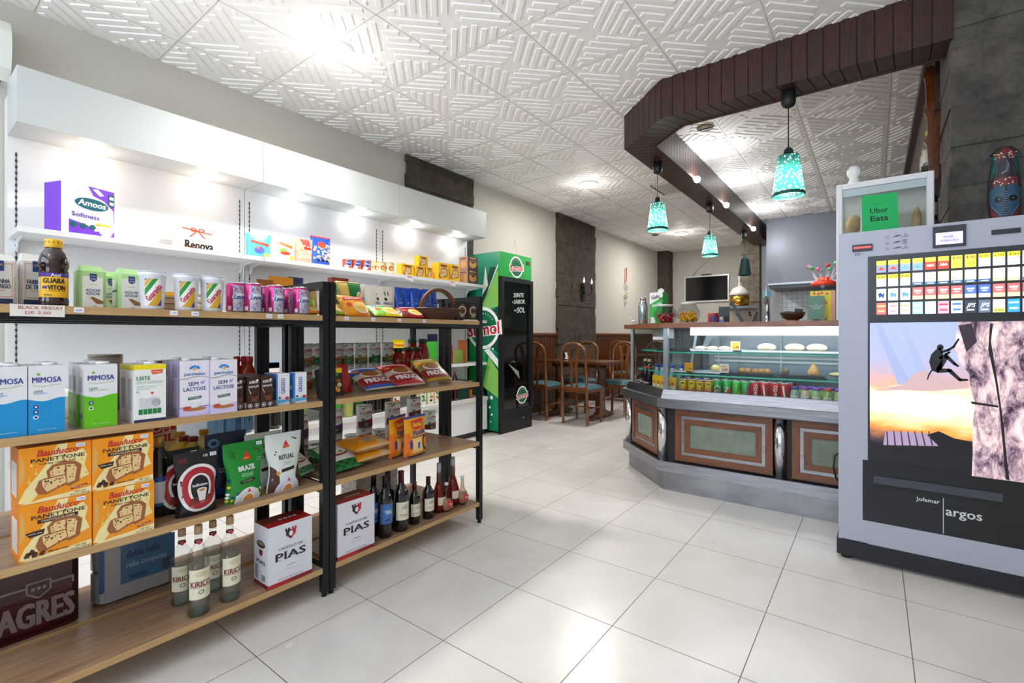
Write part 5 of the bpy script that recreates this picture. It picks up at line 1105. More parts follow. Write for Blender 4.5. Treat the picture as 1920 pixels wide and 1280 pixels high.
# ---------- wine boxes (bottom shelf)
def serif_pias(b, M, cx, cy_, h, w, m, l):
    b.txt(M, 'PIAS', cx, cy_, h, m, l, 2.4, w=w)
    x0 = cx-w/2; s = h*.06
    for xx, ww, top in ((x0+w*.065, w*.17, 0), (x0+w*.065, w*.12, 1), (x0+w*.335, w*.13, 0), (x0+w*.335, w*.13, 1), (x0+w*.46, w*.12, 0), (x0+w*.70, w*.13, 0)):
        yy = cy_+(h/2-s if top else -h/2); b.rect(M, xx-ww/2, yy, xx+ww/2, yy+s, m, l+.8)
def wine_box(uL, uR, x, vt, lab):
    t, w = at(uL, uR, x, ZT[0], 'wine_box', lab, 'wine box', 'white boxed wine on the bottom shelf'); h = Zx(uL+20, vt, x)-ZT[0]; d = .115
    b = MB(); b.box(-w/2, w/2, 0, d, 0, h, K('dfe0ea', .35), K('6e1a16', .35)); M = front(); c = 0
    b.rect(M, -w/2, 0, w/2, h*.065, K('8a1420', .35), 1); b.rect(M, -w/2, 0, 0, h*.065, K('b81a26', .35), 1.5)
    k1, k2 = K('2a2028', .4), K('c01c28', .4); s = w*.115; y = h*.80
    b.poly(M, [(c-s, y+s*.9), (c-s, y), (c, y-s*.95), (c, y+s*.9)], k1, 2); b.poly(M, [(c, y+s*.9), (c, y-s*.95), (c+s, y), (c+s, y+s*.9)], k2, 2)
    for i, xx in enumerate((-1.15, -.6, .2, .75)): b.rect(M, c+s*xx, y+s*.8, c+s*(xx+.38), y+s*1.3, k1 if i < 2 else k2, 2)
    b.ell(M, c, y+s*.15, s*.38, s*.5, K('dfe0ea', .35), 3, 16)
    b.txt(M, 'CASTELO DE', c, h*.60, h*.042, K('3a343c', .4), 2, .7, w=w*.56); serif_pias(b, M, c, h*.475, h*.125, w*.68, K('201a20', .4), 2)
    b.rect(M, c-w*.10, h*.29, c, h*.297, k2, 2); b.rect(M, c, h*.29, c+w*.10, h*.297, k1, 2); b.txt(M, 'VINHO TINTO', c, h*.235, h*.016, K('8a8a98', .4), 2, 0, w=w*.28); b.txt(M, 'PRODUTO DE PORTUGAL', c, h*.10, h*.022, K('5a5a68', .4), 2, .4, w=w*.58)
    Mt = plane((0, d/2, h), (1, 0, 0), (0, 1, 0)); b.rect(Mt, -w/2, -d/2, w/2, -d*.05, K('a4141a', .35), 1)
    for q in range(4): b.rect(Mt, -w*.12+q*w*.11, -d*.08, -w*.12+q*w*.11+w*.08, d*.06, K('c4c0c8', .4), 2)
    Ms = plane((-w/2, d/2, 0), (0, -1, 0)); b.rect(Ms, -d/2, 0, d/2, h*.065, K('7a121c', .35), 1); b.ell(Ms, 0, h*.69, d*.30, h*.06, K('1c1814', .5), 2, 20); b.ell(Ms, 0, h*.705, d*.26, h*.03, K('8a7c60', .5), 3, 16)
    b.txt(Ms, 'PIAS', 0, h*.40, h*.065, K('201a20', .4), 2, 2, w=d*.6); b.poly(Ms, [(-d*.12, h*.60), (-d*.12, h*.53), (0, h*.49), (0, h*.60)], k1, 2); b.poly(Ms, [(0, h*.60), (0, h*.49), (d*.12, h*.53), (d*.12, h*.60)], k2, 2)
    b.rect(Ms, d*.05, h*.10, d*.30, h*.20, K('8a8a94', .5), 2); b.rect(Ms, -d*.40, h*.1, -d*.2, h*.34, K('9a9aa4', .5), 2)
    b.build('box', t)
wine_box(503, 585, -1.845, 985, 'white wine box on the near bottom shelf, left of the black post'); wine_box(633, 702, -1.845, 940, 'white wine box on the far bottom shelf, right of the black post')

# ---------- bottles
GW, GCLR = K('0c0a0c', .08, coat=.4), pane('bottle_glass', 'fafcfb', .975)
def bottle(t, prof, m, cap=None, label=None, n=24, liquid=None, part='bottle'):
    MB().lathe(prof, m, n).build(part, t)
    if liquid: MB().lathe(liquid[0], liquid[1], n).build('liquid', t)
    if cap: MB().lathe(cap[0], cap[1], 20).build('cap', t)
    if label:
        z0, z1, R_, half, m2, art = label; b = MB(); M = cyl(R_+.0006); b.rect(M, -half, z0, half, z1, m2, 0, 12)
        if art: art(b, M, half*2, z0, z1)
        b.build('label', t)
def wine(u, x, vt, lab, r=.037, kind='w', hh=None):
    z = ZT[0]; y = Yx(u, x); h = hh or Zx(u, vt, x)-z
    t = thing('wine_bottle', lab, 'wine bottle', (x, y, z), R90-.25, 'red wine bottles on the bottom shelf')
    p = [(r*.9, 0), (r, .006), (r, h*.60), (r*.93, h*.66), (r*.62, h*.73), (r*.42, h*.78), (r*.38, h*.84), (r*.38, h*.98)]
    cm = K('4a1420', .35) if kind != 'b' else K('101014', .3)
    cap = ([(r*.40, h*.80), (r*.395, h*.97), (r*.42, h*.975), (r*.42, h*.995), (r*.2, h)], cm)
    def aw(b, M, w, z0, z1):
        hh_ = z1-z0; c = K('5a6a70', .5)
        for a in range(9): A = a*PI/8; b.poly(M, [(w*.05, z0+hh_*.62), (w*.05+w*.24*math.cos(A), z0+hh_*.62+hh_*.24*math.sin(A)), (w*.05+w*.22*math.cos(A+.12), z0+hh_*.62+hh_*.22*math.sin(A+.12))], c, 1)
        b.ell(M, w*.05, z0+hh_*.64, w*.05, w*.05, K('d8883c', .5), 2, 8); b.txt(M, 'ESTEVAL', 0, z0+hh_*.28, hh_*.10, K('b8442c', .5), 2, .6, w=w*.45); b.rect(M, -w*.2, z0+hh_*.15, w*.2, z0+hh_*.165, K('b0a898', .5), 1)
    def ab(b, M, w, z0, z1):
        hh_ = z1-z0; b.txt(M, 'CAVALO', 0, z0+hh_*.64, hh_*.10, WT, 2, 1.4, w=w*.42, sk=.1); b.txt(M, 'NEGRO', w*.08, z0+hh_*.54, hh_*.10, WT, 2, 1.4, w=w*.38, sk=.1)
        s = w*.5; q = [(-.5, .0), (-.42, .16), (-.30, .30), (.05, .32), (.18, .50), (.32, .62), (.40, .52), (.28, .42), (.24, .24), (.28, -.02), (.22, -.02), (.14, .16), (-.16, .16), (-.20, -.04), (-.26, -.04), (-.28, .12), (-.38, .08)]
        b.poly(M, [(a*s*.8, z0+hh_*.12+c*s*.8) for a, c in q], K('15233c', .5), 2)
    lb = (h*.20, h*.50, r, r*1.15, K('dedcc4', .5), aw) if kind == 'w' else (h*.24, h*.56, r, r*1.1, K('3f6fb0', .5), ab)
    bottle(t, p, GW, cap, lb)
    b = MB(); M = cyl(r*.80, rot=.5); b.rect(M, -.006, h*.675, .006, h*.70, TAGM, 2); b.build('price_sticker', t)
    return t
w0 = wine(722, -1.895, 891, 'dark wine bottle with a blue horse label, beside the wine box', kind='b', r=.035)
dup(w0, (-1.955, Yx(700, -1.955), ZT[0]), None, 'dark wine bottle mostly hidden behind the white wine box'); wine(727, -1.975, 882, 'tall dark wine bottle standing behind the horse label bottle', r=.035)
wine(752, -1.895, 882, 'tall red wine bottle with a cream label'); wine(777, -1.905, 903, 'small red wine bottle with a cream label, nearest of the two small ones', r=.029); wine(803, -1.905, 893, 'small red wine bottle with a cream label, next to the rosé bottles', r=.031)
def rose(u, x, vt, lab):
    z = ZT[0]; y = Yx(u, x); h = Zx(u, vt, x)-z
    t = thing('rose_wine_bottle', lab, 'wine bottle', (x, y, z), R90, 'tall rosé bottles on the bottom shelf'); r = .040
    bottle(t, [(r*.86, 0), (r, .02), (r, h*.22), (r*.9, h*.34), (r*.55, h*.52), (r*.34, h*.62), (r*.30, h*.98)], pane('rose_glass', 'f6c8b0', .7),
        ([(r*.33, h*.60), (r*.31, h*.99), (r*.2, h)], K('a9adb6', .35, .3)), (h*.16, h*.32, r, r*.9, K('e4dcc8', .5), None), liquid=([(r*.8, .004), (r*.92, .02), (r*.92, h*.22), (r*.82, h*.34), (r*.48, h*.52), (r*.28, h*.60)], K('a8402c', .15, spec=.5)))
    return t
rose(823, -1.93, 867, 'tall rosé bottle with a grey foil neck, left of the pair'); rose(849, -1.94, 856, 'tall rosé bottle with a grey foil neck, right of the pair')
def mini(u, x, vt, lab):
    z = ZT[0]; y = Yx(u, x); h = Zx(u, vt, x)-z; t = thing('small_wine_bottle', lab, 'wine bottle', (x, y, z), R90+.2, 'small round bottles with red ribbon tags'); r = .034
    bottle(t, [(r*.5, 0), (r*.85, .012), (r, h*.24), (r*.85, h*.42), (r*.42, h*.56), (r*.30, h*.66), (r*.28, h*.93)], pane('mini_glass', 'f4e6d8', .8), ([(r*.32, h*.91), (r*.32, h*.99), (r*.2, h)], K('dfe3de', .4)), liquid=([(r*.42, .004), (r*.76, .016), (r*.9, h*.24), (r*.75, h*.40)], K('d9b8a0', .2)))
    b = MB(); M = cyl(r*1.02); b.ell(M, .004, h*.26, r*.55, r*.55, K('e8e6da', .5), 1, 20); b.ell(M, .004, h*.26, r*.40, r*.40, K('b8c8ac', .5), 2, 16, .8); b.build('label', t)
    b = MB(); b.prism([(-.055, .045), (-.012, .030), (-.006, .062), (-.050, .082)], -.046, -.044, K('d8202c', .4), 'y'); b.txt(plane((0, -.0462, 0)), 'GRATIS', -.030, .055, .010, WT, 1, 1, w=.034, rot=-.25); b.build('ribbon_tag', t)
    return t
mini(837, -1.895, 904, 'small round bottle with red ribbon tag, in front'); mini(867, -1.90, 892, 'small round bottle with red ribbon tag, at the end of the shelf')
def clear_bottle(u, x, vt, lab, rz=0):
    z = ZT[0]; y = Yx(u, x); h = Zx(u, vt, x)-z; t = thing('spirit_bottle', lab, 'spirit bottle', (x, y, z), R90+rz, 'clear spirit bottles on the bottom shelf'); r = .0345
    lab_art = lambda b, M, w, z0, z1: (b.txt(M, 'KIRICO', 0, z0+(z1-z0)*.52, (z1-z0)*.20, K('7a1c20', .5), 2, 1.4, w=w*.82), b.ell(M, 0, z0+(z1-z0)*.24, w*.12, w*.10, K('8a8468', .5), 2, 16, .6), b.rect(M, -w*.46, z0+(z1-z0)*.39, w*.46, z0+(z1-z0)*.40, K('7a1c20', .5), 2), b.ell(M, 0, z0+(z1-z0)*.84, w*.25, (z1-z0)*.10, K('cfc9a8', .5), 1, 16))
    bottle(t, [(r*.92, 0), (r, .008), (r, h*.62), (r*.95, h*.68), (r*.55, h*.75), (r*.34, h*.79), (r*.33, h*.93)], GCLR, ([(r*.37, h*.90), (r*.36, h*.99), (r*.3, h)], K('b89a74', .6)), (h*.20, h*.53, r, r*1.12, K('e2dfc6', .5), lab_art), liquid=([(r*.80, .006), (r*.90, .012), (r*.90, h*.60)], pane('clear_liquid', 'f6faf8', .975)))
    MB().lathe([(r*.93, .001), (r*.95, .010)], pane('base_glass', 'dfeae6', .92), 24).build('thick_base', t); b = MB(); M = cyl(r*.36); b.lathe([(r*.37, h*.80), (r*.37, h*.825)], K('5a1420', .5), 16, cap=False); b.ell(M, 0, h*.815, .006, .009, K('c03038', .5), 3, 12); b.build('neck_seal', t)
    return t
clear_bottle(372, -1.895, 983, 'clear spirit bottle with cream label, nearest of the four', -.1); clear_bottle(341, -2.02, 990, 'clear spirit bottle with cream label, leftmost of the four', -.25)
clear_bottle(431, -1.905, 966, 'clear spirit bottle with cream label, rightmost of the four'); clear_bottle(399, -2.03, 975, 'clear spirit bottle with cream label, at the back between the others', -.15)
Z4, Z2, Z1 = ZT[3], ZT[1], ZT[0]
def hz(u, vt, x, z): return Zx(u, vt, x)-z
# ---------- top shelf near half
def soft_box(b, w, d, h, m, top=None, sq=.012):
    """paper bag: slightly rounded block with folded top"""
    b.box(-w/2, w/2, 0, d, 0, h*.86, m, bev=.008); q = b.vs([(-w/2+.004, .002, h*.86), (w/2-.004, .002, h*.86), (w/2-.004, d-.002, h*.86), (-w/2+.004, d-.002, h*.86), (-w/2+.006, d*.22, h), (w/2-.010, d*.22, h*.985), (w/2-.010, d*.62, h*.985), (-w/2+.006, d*.62, h)])
    for f in ((0, 1, 5, 4), (1, 2, 6, 5), (2, 3, 7, 6), (3, 0, 4, 7), (4, 5, 6, 7)): b.face([q+i for i in f], top or m)
def flour_art(b, M, w, h):
    b.rect(M, -w/2+.009, 0, w/2-.009, h*.13, K('1c2c5c', .5), 1)
    for (a0, c0, a1, c1) in ((-.34, .16, -.335, .80), (.335, .16, .34, .80), (-.34, .80, .34, .806), (-.34, .16, .34, .166)): b.rect(M, w*a0, h*c0, w*a1+.001, h*c1+.001, K('e0906a', .5), 1)
    b.rect(M, -w*.12, h*.66, w*.12, h*.86, K('1c3a7c', .5), 2); b.txt(M, 'CHEF', 0, h*.78, h*.035, K('f0d040', .5), 3, .6, w=w*.18)
    b.txt(M, 'FARINHA', 0, h*.47, h*.085, K('1c2c5c', .5), 2, 1.3, w=w*.56); b.txt(M, 'DE TRIGO', 0, h*.37, h*.085, K('1c2c5c', .5), 2, 1.3, w=w*.60); b.txt(M, 'HARINA', 0, h*.29, h*.03, K('e0906a', .5), 2, .3)
def bagbox(uL, uR, x, vt, name, label, cat, grp, m, art, d=.06, side=None):
    t, w = at(uL, uR, x, Z4, name, label, cat, grp); h = hz((uL+uR)/2, vt, x, Z4); b = MB(); soft_box(b, w, d, h, m); art(b, front(-.0002), w, h)
    if side: side(b, plane((-w/2, d/2, 0), (0, -1, 0)), d, h)
    b.build('paper_bag', t); return t
FG = 'white flour bags on the top shelf'
bagbox(-36, 33, -1.93, 474, 'flour_bag', 'white one kilo flour bag with navy base at the left edge', 'flour bag', FG, K('e2e0dc', .6), flour_art)
bagbox(36, 100, -1.96, 476, 'flour_bag', 'white one kilo flour bag half hidden behind the dark juice bottle', 'flour bag', FG, K('e2e0dc', .6), flour_art)
# dark juice bottle
x = -1.905; y = Yx(101, x); t = thing('juice_bottle', 'large dark açaí drink bottle with yellow lid and yellow label', 'drink bottle', (x, y, Z4), R90-.15); R_ = (Yx(131, x)-Yx(72, x))/2; H_ = hz(101, 449, x, Z4)
M_JU = K('2a0f0c', .1, 0, .5, 0, .5)
MB().lathe([(R_*.9, 0), (R_*.97, .006), (R_*.97, H_*.10), (R_*.93, H_*.12), (R_*.93, H_*.49), (R_*.97, H_*.51), (R_*.90, H_*.54), (R_*1.0, H_*.60), (R_*.98, H_*.68), (R_*.84, H_*.78), (R_*.62, H_*.84), (R_*.55, H_*.86), (R_*.55, H_*.90)], M_JU, 36).build('bottle', t)
b = MB().lathe([(R_*.58, H_*.87), (R_*.60, H_*.88), (R_*.60, H_*.985), (R_*.55, H_)], K('e0b020', .4), 30); M = cyl(R_*.605)
for k in range(5): b.rect(M, (k-2.2)*R_*.3, H_*.935, (k-2)*R_*.3, H_*.96, K('4a3410', .5), 1)
b.build('cap', t)
b = MB(); M = cyl(R_*.945); L_ = R_*1.45; b.rect(M, -L_, H_*.13, L_, H_*.48, K('f2b818', .4), 0, 16); b.rect(M, -L_, H_*.43, L_, H_*.49, K('4a2a8c', .4), 1, 16)
b.txt(M, 'Açaí', .004, H_*.46, H_*.045, WT, 3, 1.4, w=R_*.62); b.txt(M, 'GUARA', 0, H_*.375, H_*.075, K('241a1c', .4), 2, 2.2, w=R_*1.45); b.txt(M, 'VITON', R_*.18, H_*.275, H_*.075, K('241a1c', .4), 2, 2.2, w=R_*1.15)
b.rect(M, -R_*.80, H_*.255, -R_*.44, H_*.295, K('4a2a8c', .4), 2, 3); b.rect(M, -R_*1.35, H_*.22, -R_*1.05, H_*.42, K('c8d8e8', .4), 2, 3)
for k in range(8): b.poly(M, [(-R_*.6+k*R_*.17, H_*.215), (-R_*.515+k*R_*.17, H_*.23), (-R_*.43+k*R_*.17, H_*.215), (-R_*.515+k*R_*.17, H_*.222)], K('241a1c', .4), 2)
b.txt(M, '500ml', -R_*.4, H_*.165, H_*.028, K('241a1c', .4), 2, .8); b.build('label', t)
def sugar_art(b, M, w, h):
    b.poly(M, [(-w*.38, 0), (w*.36, 0), (w*.36, h*.72), (-w*.38, h*.74)], K('e4e2dc', .5), 1); b.rect(M, -w*.12, h*.66, w*.14, h*.80, K('1c3a7c', .5), 2); b.poly(M, [(-w*.12, h*.66), (w*.14, h*.66), (w*.01, h*.61)], K('1c3a7c', .5), 2); b.txt(M, 'Chef', w*.01, h*.68, h*.035, WT, 3, .4); b.txt(M, 'makro', w*.01, h*.745, h*.028, K('f0d040', .5), 3, .6)
    for s in (-1, 1): b.poly(M, [(0, h*.545), (s*w*.17, h*.57), (s*w*.05, h*.53)], K('9ab878', .5), 2)
    b.txt(M, 'AÇÚCAR', 0, h*.415, h*.060, K('1c3a7c', .5), 2, 1.4, w=w*.52); b.txt(M, 'AZÚCAR', 0, h*.335, h*.060, K('1c3a7c', .5), 2, 1.4, w=w*.50)
    b.poly(M, [(-w*.12, h*.25), (w*.0, h*.26), (w*.38, h*.16), (w*.36, h*.10), (w*.12, h*.10)], K('8a5a30', .5), 3); b.txt(M, '1kg', w*.06, h*.05, h*.035, K('1c3a7c', .5), 3, .5)
SG = 'green and white sugar bags on the top shelf'
sg = bagbox(148, 200, -1.905, 497, 'sugar_bag', 'green and white sugar bag, left one beside the dark juice bottle', 'sugar bag', SG, K('a9d48a', .55), sugar_art, .075)
bagbox(222, 270, -1.925, 503, 'sugar_bag', 'green and white sugar bag, right one behind the first patterned cup', 'sugar bag', SG, K('b4dc98', .55), sugar_art, .075, lambda b, M, d, h: (b.rect(M, -d*.3, h*.1, d*.25, h*.72, K('e4e8ea', .5), 1), b.rect(M, -d*.3, h*.42, d*.3, h*.47, K('1c3a7c', .5), 2)))
dup(sg, (-2.03, Yx(208, -2.03), Z4), None, 'green and white sugar bag standing behind, between the two front ones')
def cup(u, vt, x, lab, grp='patterned white drink cups on the top shelf'):
    y = Yx(u, x); t = thing('drink_cup', lab, 'cup', (x, y, Z4), R90-.22, grp); h = hz(u, vt, x, Z4); r1, r0 = .0375, .031
    MB().lathe([(r0-.002, 0), (r0, .003), (r0+.001, h*.10), (r0+.0005, h*.12), (r1-.0005, h*.86), (r1+.001, h*.88), (r1+.001, h)], K('dfe2ea', .35), 36).build('cup', t)
    MB().lathe([(r1+.002, h-.002), (r1+.002, h+.001), (r1*.4, h+.002)], K('cfd4de', .3), 30).build('foil_lid', t)
    b = MB(); rr = lambda z: r0+(r1-r0)*min(1, max(0, z/h))+.0008; M = cyl(rr); w = .046; z0, z1 = h*.10, h*.80
    b.rect(M, -w/2, z0, w/2, z1, K('f0f0f0', .4), 0, 10, 1); H2 = z1-z0
    def sw(a0, a1, m, l, lo=-.5, hi=.5):
        # diagonal swoosh between two offsets, clipped to the label
        for k in range(12):
            xx0, xx1 = -w/2+w*k/12, -w/2+w*(k+1)/12
            f = lambda xx, a: z0+H2*min(1, max(0, a+(xx/w+.5)*.75+.12*(xx/w+.5)**2))
            b.poly(M, [(xx0, f(xx0, a0)), (xx1, f(xx1, a0)), (xx1, f(xx1, a1)), (xx0, f(xx0, a1))], m, l) if f(xx0, a1)-f(xx0, a0) > 1e-5 or f(xx1, a1)-f(xx1, a0) > 1e-5 else None
    sw(.36, .62, K('1f8c34', .4), 1); sw(.66, .86, K('d2a422', .4), 1); sw(.90, 1.2, K('4a2a8c', .4), 1); sw(-.60, -.16, K('d8a828', .4), 1); sw(-1.2, -.62, K('4a2a8c', .4), 1)
    b.txt(M, 'Guaravita', .001, z0+H2*.50, H2*.21, K('c0203a', .4), 3, 1.6, w=w*1.28, rot=.95); b.build('label', t); return t
cp = cup(286, 510, -1.895, 'patterned white cup, leftmost of the three')
dup(cp, (-1.895, Yx(349, -1.895), Z4), None, 'patterned white cup, middle of the three'); dup(cp, (-1.895, Yx(398, -1.895), Z4), None, 'patterned white cup, rightmost of the three, beside the pink cans')
def soda(u, x, z, lab, m, art, grp, name='drink_can', r=.033, h=.115, rz=0, nm='can'):
    t = thing(name, lab, 'drink can', (x, Yx(u, x) if u else 0, z), R90+rz, grp)
    b = MB(); b.lathe([(r*.80, 0, K('c4c6ca', .25, .9)), (r*.86, .002, K('c4c6ca', .25, .9)), (r, h*.07, K('c4c6ca', .25, .9)), (r, h*.90), (r*.86, h*.955), (r*.84, h*.962)], m, 30)
    if art: art(b, cyl(r), r, h)
    b.build('body', t); MB().lathe([(r*.84, h*.962), (r*.87, h*.985), (r*.83, h), (r*.76, h*.985), (r*.1, h*.985)], K('c9cbd0', .22, .95), 26).build('lid', t); return t
def leme(b, M, r, h):
    bl, gy = K('1c4aa0', .3, .4), K('c3c7da', .3, .4); L = r*PI*.98; b.rect(M, -r*.15, h*.07, r*1.15, h*.89, gy, 1, 8); b.rect(M, r*1.15, h*.07, L, h*.89, bl, 1, 8); rnd = random.Random(4)
    for k in range(60):
        a, c, q = rnd.uniform(-r*.1, r*1.1), h*rnd.uniform(.10, .88), rnd.uniform(.0018, .0045)
        if .42 < c/h < .62: continue
        b.ell(M, a, c, q, q, K(rnd.choice(['c0507c', '3a5aa8', '6a7ab8', 'd88aa8']), .4), 2, 8, .45, rnd.uniform(0, 3), rnd.uniform(4, 7.5))
    b.ell(M, r*.55, h*.53, r*.78, h*.13, K('dfe2ec', .35), 3, 24, a0=0, a1=PI, rings=3); b.rect(M, -r*.23, h*.46, r*1.33, h*.53, K('dfe2ec', .35), 3, 8); b.ell(M, r*.55, h*.53, r*.80, h*.135, bl, 4, 24, .95, 0, PI)
    b.txt(M, 'Leuva', r*.50, h*.53, h*.15, K('1c3a8c', .4), 5, 2, w=r*1.25, sk=.35)
    b.rect(M, -r*.75, h*.09, -r*.35, h*.22, K('e8d0dc', .4), 2, 3)
PG = 'pink and blue drink cans on the top shelf'
PK = K('c0387c', .25, .55)
sc = soda(474, -1.905, Z4, 'pink and blue drink can, second in the front row', PK, leme, PG, rz=-.55)
for u, x, lb, dr in ((442, -1.93, 'leftmost, next to the cups', 0), (516, -1.91, 'third in the front row', .03), (563, -1.905, 'rightmost in the front row', .06), (497, -1.985, 'in the second row after the second front can', .3), (541, -1.985, 'in the second row, left of the rightmost can', .25)): dup(sc, (x, Yx(u, x), Z4), R90-.5+dr, 'pink and blue drink can '+lb)
# brown packs and roots behind the cups
KG = 'flat kraft paper packs stacked behind the cups'
zz = Z4
for k in range(3):
    hh = .0185; x = -2.03; yy = Yx(318, x); o = MB().box(-.045, .045, -.03, .03, 0, hh, K('b99a78', .7), bev=.006).box(-.0455, .0455, -.031, .031, hh*.42, hh*.55, K('23305c', .5)).build('kraft_pack', None, (x, yy, zz)); tag(o, 'flat kraft paper pack with a navy band, '+['bottom', 'middle', 'top'][k]+' of the stack behind the cups', 'pack', KG); o.rotation_euler.z = R90; zz += hh+.001
o = MB().box(-.05, .05, -.02, .02, 0, .075, K('f0b41e', .5), bev=.004).build('yellow_packet', None, (-2.08, Yx(312, -2.08), Z4)); o.rotation_euler.z = R90; tag(o, 'yellow packet showing behind the first patterned cup', 'packet')
for k, (u, z_, r_) in enumerate(((374, .012, .016), (378, .041, .015), (376, .066, .012))):
    bg = MB().ball((0, 0, 0), r_, noisy('root_skin', 'b89c78', 'dcc8a8', 18, .7), 14, (1.4, .9, .85)); o = bg.build('ginger_root', None, (-1.99, Yx(u, -1.99), Z4+z_+.001)); tag(o, 'pale knobbly root between the cups, '+['lowest', 'middle', 'topmost'][k], 'root', 'pale roots piled between the cups')
# price tags and paper sign on the board edges
def edge_tag(u, s, n, z=Z4):
    x = FX+.0026; y = Yx(u, x); b = MB(); b.box(-.011, .011, -.0008, 0, -.018, -.003, TAGM); b.txt(front(-.0009), s, 0, -.0105, .006, K('4a4f9a', .5), 1, .5); o = b.build('price_tag', None, (x, y, z)); o.rotation_euler.z = R90
    tag(o, 'small white price tag on the top board edge, '+n, 'price tag', 'white price tags on the top board edge')
for u, s, n in ((148, '2,00', 'right of the handwritten sign'), (326, '1,79', 'under the gap after the first cup'), (366, '1,50', 'under the second cup'), (505, '0,99', 'left of a pair under the cans'), (526, '1,00', 'right of a pair under the cans'), (650, '1,89', 'first after the black post'), (700, '1,99', 'under the orange noodle pack'), (749, '1,89', 'under the yellow green noodle pack'), (796, '0,99', 'under the red noodle pack')): edge_tag(u, s, n)
x = FX+.0032; y0, y1 = Yx(18, x), Yx(132, x); w = y1-y0; t = thing('handwritten_sign', 'white paper sign with red handwriting folded over the top board edge', 'sign', (x, (y0+y1)/2, Z4), R90)
b = MB(); b.box(-w/2, w/2-.012, -.0012, -.0002, -.032, .0015, K('e6e2dc', .6)); b.box(-w/2+.005, w/2-.015, -.0012, .012, .0005, .0015, K('e6e2dc', .6)); M = front(-.0013); b.txt(M, 'BLACK FRIDAY', 0, -.0075, .009, K('b0483c', .6), 1, .6, w=w*.74); b.txt(M, 'DE 2,00', -.006, -.021, .008, K('b0483c', .6), 1, .6, w=w*.42); b.build('paper', t)

# ---------- noodle packs and others on the top shelf, far half
def pack(u, x, z, w, h, t_, lab, m, art, name='noodle_pack', cat='noodle pack', grp='noodle packs on the top shelf', rx=-.9, rz=0, back=None, dz=.006, p=2.2, part='pack'):
    t = thing(name, lab, cat, (x, Yx(u, x), z+dz), R90+rz, grp, rx); bg = Bag(w, h, t_, 0, None, p); b = bg.make(m, 14, 12, back); art and art(b, bg.M, w, h)
    for s in (0, 1): b.rect(bg.M, -w/2, s*(h-.006), w/2, s*(h-.006)+.006, m, 0)
    b.build(part, t); return t
def nood(c2, band, bowl='f0c860'):
    def f(b, M, w, h):
        b.poly(M, [(-w*.5, h*.0), (-w*.1, h*.0), (w*.1, h*1), (-w*.5, h*1)], K(c2, .4), 1); b.ell(M, w*.18, h*.34, w*.30, h*.26, K('f4e8d0', .35), 2, 24, rings=2); b.ell(M, w*.18, h*.36, w*.26, h*.22, K(bowl, .45), 3, 24, rings=2)
        for k in range(9): b.ell(M, w*(.05+.03*k), h*(.30+.12*((k*5) % 3)/2), w*.045, h*.03, K('f8dc8c' if k % 2 else 'e0a440', .4), 4, 10, .5)
        b.poly(M, [(-w*.38, h*.66), (w*.40, h*.76), (w*.42, h*.92), (-w*.36, h*.84)], K(band, .4), 3); b.txt(M, 'NISSIN', w*.02, h*.795, h*.10, WT, 4, 1.4, w=w*.62, rot=.10); b.ell(M, -w*.26, h*.45, w*.10, h*.10, K('d8402c', .4), 4, 12)
    return f
NG = 'noodle packs on the top shelf'
pack(672, -1.885, Z4, .150, .115, .036, 'orange noodle pack leaning, largest on the top shelf', K('f08c14', .35), nood('f5a31c', 'd0242c'), rx=-.62, rz=.12, dz=.004)
pack(730, -1.905, Z4, .155, .120, .030, 'yellow and green noodle pack lying right of the orange one', K('f0dc1c', .35), nood('7cc234', '2a6ab0'), rx=-1.12, rz=-.12, dz=.010)
pack(776, -1.925, Z4, .145, .110, .030, 'red and dark noodle pack next to the wicker basket', K('b01c20', .35), nood('6a1a1c', 'e02c30'), rx=-1.08, rz=-.15, dz=.010)
pack(634, -1.885, Z4, .11, .09, .028, 'green and white noodle pack lying just right of the black post', K('b4d438', .35), nood('f0f0e0', 'c8242c'), rx=-1.05, rz=.0, dz=.010)
pack(586, -1.885, Z4, .08, .06, .026, 'orange and red noodle pack lying left of the black post', K('f0862c', .35), nood('e8a04c', 'd0242c'), rx=-1.1, dz=.010)
pack(579, -1.97, Z4, .07, .075, .02, 'lime green packet leaning left of the black post', K('a4d42c', .35), None, 'snack_packet', 'packet', None, rx=-.3)
def pasta_art(b, M, w, h): b.rect(M, w*-.10, h*.0, w*.5, h, K('1c7a34', .4), 1, 8, 6); b.ell(M, w*.30, h*.55, w*.12, h*.16, K('f4f0d8', .4), 2, 14); b.ell(M, w*.30, h*.55, w*.07, h*.10, K('f0a020', .4), 3, 12)
pack(657, -2.05, Z4, .145, .175, .06, 'pasta bag with green label behind the orange noodle pack', K('d8b45c', .4), pasta_art, 'pasta_bag', 'pasta bag', 'pasta bags behind the noodle packs', rx=-.15)
pack(625, -2.04, Z4, .06, .16, .05, 'narrow pasta bag with green label right beside the black post', K('d8b45c', .4), pasta_art, 'pasta_bag', 'pasta bag', 'pasta bags behind the noodle packs', rx=-.1)
pack(583, -2.06, Z4, .06, .15, .05, 'pasta bag showing left of the black post above the noodles', K('dcc084', .4), None, 'pasta_bag', 'pasta bag', 'pasta bags behind the noodle packs', rx=-.1)
o = MB().box(-.045, .045, -.02, .02, 0, .20, K('7c2c1c', .5)).box(-.03, .02, -.0205, -.02, .02, .08, K('1a1414', .5)).build('biscuit_box', None, (-2.13, Yx(634, -2.13), Z4)); o.rotation_euler.z = R90; tag(o, 'dark red box standing behind the pasta bag', 'box')
o = MB().box(-.03, .03, -.03, .03, 0, .11, K('9ab0e0', .5)).box(-.03, .03, -.03, .03, .11, .175, K('e8ecf4', .5)).build('carton_box', None, (-2.09, Yx(687, -2.09), Z4)); o.rotation_euler.z = R90; tag(o, 'white and lilac box behind the noodle packs', 'box')
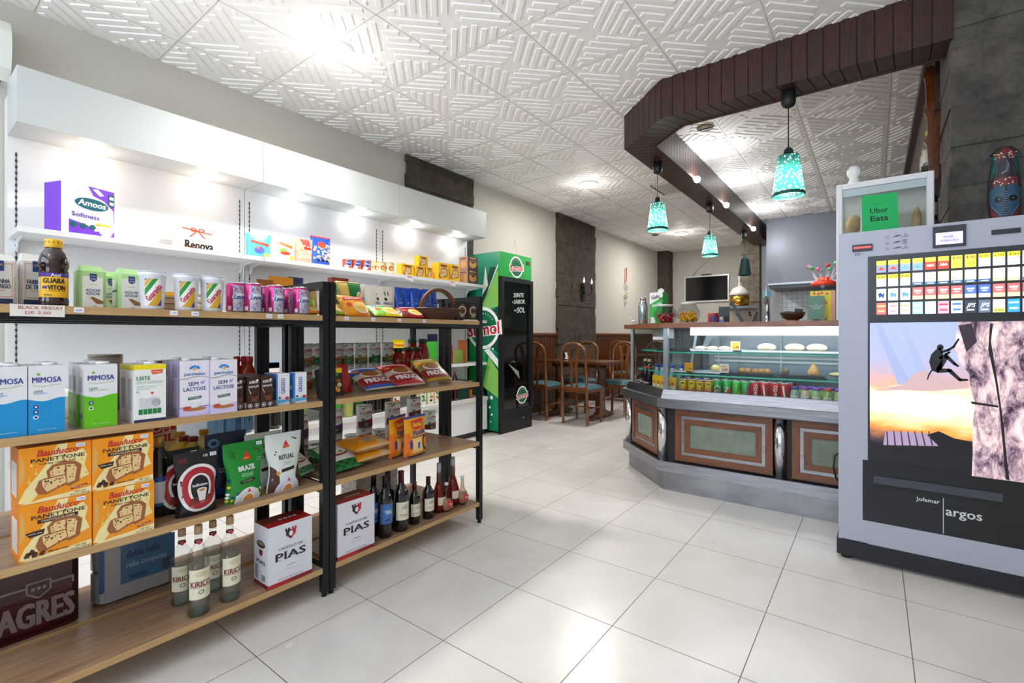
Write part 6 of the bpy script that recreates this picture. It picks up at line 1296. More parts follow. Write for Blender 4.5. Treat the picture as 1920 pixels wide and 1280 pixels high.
def rice_art(b, M, w, h):
    for k, c in enumerate(('2c8c44', 'f4f4f4', 'c83030')): b.rect(M, -w*.05+k*w*.07, h*.72, -w*.05+(k+1)*w*.07, h*.84, K(c, .4), 2)
    b.txt(M, 'ARROZ', w*.08, h*.48, h*.075, K('2c4a9c', .4), 2, 1, w=w*.46); b.ell(M, -w*.02, h*.60, w*.07, h*.05, K('2c3a3c', .4), 2, 12)
    for k in range(4): b.rect(M, -w*.18, h*(.16+.06*k), w*.30, h*(.18+.06*k), K('8fa0cc', .4), 2)
rc = coffee(706, 746, 536, -2.02, 'white plastic rice bag with a small flag, right one', K('e2ddd0', .4), rice_art, name='rice_bag', cat='rice bag', grp='white rice bags on the top shelf', z=Z4, t_=.07, prof=lambda b: 1-.25*max(0, b-.8))
dup(rc, (-2.06, Yx(704, -2.06), Z4), None, 'white plastic rice bag, left one partly behind the noodle packs')
def blue_art(b, M, w, h): b.txt(M, 'DELTA', 0, h*.52, h*.07, K('9ac0f0', .4), 2, 1, w=w*.5); b.rect(M, -w*.22, h*.30, w*.22, h*.36, K('6a9ae0', .4), 2); b.ell(M, 0, h*.60, w*.18, h*.06, K('6a9ae0', .4), 2, 12, .8, 0, PI)
bp = coffee(745, 763, 538, -2.03, 'bright blue coffee bag, leftmost of the row', K('1a4ab0', .35), blue_art, w_=.062, name='coffee_bag', cat='coffee bag', grp='bright blue coffee bags on the top shelf', z=Z4, t_=.05, prof=lambda b: 1-.25*max(0, b-.82))
for u, x, lb in ((764, -2.06, 'second from the left'), (778, -2.03, 'third from the left'), (789, -2.06, 'third from the right'), (799, -2.02, 'second from the right, seen through the basket handle'), (811, -2.05, 'rightmost, seen through the basket handle')): dup(bp, (x, Yx(u, x), Z4), None, 'bright blue coffee bag, '+lb)
# basket
x = -1.955; y = Yx(822, x); t = thing('wicker_basket', 'dark brown wicker basket with a tall arched handle', 'basket', (x, y, Z4), R90-.15)
M_WK = noisy('wicker', '38221a', '6a4430', 60, .6, .5, 3, (1, 1, 5))
def bw(a, c):
    ang = 2*PI*a; R0 = .095+.045*c; r2 = R0*(1+.008*math.sin(ang*40+PI*(int(c*14) % 2))); return (r2*math.cos(ang)*1.05, r2*.62*math.sin(ang), .002+c*.058)
b = MB(); b.grid(bw, 96, 14, M_WK, True, True); b.grid(lambda a, c: (bw(a, 1-c)[0]*.95, bw(a, 1-c)[1]*.95, bw(a, 1-c)[2]+.001), 48, 4, M_WK, True, True); b.poly3([bw(k/24, 0) for k in range(24)], M_WK); b.build('basket_body', t)
b = MB(); b.tube([tuple(Vector(bw(k/30, 1))+Vector((0, 0, .002))) for k in range(31)], .005, K('4a3020', .5), 6); b.build('rim', t)
hp_ = [(-.105+.0*k, 0, .0) for k in range(0)]+[(.115*math.cos(PI*k/20), 0, .055+.115*math.sin(PI*k/20)) for k in range(21)]
b = MB()
for k in range(20):
    a, c = Vector(hp_[k]), Vector(hp_[k+1]); n_ = Vector((0, 0, .055)); ra, rc_ = (a-n_).normalized()*.009, (c-n_).normalized()*.009
    q = b.vs([a-ra+Vector((0, -.012, 0)), a+ra+Vector((0, -.012, 0)), a+ra+Vector((0, .012, 0)), a-ra+Vector((0, .012, 0)), c-rc_+Vector((0, -.012, 0)), c+rc_+Vector((0, -.012, 0)), c+rc_+Vector((0, .012, 0)), c-rc_+Vector((0, .012, 0))])
    for f in ((0, 1, 5, 4), (1, 2, 6, 5), (2, 3, 7, 6), (3, 0, 4, 7)): b.face([q+i for i in f], noisy('bent_wood', '4a2c1a', '70472e', 20, .45, 0, 3, (1, 1, 1)))
b.build('handle', t)
# brown gift boxes
def gift_art(b, M, w, h):
    b.ell(M, 0, h*.55, w*.36, h*.26, K('d8c8b0', .5), 1, 20); b.ell(M, 0, h*.55, w*.28, h*.19, K('8a6a50', .5), 2, 18); b.ell(M, -w*.08, h*.56, w*.12, h*.12, K('5a2c1c', .5), 3, 12); b.ell(M, w*.12, h*.54, w*.12, h*.11, K('5a2c1c', .5), 3, 12); b.ell(M, 0, h*.26, w*.20, h*.07, K('b8a070', .5), 2, 12); b.txt(M, 'Trufas', 0, h*.88, h*.07, K('c8b890', .5), 1, 0)
t, w = at(856, 877, -1.915, Z4, 'chocolate_box', 'dark brown chocolate box with round picture, left of the pair at the shelf end', 'chocolate box', 'dark brown chocolate boxes at the end of the top shelf'); hh = hz(866, 566, -1.915, Z4); b = MB().box(-w/2, w/2, 0, .05, 0, hh, K('2e2320', .45)); gift_art(b, front(), w, hh); b.build('box', t)
dup(t, (-1.915, t.location.y+w+.002, Z4), None, 'dark brown chocolate box with round picture, right of the pair beside the end post')
o = MB().box(-.04, .04, -.02, .02, 0, .006, K('e8e6e0', .5)).build('paper_slip', None, (-1.868, Yx(882, -1.868), Z4)); o.rotation_euler.z = R90; tag(o, 'white paper slip in front of the dark chocolate boxes', 'paper')

# ---------- vegetable cans
def compal(pic, dark):
    def f(b, M, r, h):
        L = r*1.5; g = K('3c9a34', .45); b.txt(M, 'COMPAL', 0, h*.70, h*.13, K('b8284c', .4), 3, 1.8, w=r*1.35, arc=2/r*.12); b.rect(M, -r*.75, h*.585, r*.75, h*.595, K('2c6a3c', .4), 2, 6); b.txt(M, 'da horta', 0, h*.53, h*.07, K('2c8a3c', .4), 3, .8, w=r*.8, sk=.2)
        for (a, c, s) in ((-.9, .88, .34), (-1.15, .66, .28), (-.55, .92, .22), (.75, .93, .26), (.45, .90, .16), (0, .92, .18), (1.15, .80, .22)): b.poly(M, [(a*r, h*c), (a*r+s*r*.6, h*c+s*r*.45), (a*r+s*r*1.2, h*c), (a*r+s*r*.6, h*c-s*r*.4)], g, 2)
        b.rect(M, -L, h*.04, L, h*.28, K(dark, .45), 2, 12); b.poly(M, [(-L*.9, h*.28), (L*.5, h*.44), (L, h*.46), (L, h*.28)], K(pic, .45), 2); rnd = random.Random(9)
        for k in range(26): b.ell(M, rnd.uniform(-L*.8, L*.95), h*rnd.uniform(.06, .32), r*.13, r*.10, K(rnd.choice([pic, dark, pic]), .4), 3, 7)
        b.ell(M, -r*.70, h*.36, r*.22, r*.22, K('2c8a50', .4), 4, 12); b.ell(M, -r*.35, h*.16, r*.24, r*.24, K('4aa878', .4), 4, 12)
    return f
def vcan(u, x, z, lab, r, h, pic, dark, rz=0, grp='vegetable cans with leafy white labels'):
    t = thing('food_can', lab, 'food can', (x, Yx(u, x), z), R90+rz, grp); sl = K('a8aaae', .3, .9)
    b = MB(); b.lathe([(r*.97, 0, sl), (r, .002, sl), (r*.985, .005, sl), (r*.985, h-.005), (r, h-.003, sl), (r, h, sl)], K('f0f3f5', .35), 32); compal(pic, dark)(b, cyl(r*.99), r, h); b.build('body', t)
    MB().lathe([(r, h-.001), (r, h+.0005), (r*.93, h+.0005), (r*.92, h-.003), (r*.7, h-.002), (r*.1, h-.002)], sl, 28).build('lid', t); return t
xB = -2.325; ZM = ZT[2]; hC = .115; rC = .038
V = {}
V['carrot'] = vcan(571, xB, ZM+hC+.001, 'vegetable can with an orange stew picture, upper layer left of the black post', rC, hC, 'c8702c', '8a4420')
dup(V['carrot'], (xB, Yx(571, xB), ZM), None, 'vegetable can with an orange stew picture, lower layer left of the black post'); 
V['pea'] = vcan(650, xB, ZM+hC+.001, 'vegetable can with light green picture, upper layer, second right of the black post', rC, hC, '6a9a2c', '2c6a24')
V['bean'] = vcan(676, xB, ZM+hC+.001, 'vegetable can with brown bean picture, upper layer, third right of the black post', rC, hC, 'b8b43c', '7c4020')
V['spin'] = vcan(701, xB, ZM+hC+.001, 'vegetable can with dark green picture, upper layer, fourth right of the black post', rC, hC, '1c6a34', '1c5c2c')
V['lent'] = vcan(726, xB, ZM+hC+.001, 'vegetable can with dark lentil picture, rightmost of the upper layer', rC, hC, 'd88c2c', '3c2a1c')
dup(V['carrot'], (xB, Yx(628, xB), ZM+hC+.001), None, 'vegetable can with a stew picture, upper layer, first right of the black post')
for k, (q, u, s) in enumerate((('pea', 650, 'second'), ('bean', 676, 'third'), ('spin', 701, 'fourth'), ('lent', 726, 'fifth'), ('pea', 626, 'first'))): dup(V[q], (xB, Yx(u, xB), ZM), None, 'vegetable can in the lower layer, '+s+' right of the black post')
dup(V['spin'], (-2.40, Yx(591, -2.40), ZM+hC+.001), None, 'bluish vegetable can, upper layer, half hidden behind the black post'); dup(V['spin'], (-2.40, Yx(591, -2.40), ZM), None, 'bluish vegetable can, lower layer, half hidden behind the black post')
# big cans on the third shelf, back row
rB, hB = .05, .118
def bx(u, x, vb): return x
Bn = vcan(736, -2.20, Z2+hB+.001, 'large bean can, nearest of the stacked pair behind the orange flour bags', .043, hB, '8a2430', '5a1a20', grp='large vegetable cans on the third shelf')
x1 = -2.20
for u, x, lv, lb in ((736, x1, 0, 'lower one of the pair behind the orange flour bags'), (683, -2.235, 1, 'upper one of the stack left of the middle'), (683, -2.235, 0, 'lower one of the stack left of the middle'), (776, -2.26, 1, 'upper one of the stack furthest right'), (776, -2.26, 0, 'lower one of the stack furthest right'), (805, -2.36, 0, 'single one right of the yellow flour bags'), (741, -2.36, 0, 'behind, between the two tall stacks')): dup(Bn, (x, Yx(u, x), Z2+lv*(hB+.001)), None, 'large vegetable can, '+lb)
bl = vcan(627, -2.22, Z2+.119, 'vegetable can with purple band, upper one just right of the black post', .040, hB, '6a2c7c', '2a1c24', grp='large vegetable cans on the third shelf'); dup(bl, (-2.22, Yx(627, -2.22), Z2), None, 'vegetable can with purple band, lower one just right of the black post')
dup(bl, (-2.24, Yx(562, -2.24), Z2+.119), None, 'vegetable can with purple band, upper one between the black posts'); dup(bl, (-2.24, Yx(562, -2.24), Z2), None, 'vegetable can with purple band, lower one between the black posts')
sm = vcan(656, -2.20, Z2, 'small vegetable can with purple base in front', .040, .070, '8a5a9c', '5a2c6c', grp='small vegetable cans on the third shelf')
for u, x, lb in ((660, -2.31, 'behind the small one in front'), (711, -2.31, 'between the two tall can stacks'), (586, -2.20, 'left of the black post, above the plastic bag'), (589, -2.31, 'behind, left of the black post')): dup(sm, (x, Yx(u, x), Z2), None, 'small vegetable can, '+lb)
# ---------- sauce jars (back row, middle shelf)
def jar(u, x, vt, lab, r=.0425):
    z = ZM; h = hz(u, vt, x, z); t = thing('sauce_jar', lab, 'sauce jar', (x, Yx(u, x), z), R90, 'tomato sauce jars'); m = K('98261a', .12, coat=.3)
    MB().lathe([(r*.9, 0), (r, .006), (r, h*.35), (r*.9, h*.45), (r*.98, h*.58), (r*.86, h*.72), (r*.62, h*.82), (r*.60, h*.90)], m, 26).build('jar', t); MB().lathe([(r*.66, h*.90), (r*.68, h*.91), (r*.68, h*.985), (r*.6, h)], K('1c4a34', .35, .3), 24).build('lid', t); return t
j1 = jar(747, -2.30, 652, 'tomato sauce jar with green lid, leftmost of the front row'); dup(j1, (-2.30, Yx(781, -2.30), ZM), None, 'tomato sauce jar with green lid, rightmost of the front row'); dup(j1, (-2.37, Yx(764, -2.37), ZM), None, 'tomato sauce jar with green lid, in the gap of the front row')
j2 = jar(773, -2.41, 635, 'taller tomato sauce jar standing behind, left'); dup(j2, (-2.37, Yx(793, -2.37), ZM), None, 'taller tomato sauce jar standing behind, right')
# ---------- middle shelf far half: seed boxes and clear bags
x = -1.93; t, w = at(604, 645, x, ZM, 'snack_box', 'black and yellow boxed snack leaning beside the black post', 'snack box', None, rx=-.16); h = hz(625, 690, x, ZM)
b = MB().box(-w/2, w/2, 0, .04, 0, h, K('15130f', .4)); M = front(); b.rect(M, -w/2, h*.82, w/2, h, K('f0cc14', .4), 1); b.ell(M, 0, h*.78, w*.32, h*.12, K('2c8a34', .4), 2, 18); b.txt(M, 'YOKI', 0, h*.78, h*.10, K('e02c1c', .4), 3, 2, w=w*.4); b.txt(M, 'PIPOCA', w*.05, h*.56, h*.10, K('f09020', .4), 2, 1.6, w=w*.7)
for (a, c, k) in ((.25, .22, 'f0a828'), (.0, .10, 'f4d8a0'), (.33, .40, 'e8c890'), (-.2, .25, 'f0d040'), (.12, .30, 'e8b850')): b.ell(M, w*a, h*c, w*.11, w*.10, K(k, .5), 2, 8)
b.build('box', t)
for k, (u, rz_) in enumerate(((648, .15), (654, .3))):
    o = pack(u, -1.975, ZM, .05, .135, .02, ['red snack packet leaning on the black and yellow box, front', 'red snack packet leaning, behind the first one'][k], K('b0181c', .35), None, 'snack_packet', 'packet', 'red snack packets beside the black and yellow box', rx=-.25, rz=rz_)
def pind(c, nm):
    def f(b, M, w, h):
        b.poly(M, [(-w*.5, h*.62), (w*.5, h*.58), (w*.5, h), (-w*.5, h)], K(c, .3), 1); b.txt(M, 'Farofa de Mandioca', 0, h*.90, h*.075, WT, 3, .8, w=w*.82); b.ell(M, 0, h*.55, w*.34, h*.16, K('e4ddd0', .35), 2, 24, rings=3); b.ell(M, 0, h*.58, w*.26, h*.13, K('a8622c', .5), 3, 20, rings=2); b.ell(M, -w*.34, h*.74, w*.10, h*.06, K('e08a3c', .4), 3, 12); b.ell(M, w*.36, h*.70, w*.08, h*.08, K('e8d83c', .4), 3, 12)
        b.poly(M, [(-w*.5, h*.08), (w*.5, h*.08), (w*.5, h*.40), (-w*.5, h*.42)], K('8a1c24', .3), 4); b.txt(M, nm, w*.04, h*.28, h*.17, WT, 5, 2, w=w*.80); b.rect(M, -w*.5, h*.02, w*.5, h*.10, K(c, .3), 5)
    return f
PB = 'clear bags of toasted flour on the middle shelf'
P1 = pack(717, -1.915, ZM, .20, .185, .045, 'clear flour bag with blue and red print, left of the three', K('c4b4a8', .25), pind('1c50a8', 'PINDUCA'), 'flour_pouch', 'flour bag', PB, rx=-1.08, rz=.10, dz=.014)
pack(773, -1.91, ZM, .20, .19, .045, 'crinkled clear flour bag with red print, middle of the three', K('c0a89c', .25), pind('b81c28', 'PINDUCA'), 'flour_pouch', 'flour bag', PB, rx=-1.05, rz=.05, dz=.016)
pack(826, -1.945, ZM, .19, .19, .045, 'clear flour bag with yellow and dark red print, right of the three', K('9c7c54', .3), pind('a8921c', 'PINDUCA'), 'flour_pouch', 'flour bag', PB, rx=-.92, rz=.0, dz=.016)
# ---------- third shelf far half
def tap_art(b, M, w, h):
    b.rect(M, -w*.42, h*.25, w*.46, h*.92, K('e8e8e8', .4), 1, 8, 6); b.txt(M, 'TAPIOCA', -w*.02, h*.80, h*.10, K('e8d41c', .4), 3, 2, w=w*.70, rot=.06); b.ell(M, 0, h*.52, w*.30, h*.15, K('f8f8f8', .3), 2, 24, rings=2); b.ell(M, 0, h*.50, w*.27, h*.10, K('a82c20', .4), 3, 20); b.ell(M, 0, h*.54, w*.24, h*.08, K('f0e8e0', .4), 4, 20); b.ell(M, w*.10, h*.54, w*.07, h*.03, K('3c9a3c', .4), 5, 10)
    for i in range(7):
        for j in range(3): b.rect(M, -w*.48+i*w*.137, j*h*.08, -w*.48+i*w*.137+w*.125, j*h*.08+h*.072, K('1c8a3c' if (i+j) % 2 else '0c4a24', .35), 2)
pack(655, -1.905, Z2, .185, .19, .045, 'green and white tapioca bag lying just right of the black post', K('1c8a44', .35), tap_art, 'tapioca_bag', 'tapioca bag', 'green tapioca bags on the third shelf', rx=-1.12, rz=.12, dz=.014)
pack(577, -1.96, Z2, .12, .13, .04, 'crumpled green and white tapioca bag left of the black post', K('c8d8cc', .3), tap_art, 'tapioca_bag', 'tapioca bag', 'green tapioca bags on the third shelf', rx=-.9, rz=.4, dz=.02)
def far_art(b, M, w, h):
    b.rect(M, -w*.5, 0, w*.12, h, K('e8961c', .35), 1, 8, 8); b.ell(M, -w*.05, h*.30, w*.08, h*.10, K('8a94c8', .4), 3, 14); b.rect(M, -w*.26, h*.22, -w*.15, h*.38, K('f0b83c', .4), 3); b.txt(M, 'FARINHA', w*.28, h*.35, h*.05, K('3a2c1c', .4), 2, .5, w=w*.3, rot=.1); b.rect(M, -w*.02, h*.62, w*.10, h*.70, K('8a4a14', .4), 3)
fb = pack(708, -1.92, Z2, .235, .17, .055, 'orange and beige flour bag lying flat, lower of the two', K('d8b884', .4), far_art, 'flour_pouch', 'flour bag', 'orange and beige flour bags stacked flat', rx=-1.45, rz=.10, dz=.030)
dup(fb, (-1.925, fb.location.y-.008, Z2+.079), label='orange and beige flour bag lying flat, upper of the two')
def sin_art(b, M, w, h):
    b.rect(M, -w*.5, h*.95, w*.5, h, K('1c3a9c', .35), 2, 10); b.rect(M, -w*.5, 0, w*.5, h*.035, K('1c2c7c', .35), 2, 10); b.rect(M, -w*.5, h*.02, -w*.34, h*.60, K('e8700c', .35), 1, 4, 6)
    b.poly(M, [(-w*.26, h*.88), (w*.30, h*.92), (w*.28, h*.70), (w*.0, h*.66), (-w*.22, h*.70)], K('d82c14', .35), 2); b.txt(M, 'Sinhá', w*.02, h*.79, h*.11, K('f8dc3c', .35), 4, 2, w=w*.42)
    b.txt(M, 'Flocão', w*.08, h*.60, h*.13, K('1c3a9c', .35), 3, 2, w=w*.62, rot=.05); b.rect(M, -w*.34, h*.48, w*.46, h*.50, K('1c3a9c', .35), 2)
    b.poly(M, [(-w*.26, h*.44), (w*.16, h*.46), (w*.20, h*.10), (-w*.24, h*.08)], K('f8d080', .4), 3); b.poly(M, [(-w*.04, h*.34), (w*.06, h*.35), (w*.04, h*.20), (-w*.06, h*.20)], K('2c5ac0', .4), 4); b.ell(M, w*.34, h*.30, w*.15, h*.19, K('14141c', .35), 3, 20, rings=2); b.ell(M, w*.35, h*.31, w*.11, h*.14, K('f08c1c', .4), 4, 18, rings=2); b.ell(M, -w*.33, h*.32, w*.05, h*.12, K('1c3a9c', .35), 4, 12)
sb = coffee(752, 815, 780, -1.87, 'orange and blue corn flour bag, in front', K('f0a414', .33), sin_art, rz=.12, name='corn_flour_bag', cat='corn flour bag', grp='orange corn flour bags on the third shelf', z=Z2, t_=.06, prof=lambda b: 1-.08*math.sin(PI*b), w_=.165)
dup(sb, (-1.965, sb.location.y-.06, Z2), R90+.35, 'orange and blue corn flour bag, leaning behind the front one')
# ---------- third shelf near half, behind the panettone
def oil(u, x, lab, capm, r=.042, h=.23):
    t = thing('oil_bottle', lab, 'oil bottle', (x, Yx(u, x), Z2), R90, 'clear bottles of yellow cooking oil'); m = K('ecd04a', .12, 0, .5, 0, .4, .25)
    p = [(r*.9, 0), (r, .008)]
    for k in range(7): p += [(r*.96, h*(.08+.085*k)), (r, h*(.12+.085*k))]
    p += [(r*.9, h*.74), (r*.55, h*.84), (r*.36, h*.88), (r*.36, h*.92)]
    MB().lathe(p, m, 26).build('bottle', t); MB().lathe([(r*.42, h*.92), (r*.42, h*.985), (r*.36, h)], capm, 20).build('cap', t); b = MB(); M = cyl(r*1.01); b.rect(M, -r*.9, h*.20, r*.9, h*.52, K('e8c83c', .4), 1, 10); b.build('label', t); return t
o1 = oil(362, -2.10, 'cooking oil bottle with red cap, nearest of the group', K('8a1c24', .4)); dup(o1, (-2.10-.04, Yx(345, -2.14), Z2), None, 'cooking oil bottle with red cap, left of the nearest one')
o2 = oil(382, -2.22, 'cooking oil bottle with yellow cap, at the back right of the group', K('e0a81c', .4)); dup(o2, (-2.24, Yx(338, -2.24), Z2), None, 'cooking oil bottle with yellow cap, at the back left of the group')
x = -1.97; t = thing('olive_oil_bottle', 'dark green olive oil bottle with gold cap and blue label, beside the panettone boxes', 'oil bottle', (x, Yx(298, x), Z2), R90); h = hz(298, 816, x, Z2); r = .030
MB().lathe([(r*.9, 0), (r, .006), (r, h*.66), (r*.9, h*.74), (r*.5, h*.84), (r*.46, h*.88)], K('15180c', .12, coat=.3), 24).build('bottle', t); MB().lathe([(r*.56, h*.86), (r*.56, h*.98), (r*.5, h)], K('b08c44', .35, .4), 20).build('cap', t); b = MB(); b.rect(cyl(r*1.01), -r*1.2, h*.14, r*1.2, h*.50, K('1c4a9c', .4), 1, 10); b.rect(cyl(r*1.01), -r*.8, h*.18, r*.9, h*.44, K('c8ccd8', .4), 2, 8); b.build('label', t)
x = -2.30; t = thing('steel_wool_pack', 'yellow and red steel wool pack seen over the panettone boxes', 'household pack', (x, Yx(296, x), Z2), R90)
b = MB().box(-.065, .065, 0, .05, 0, .30, K('ead018', .4)); M = front(); b.ell(M, 0, .225, .062, .056, K('d01c28', .4), 1, 30); b.poly(M, [(-.062, .215), (.062, .235), (.062, .12), (-.062, .12)], K('e8e8e8', .4), 2); b.txt(M, 'BOM', 0, .245, .028, WT, 3, 2.4, w=.085); b.txt(M, 'BRIL', .008, .205, .032, K('d01c28', .4), 3, 2.4, w=.10); b.build('pack', t)
# bottom shelf, back row: beer multipack, toilet rolls, and pack behind the wine
x = -2.17; y0, y1 = Yx(-60, x), Yx(150, x); w = y1-y0; t = thing('beer_multipack', 'dark red shrink wrapped beer multipack with white lettering on the bottom shelf', 'beer multipack', (x, (y0+y1)/2, Z1), R90)
b = MB(); m = noisy('red_shrink_wrap', '2c070a', '470e12', 6, .15, .35, 4, (1, 1, 3)); b.box(-w/2, w/2, 0, .20, 0, .24, m, bev=.02); M = front(-.0003); cw = K('806e72', .3)  # maroon wrap and lettering made darker to stand for the low shelf's shade
b.txt(M, 'SAGRES', w*.035, .075, .078, cw, 1, 2.4, w=w*.80); s = .03; cx = w*.10
b.poly(M, [(cx-s, .175), (cx+s, .175), (cx+s, .14), (cx, .118), (cx-s, .14)], cw, 1); b.poly(M, [(cx-s*.85, .170), (cx+s*.85, .170), (cx+s*.85, .142), (cx, .124), (cx-s*.85, .142)], m, 2)
for k in range(3): b.ell(M, cx+(k-1)*s*.45, .152, .005, .006, cw, 3, 8)
b.rect(M, cx+s, .157, w*.42, .164, cw, 1); b.rect(M, w*.42, .140, w*.44, .164, cw, 1); b.rect(M, -w*.45, .157, cx-s, .164, cw, 1); b.build('pack', t)
x = -2.20; y0, y1 = Yx(175, x), Yx(334, x); w = y1-y0; t = thing('toilet_roll_pack', 'large white toilet roll pack with pale blue panel on the bottom shelf', 'toilet roll pack', (x, (y0+y1)/2, Z1), R90)
b = MB(); wm = K('9f9ea2', .25)
for k in range(3):
    for q in range(2): b.lathe([(.048, .002), (.055, .01), (.055, .105), (.048, .113)], wm, 20, (-w/2+.06+k*(w-.12)/2, .06, q*.115))
b.box(-w/2+.02, w/2-.02, .004, .11, .01, .225, wm, bev=.01); M = front(.0035); b.rect(M, -w*.20, .06, w*.46, .20, K('41688e', .3), 1); b.txt(M, 'doble rollo', -w*.13, .165, .028, K('1c2c4c', .4), 2, 1, al='l', w=w*.40); b.txt(M, 'rollo compacto', -w*.13, .125, .020, K('9ab4cc', .4), 2, .6, al='l', w=w*.48); b.rect(M, -w*.10, .07, w*.12, .085, K('2c4a6c', .4), 2); b.rect(M, w*.30, .07, w*.42, .11, K('3a4a5c', .4), 2); b.rect(M, -w*.44, .05, -w*.38, .20, K('2c5a8c', .4), 1)
b.build('pack', t)
x = -2.22; y0, y1 = Yx(672, x), Yx(750, x); w = y1-y0; t = thing('paper_roll_pack', 'clear wrapped white paper roll pack behind the wine bottles', 'paper roll pack', (x, (y0+y1)/2, Z1), R90)
b = MB(); m = noisy('clear_wrap', 'b4b0ac', 'f0eeea', 30, .15, .6, 4, (.4, 1, 3)); b.box(-w/2, w/2, 0, .18, 0, .235, m, bev=.02)
for k in range(6): b.box(-w/2-.0004, w/2, -.0006, 0, .03+.035*k, .031+.035*k, K('6a6864', .5))
b.build('pack', t)
# ================================================================ GOODS ON THE WHITE WALL SHELVING
WX = -3.50; WZ = 1.653
def hw_(u, vt, x, z): return Zx(u, vt, x)-z
# toilet paper pack
x = -3.50; y0, y1 = Yx(118, x), Yx(223, x); w = y1-y0; h = hw_(150, 345, x, WZ); t = thing('toilet_paper_pack', 'purple and white toilet paper pack on the white shelf', 'toilet paper pack', (x+.02, (y0+y1)/2+.0, WZ), R90+.36); w *= 1.12
pw_ = K('f0f0f4', .35); pu = K('7a3fd0', .35); d = .18
b = MB()
b.box(-w/2, w/2, .004, d, 0, h*.97, pw_, bev=.022)
M = front(.0036); wi = w/2-.022
for k in range(3): b.rect(M, -w/4+k*w/4-.001, h*.25, -w/4+k*w/4+.001, h*.90, K('c8c4d0', .4), .5)
b.poly(M, [(-wi, 0), (wi, 0), (wi, h*.14), (w*.05, h*.10), (-w*.1, h*.20), (-wi, h*.26)], pu, 1); b.poly(M, [(-w*.08, h*.97), (w*.02, h*.80), (w*.22, h*.74), (w*.40, h*.58), (wi, h*.20), (wi, h*.97)], pu, 1); b.poly(M, [(w*.0, h*.93), (w*.10, h*.95), (w*.22, h*.85), (w*.14, h*.82)], pw_, 2)
b.ell(M, -w*.01, h*.62, w*.33, h*.13, K('e8ecf0', .3), 3, 30); b.ell(M, -w*.01, h*.62, w*.31, h*.115, K('1c6474', .3), 4, 30); b.txt(M, 'Amoos', -w*.01, h*.635, h*.12, WT, 5, 2, w=w*.50, sk=.15); b.txt(M, 'Softness', -w*.12, h*.38, h*.09, K('6a3fb4', .4), 5, 1, w=w*.50)
for k in range(3): b.ell(M, -w*.34+k*w*.17, h*.17, w*.06, h*.05, K('1c6a64', .3), 5, 16)
b.ell(M, w*.25, h*.15, w*.14, h*.13, K('f4f0e8', .3), 5, 20); b.rect(M, w*.06, h*.23, w*.34, h*.27, K('e8d020', .4), 6); b.rect(M, w*.30, h*.66, w*.42, h*.90, K('1c5a5c', .4), 5); b.rect(M, w*.32, h*.80, w*.40, h*.86, WT, 6); b.rect(M, w*.32, h*.69, w*.40, h*.75, WT, 6)
Ms = plane((-w/2-.0004, .0, 0), (0, -1, 0)); b.rect(Ms, -d+.024, 0, -.026, h*.965, pu, 1)
b.build('pack', t)
x = -3.52; y0, y1 = Yx(339, x), Yx(400, x); w = y1-y0; h = hw_(370, 424, x, WZ); t = thing('tissue_pack', 'small cream tissue pack with a red bow print and black lettering', 'tissue pack', (x, (y0+y1)/2, WZ), R90)
b = MB().box(-w/2, w/2, 0, .16, 0, h, K('e6dcd0', .4), bev=.006); M = front(-.0003); b.txt(M, 'Renova', w*.06, h*.22, h*.36, K('241c1a', .4), 3, 2, w=w*.86); rb = K('d8481c', .4)
b.poly(M, [(-w*.46, h*.84), (w*.46, h*.70), (w*.46, h*.74), (-w*.46, h*.88)], rb, 2)
for s_ in (-1, 1): b.ell(M, s_*w*.12, h*.83, w*.10, h*.08, rb, 3, 14, .6); b.poly(M, [(0, h*.78), (s_*w*.22, h*.50), (s_*w*.25, h*.52), (s_*w*.03, h*.80)], rb, 3)
b.poly(M, [(-w*.40, h*.12), (w*.3, h*.01), (w*.3, h*.05), (-w*.4, h*.17)], rb, 2); b.build('pack', t)
def snack_art(kind):
    def f(b, M, w, h):
        rnd = random.Random(kind)
        if kind in (2, 3):
            for k in range(60): b.ell(M, rnd.uniform(-w*.40, w*.40), rnd.uniform(h*.18, h*.72), w*.055, h*.035, K(rnd.choice(['f4e4c0', 'e8c890', 'fbf2dc', 'c89858']), .5), 2+k*.02, 6)
        if kind == 0: b.poly(M, [(-w*.30, h*.72), (w*.40, h*.60), (w*.38, h*.48), (-w*.30, h*.62)], K('e0401c', .35), 3); b.ell(M, w*.02, h*.32, w*.20, h*.14, K('5a5ac0', .4), 3, 12); b.ell(M, w*.32, h*.12, w*.12, h*.09, K('f0d848', .4), 3, 12); b.ell(M, -w*.05, h*.40, w*.07, h*.05, K('e0703c', .4), 4, 10)
        if kind == 1: b.poly(M, [(-w*.22, h*.76), (w*.38, h*.62), (w*.38, h*.50), (-w*.16, h*.64)], K('e8702c', .35), 3); b.ell(M, -w*.02, h*.38, w*.18, h*.12, K('7ab04c', .4), 3, 12); b.ell(M, w*.06, h*.30, w*.22, h*.07, K('d8402c', .4), 4, 12); b.ell(M, w*.36, h*.14, w*.12, h*.10, K('f4d048', .4), 3, 12)
        if kind == 2: b.poly(M, [(-w*.2, h*.98), (w*.3, h*.98), (w*.36, h*.6), (w*.0, h*.62)], K('e04a48', .35), 1); b.rect(M, -w*.05, h*.56, w*.36, h*.66, K('c02c20', .4), 5)
        if kind == 3: b.rect(M, -w*.5, h*.70, w*.5, h, K('2450b8', .35), 1); b.ell(M, 0, h*.72, w*.22, h*.10, K('e04838', .35), 5, 20); b.rect(M, -w*.5, 0, w*.5, h*.16, K('2450b8', .35), 1); b.rect(M, -w*.5, h*.96, w*.5, h, K('d8303c', .35), 3); [b.ell(M, (k-1)*w*.22, h*.17, w*.07, h*.04, BK_, 6, 12) for k in range(3)]
    return f
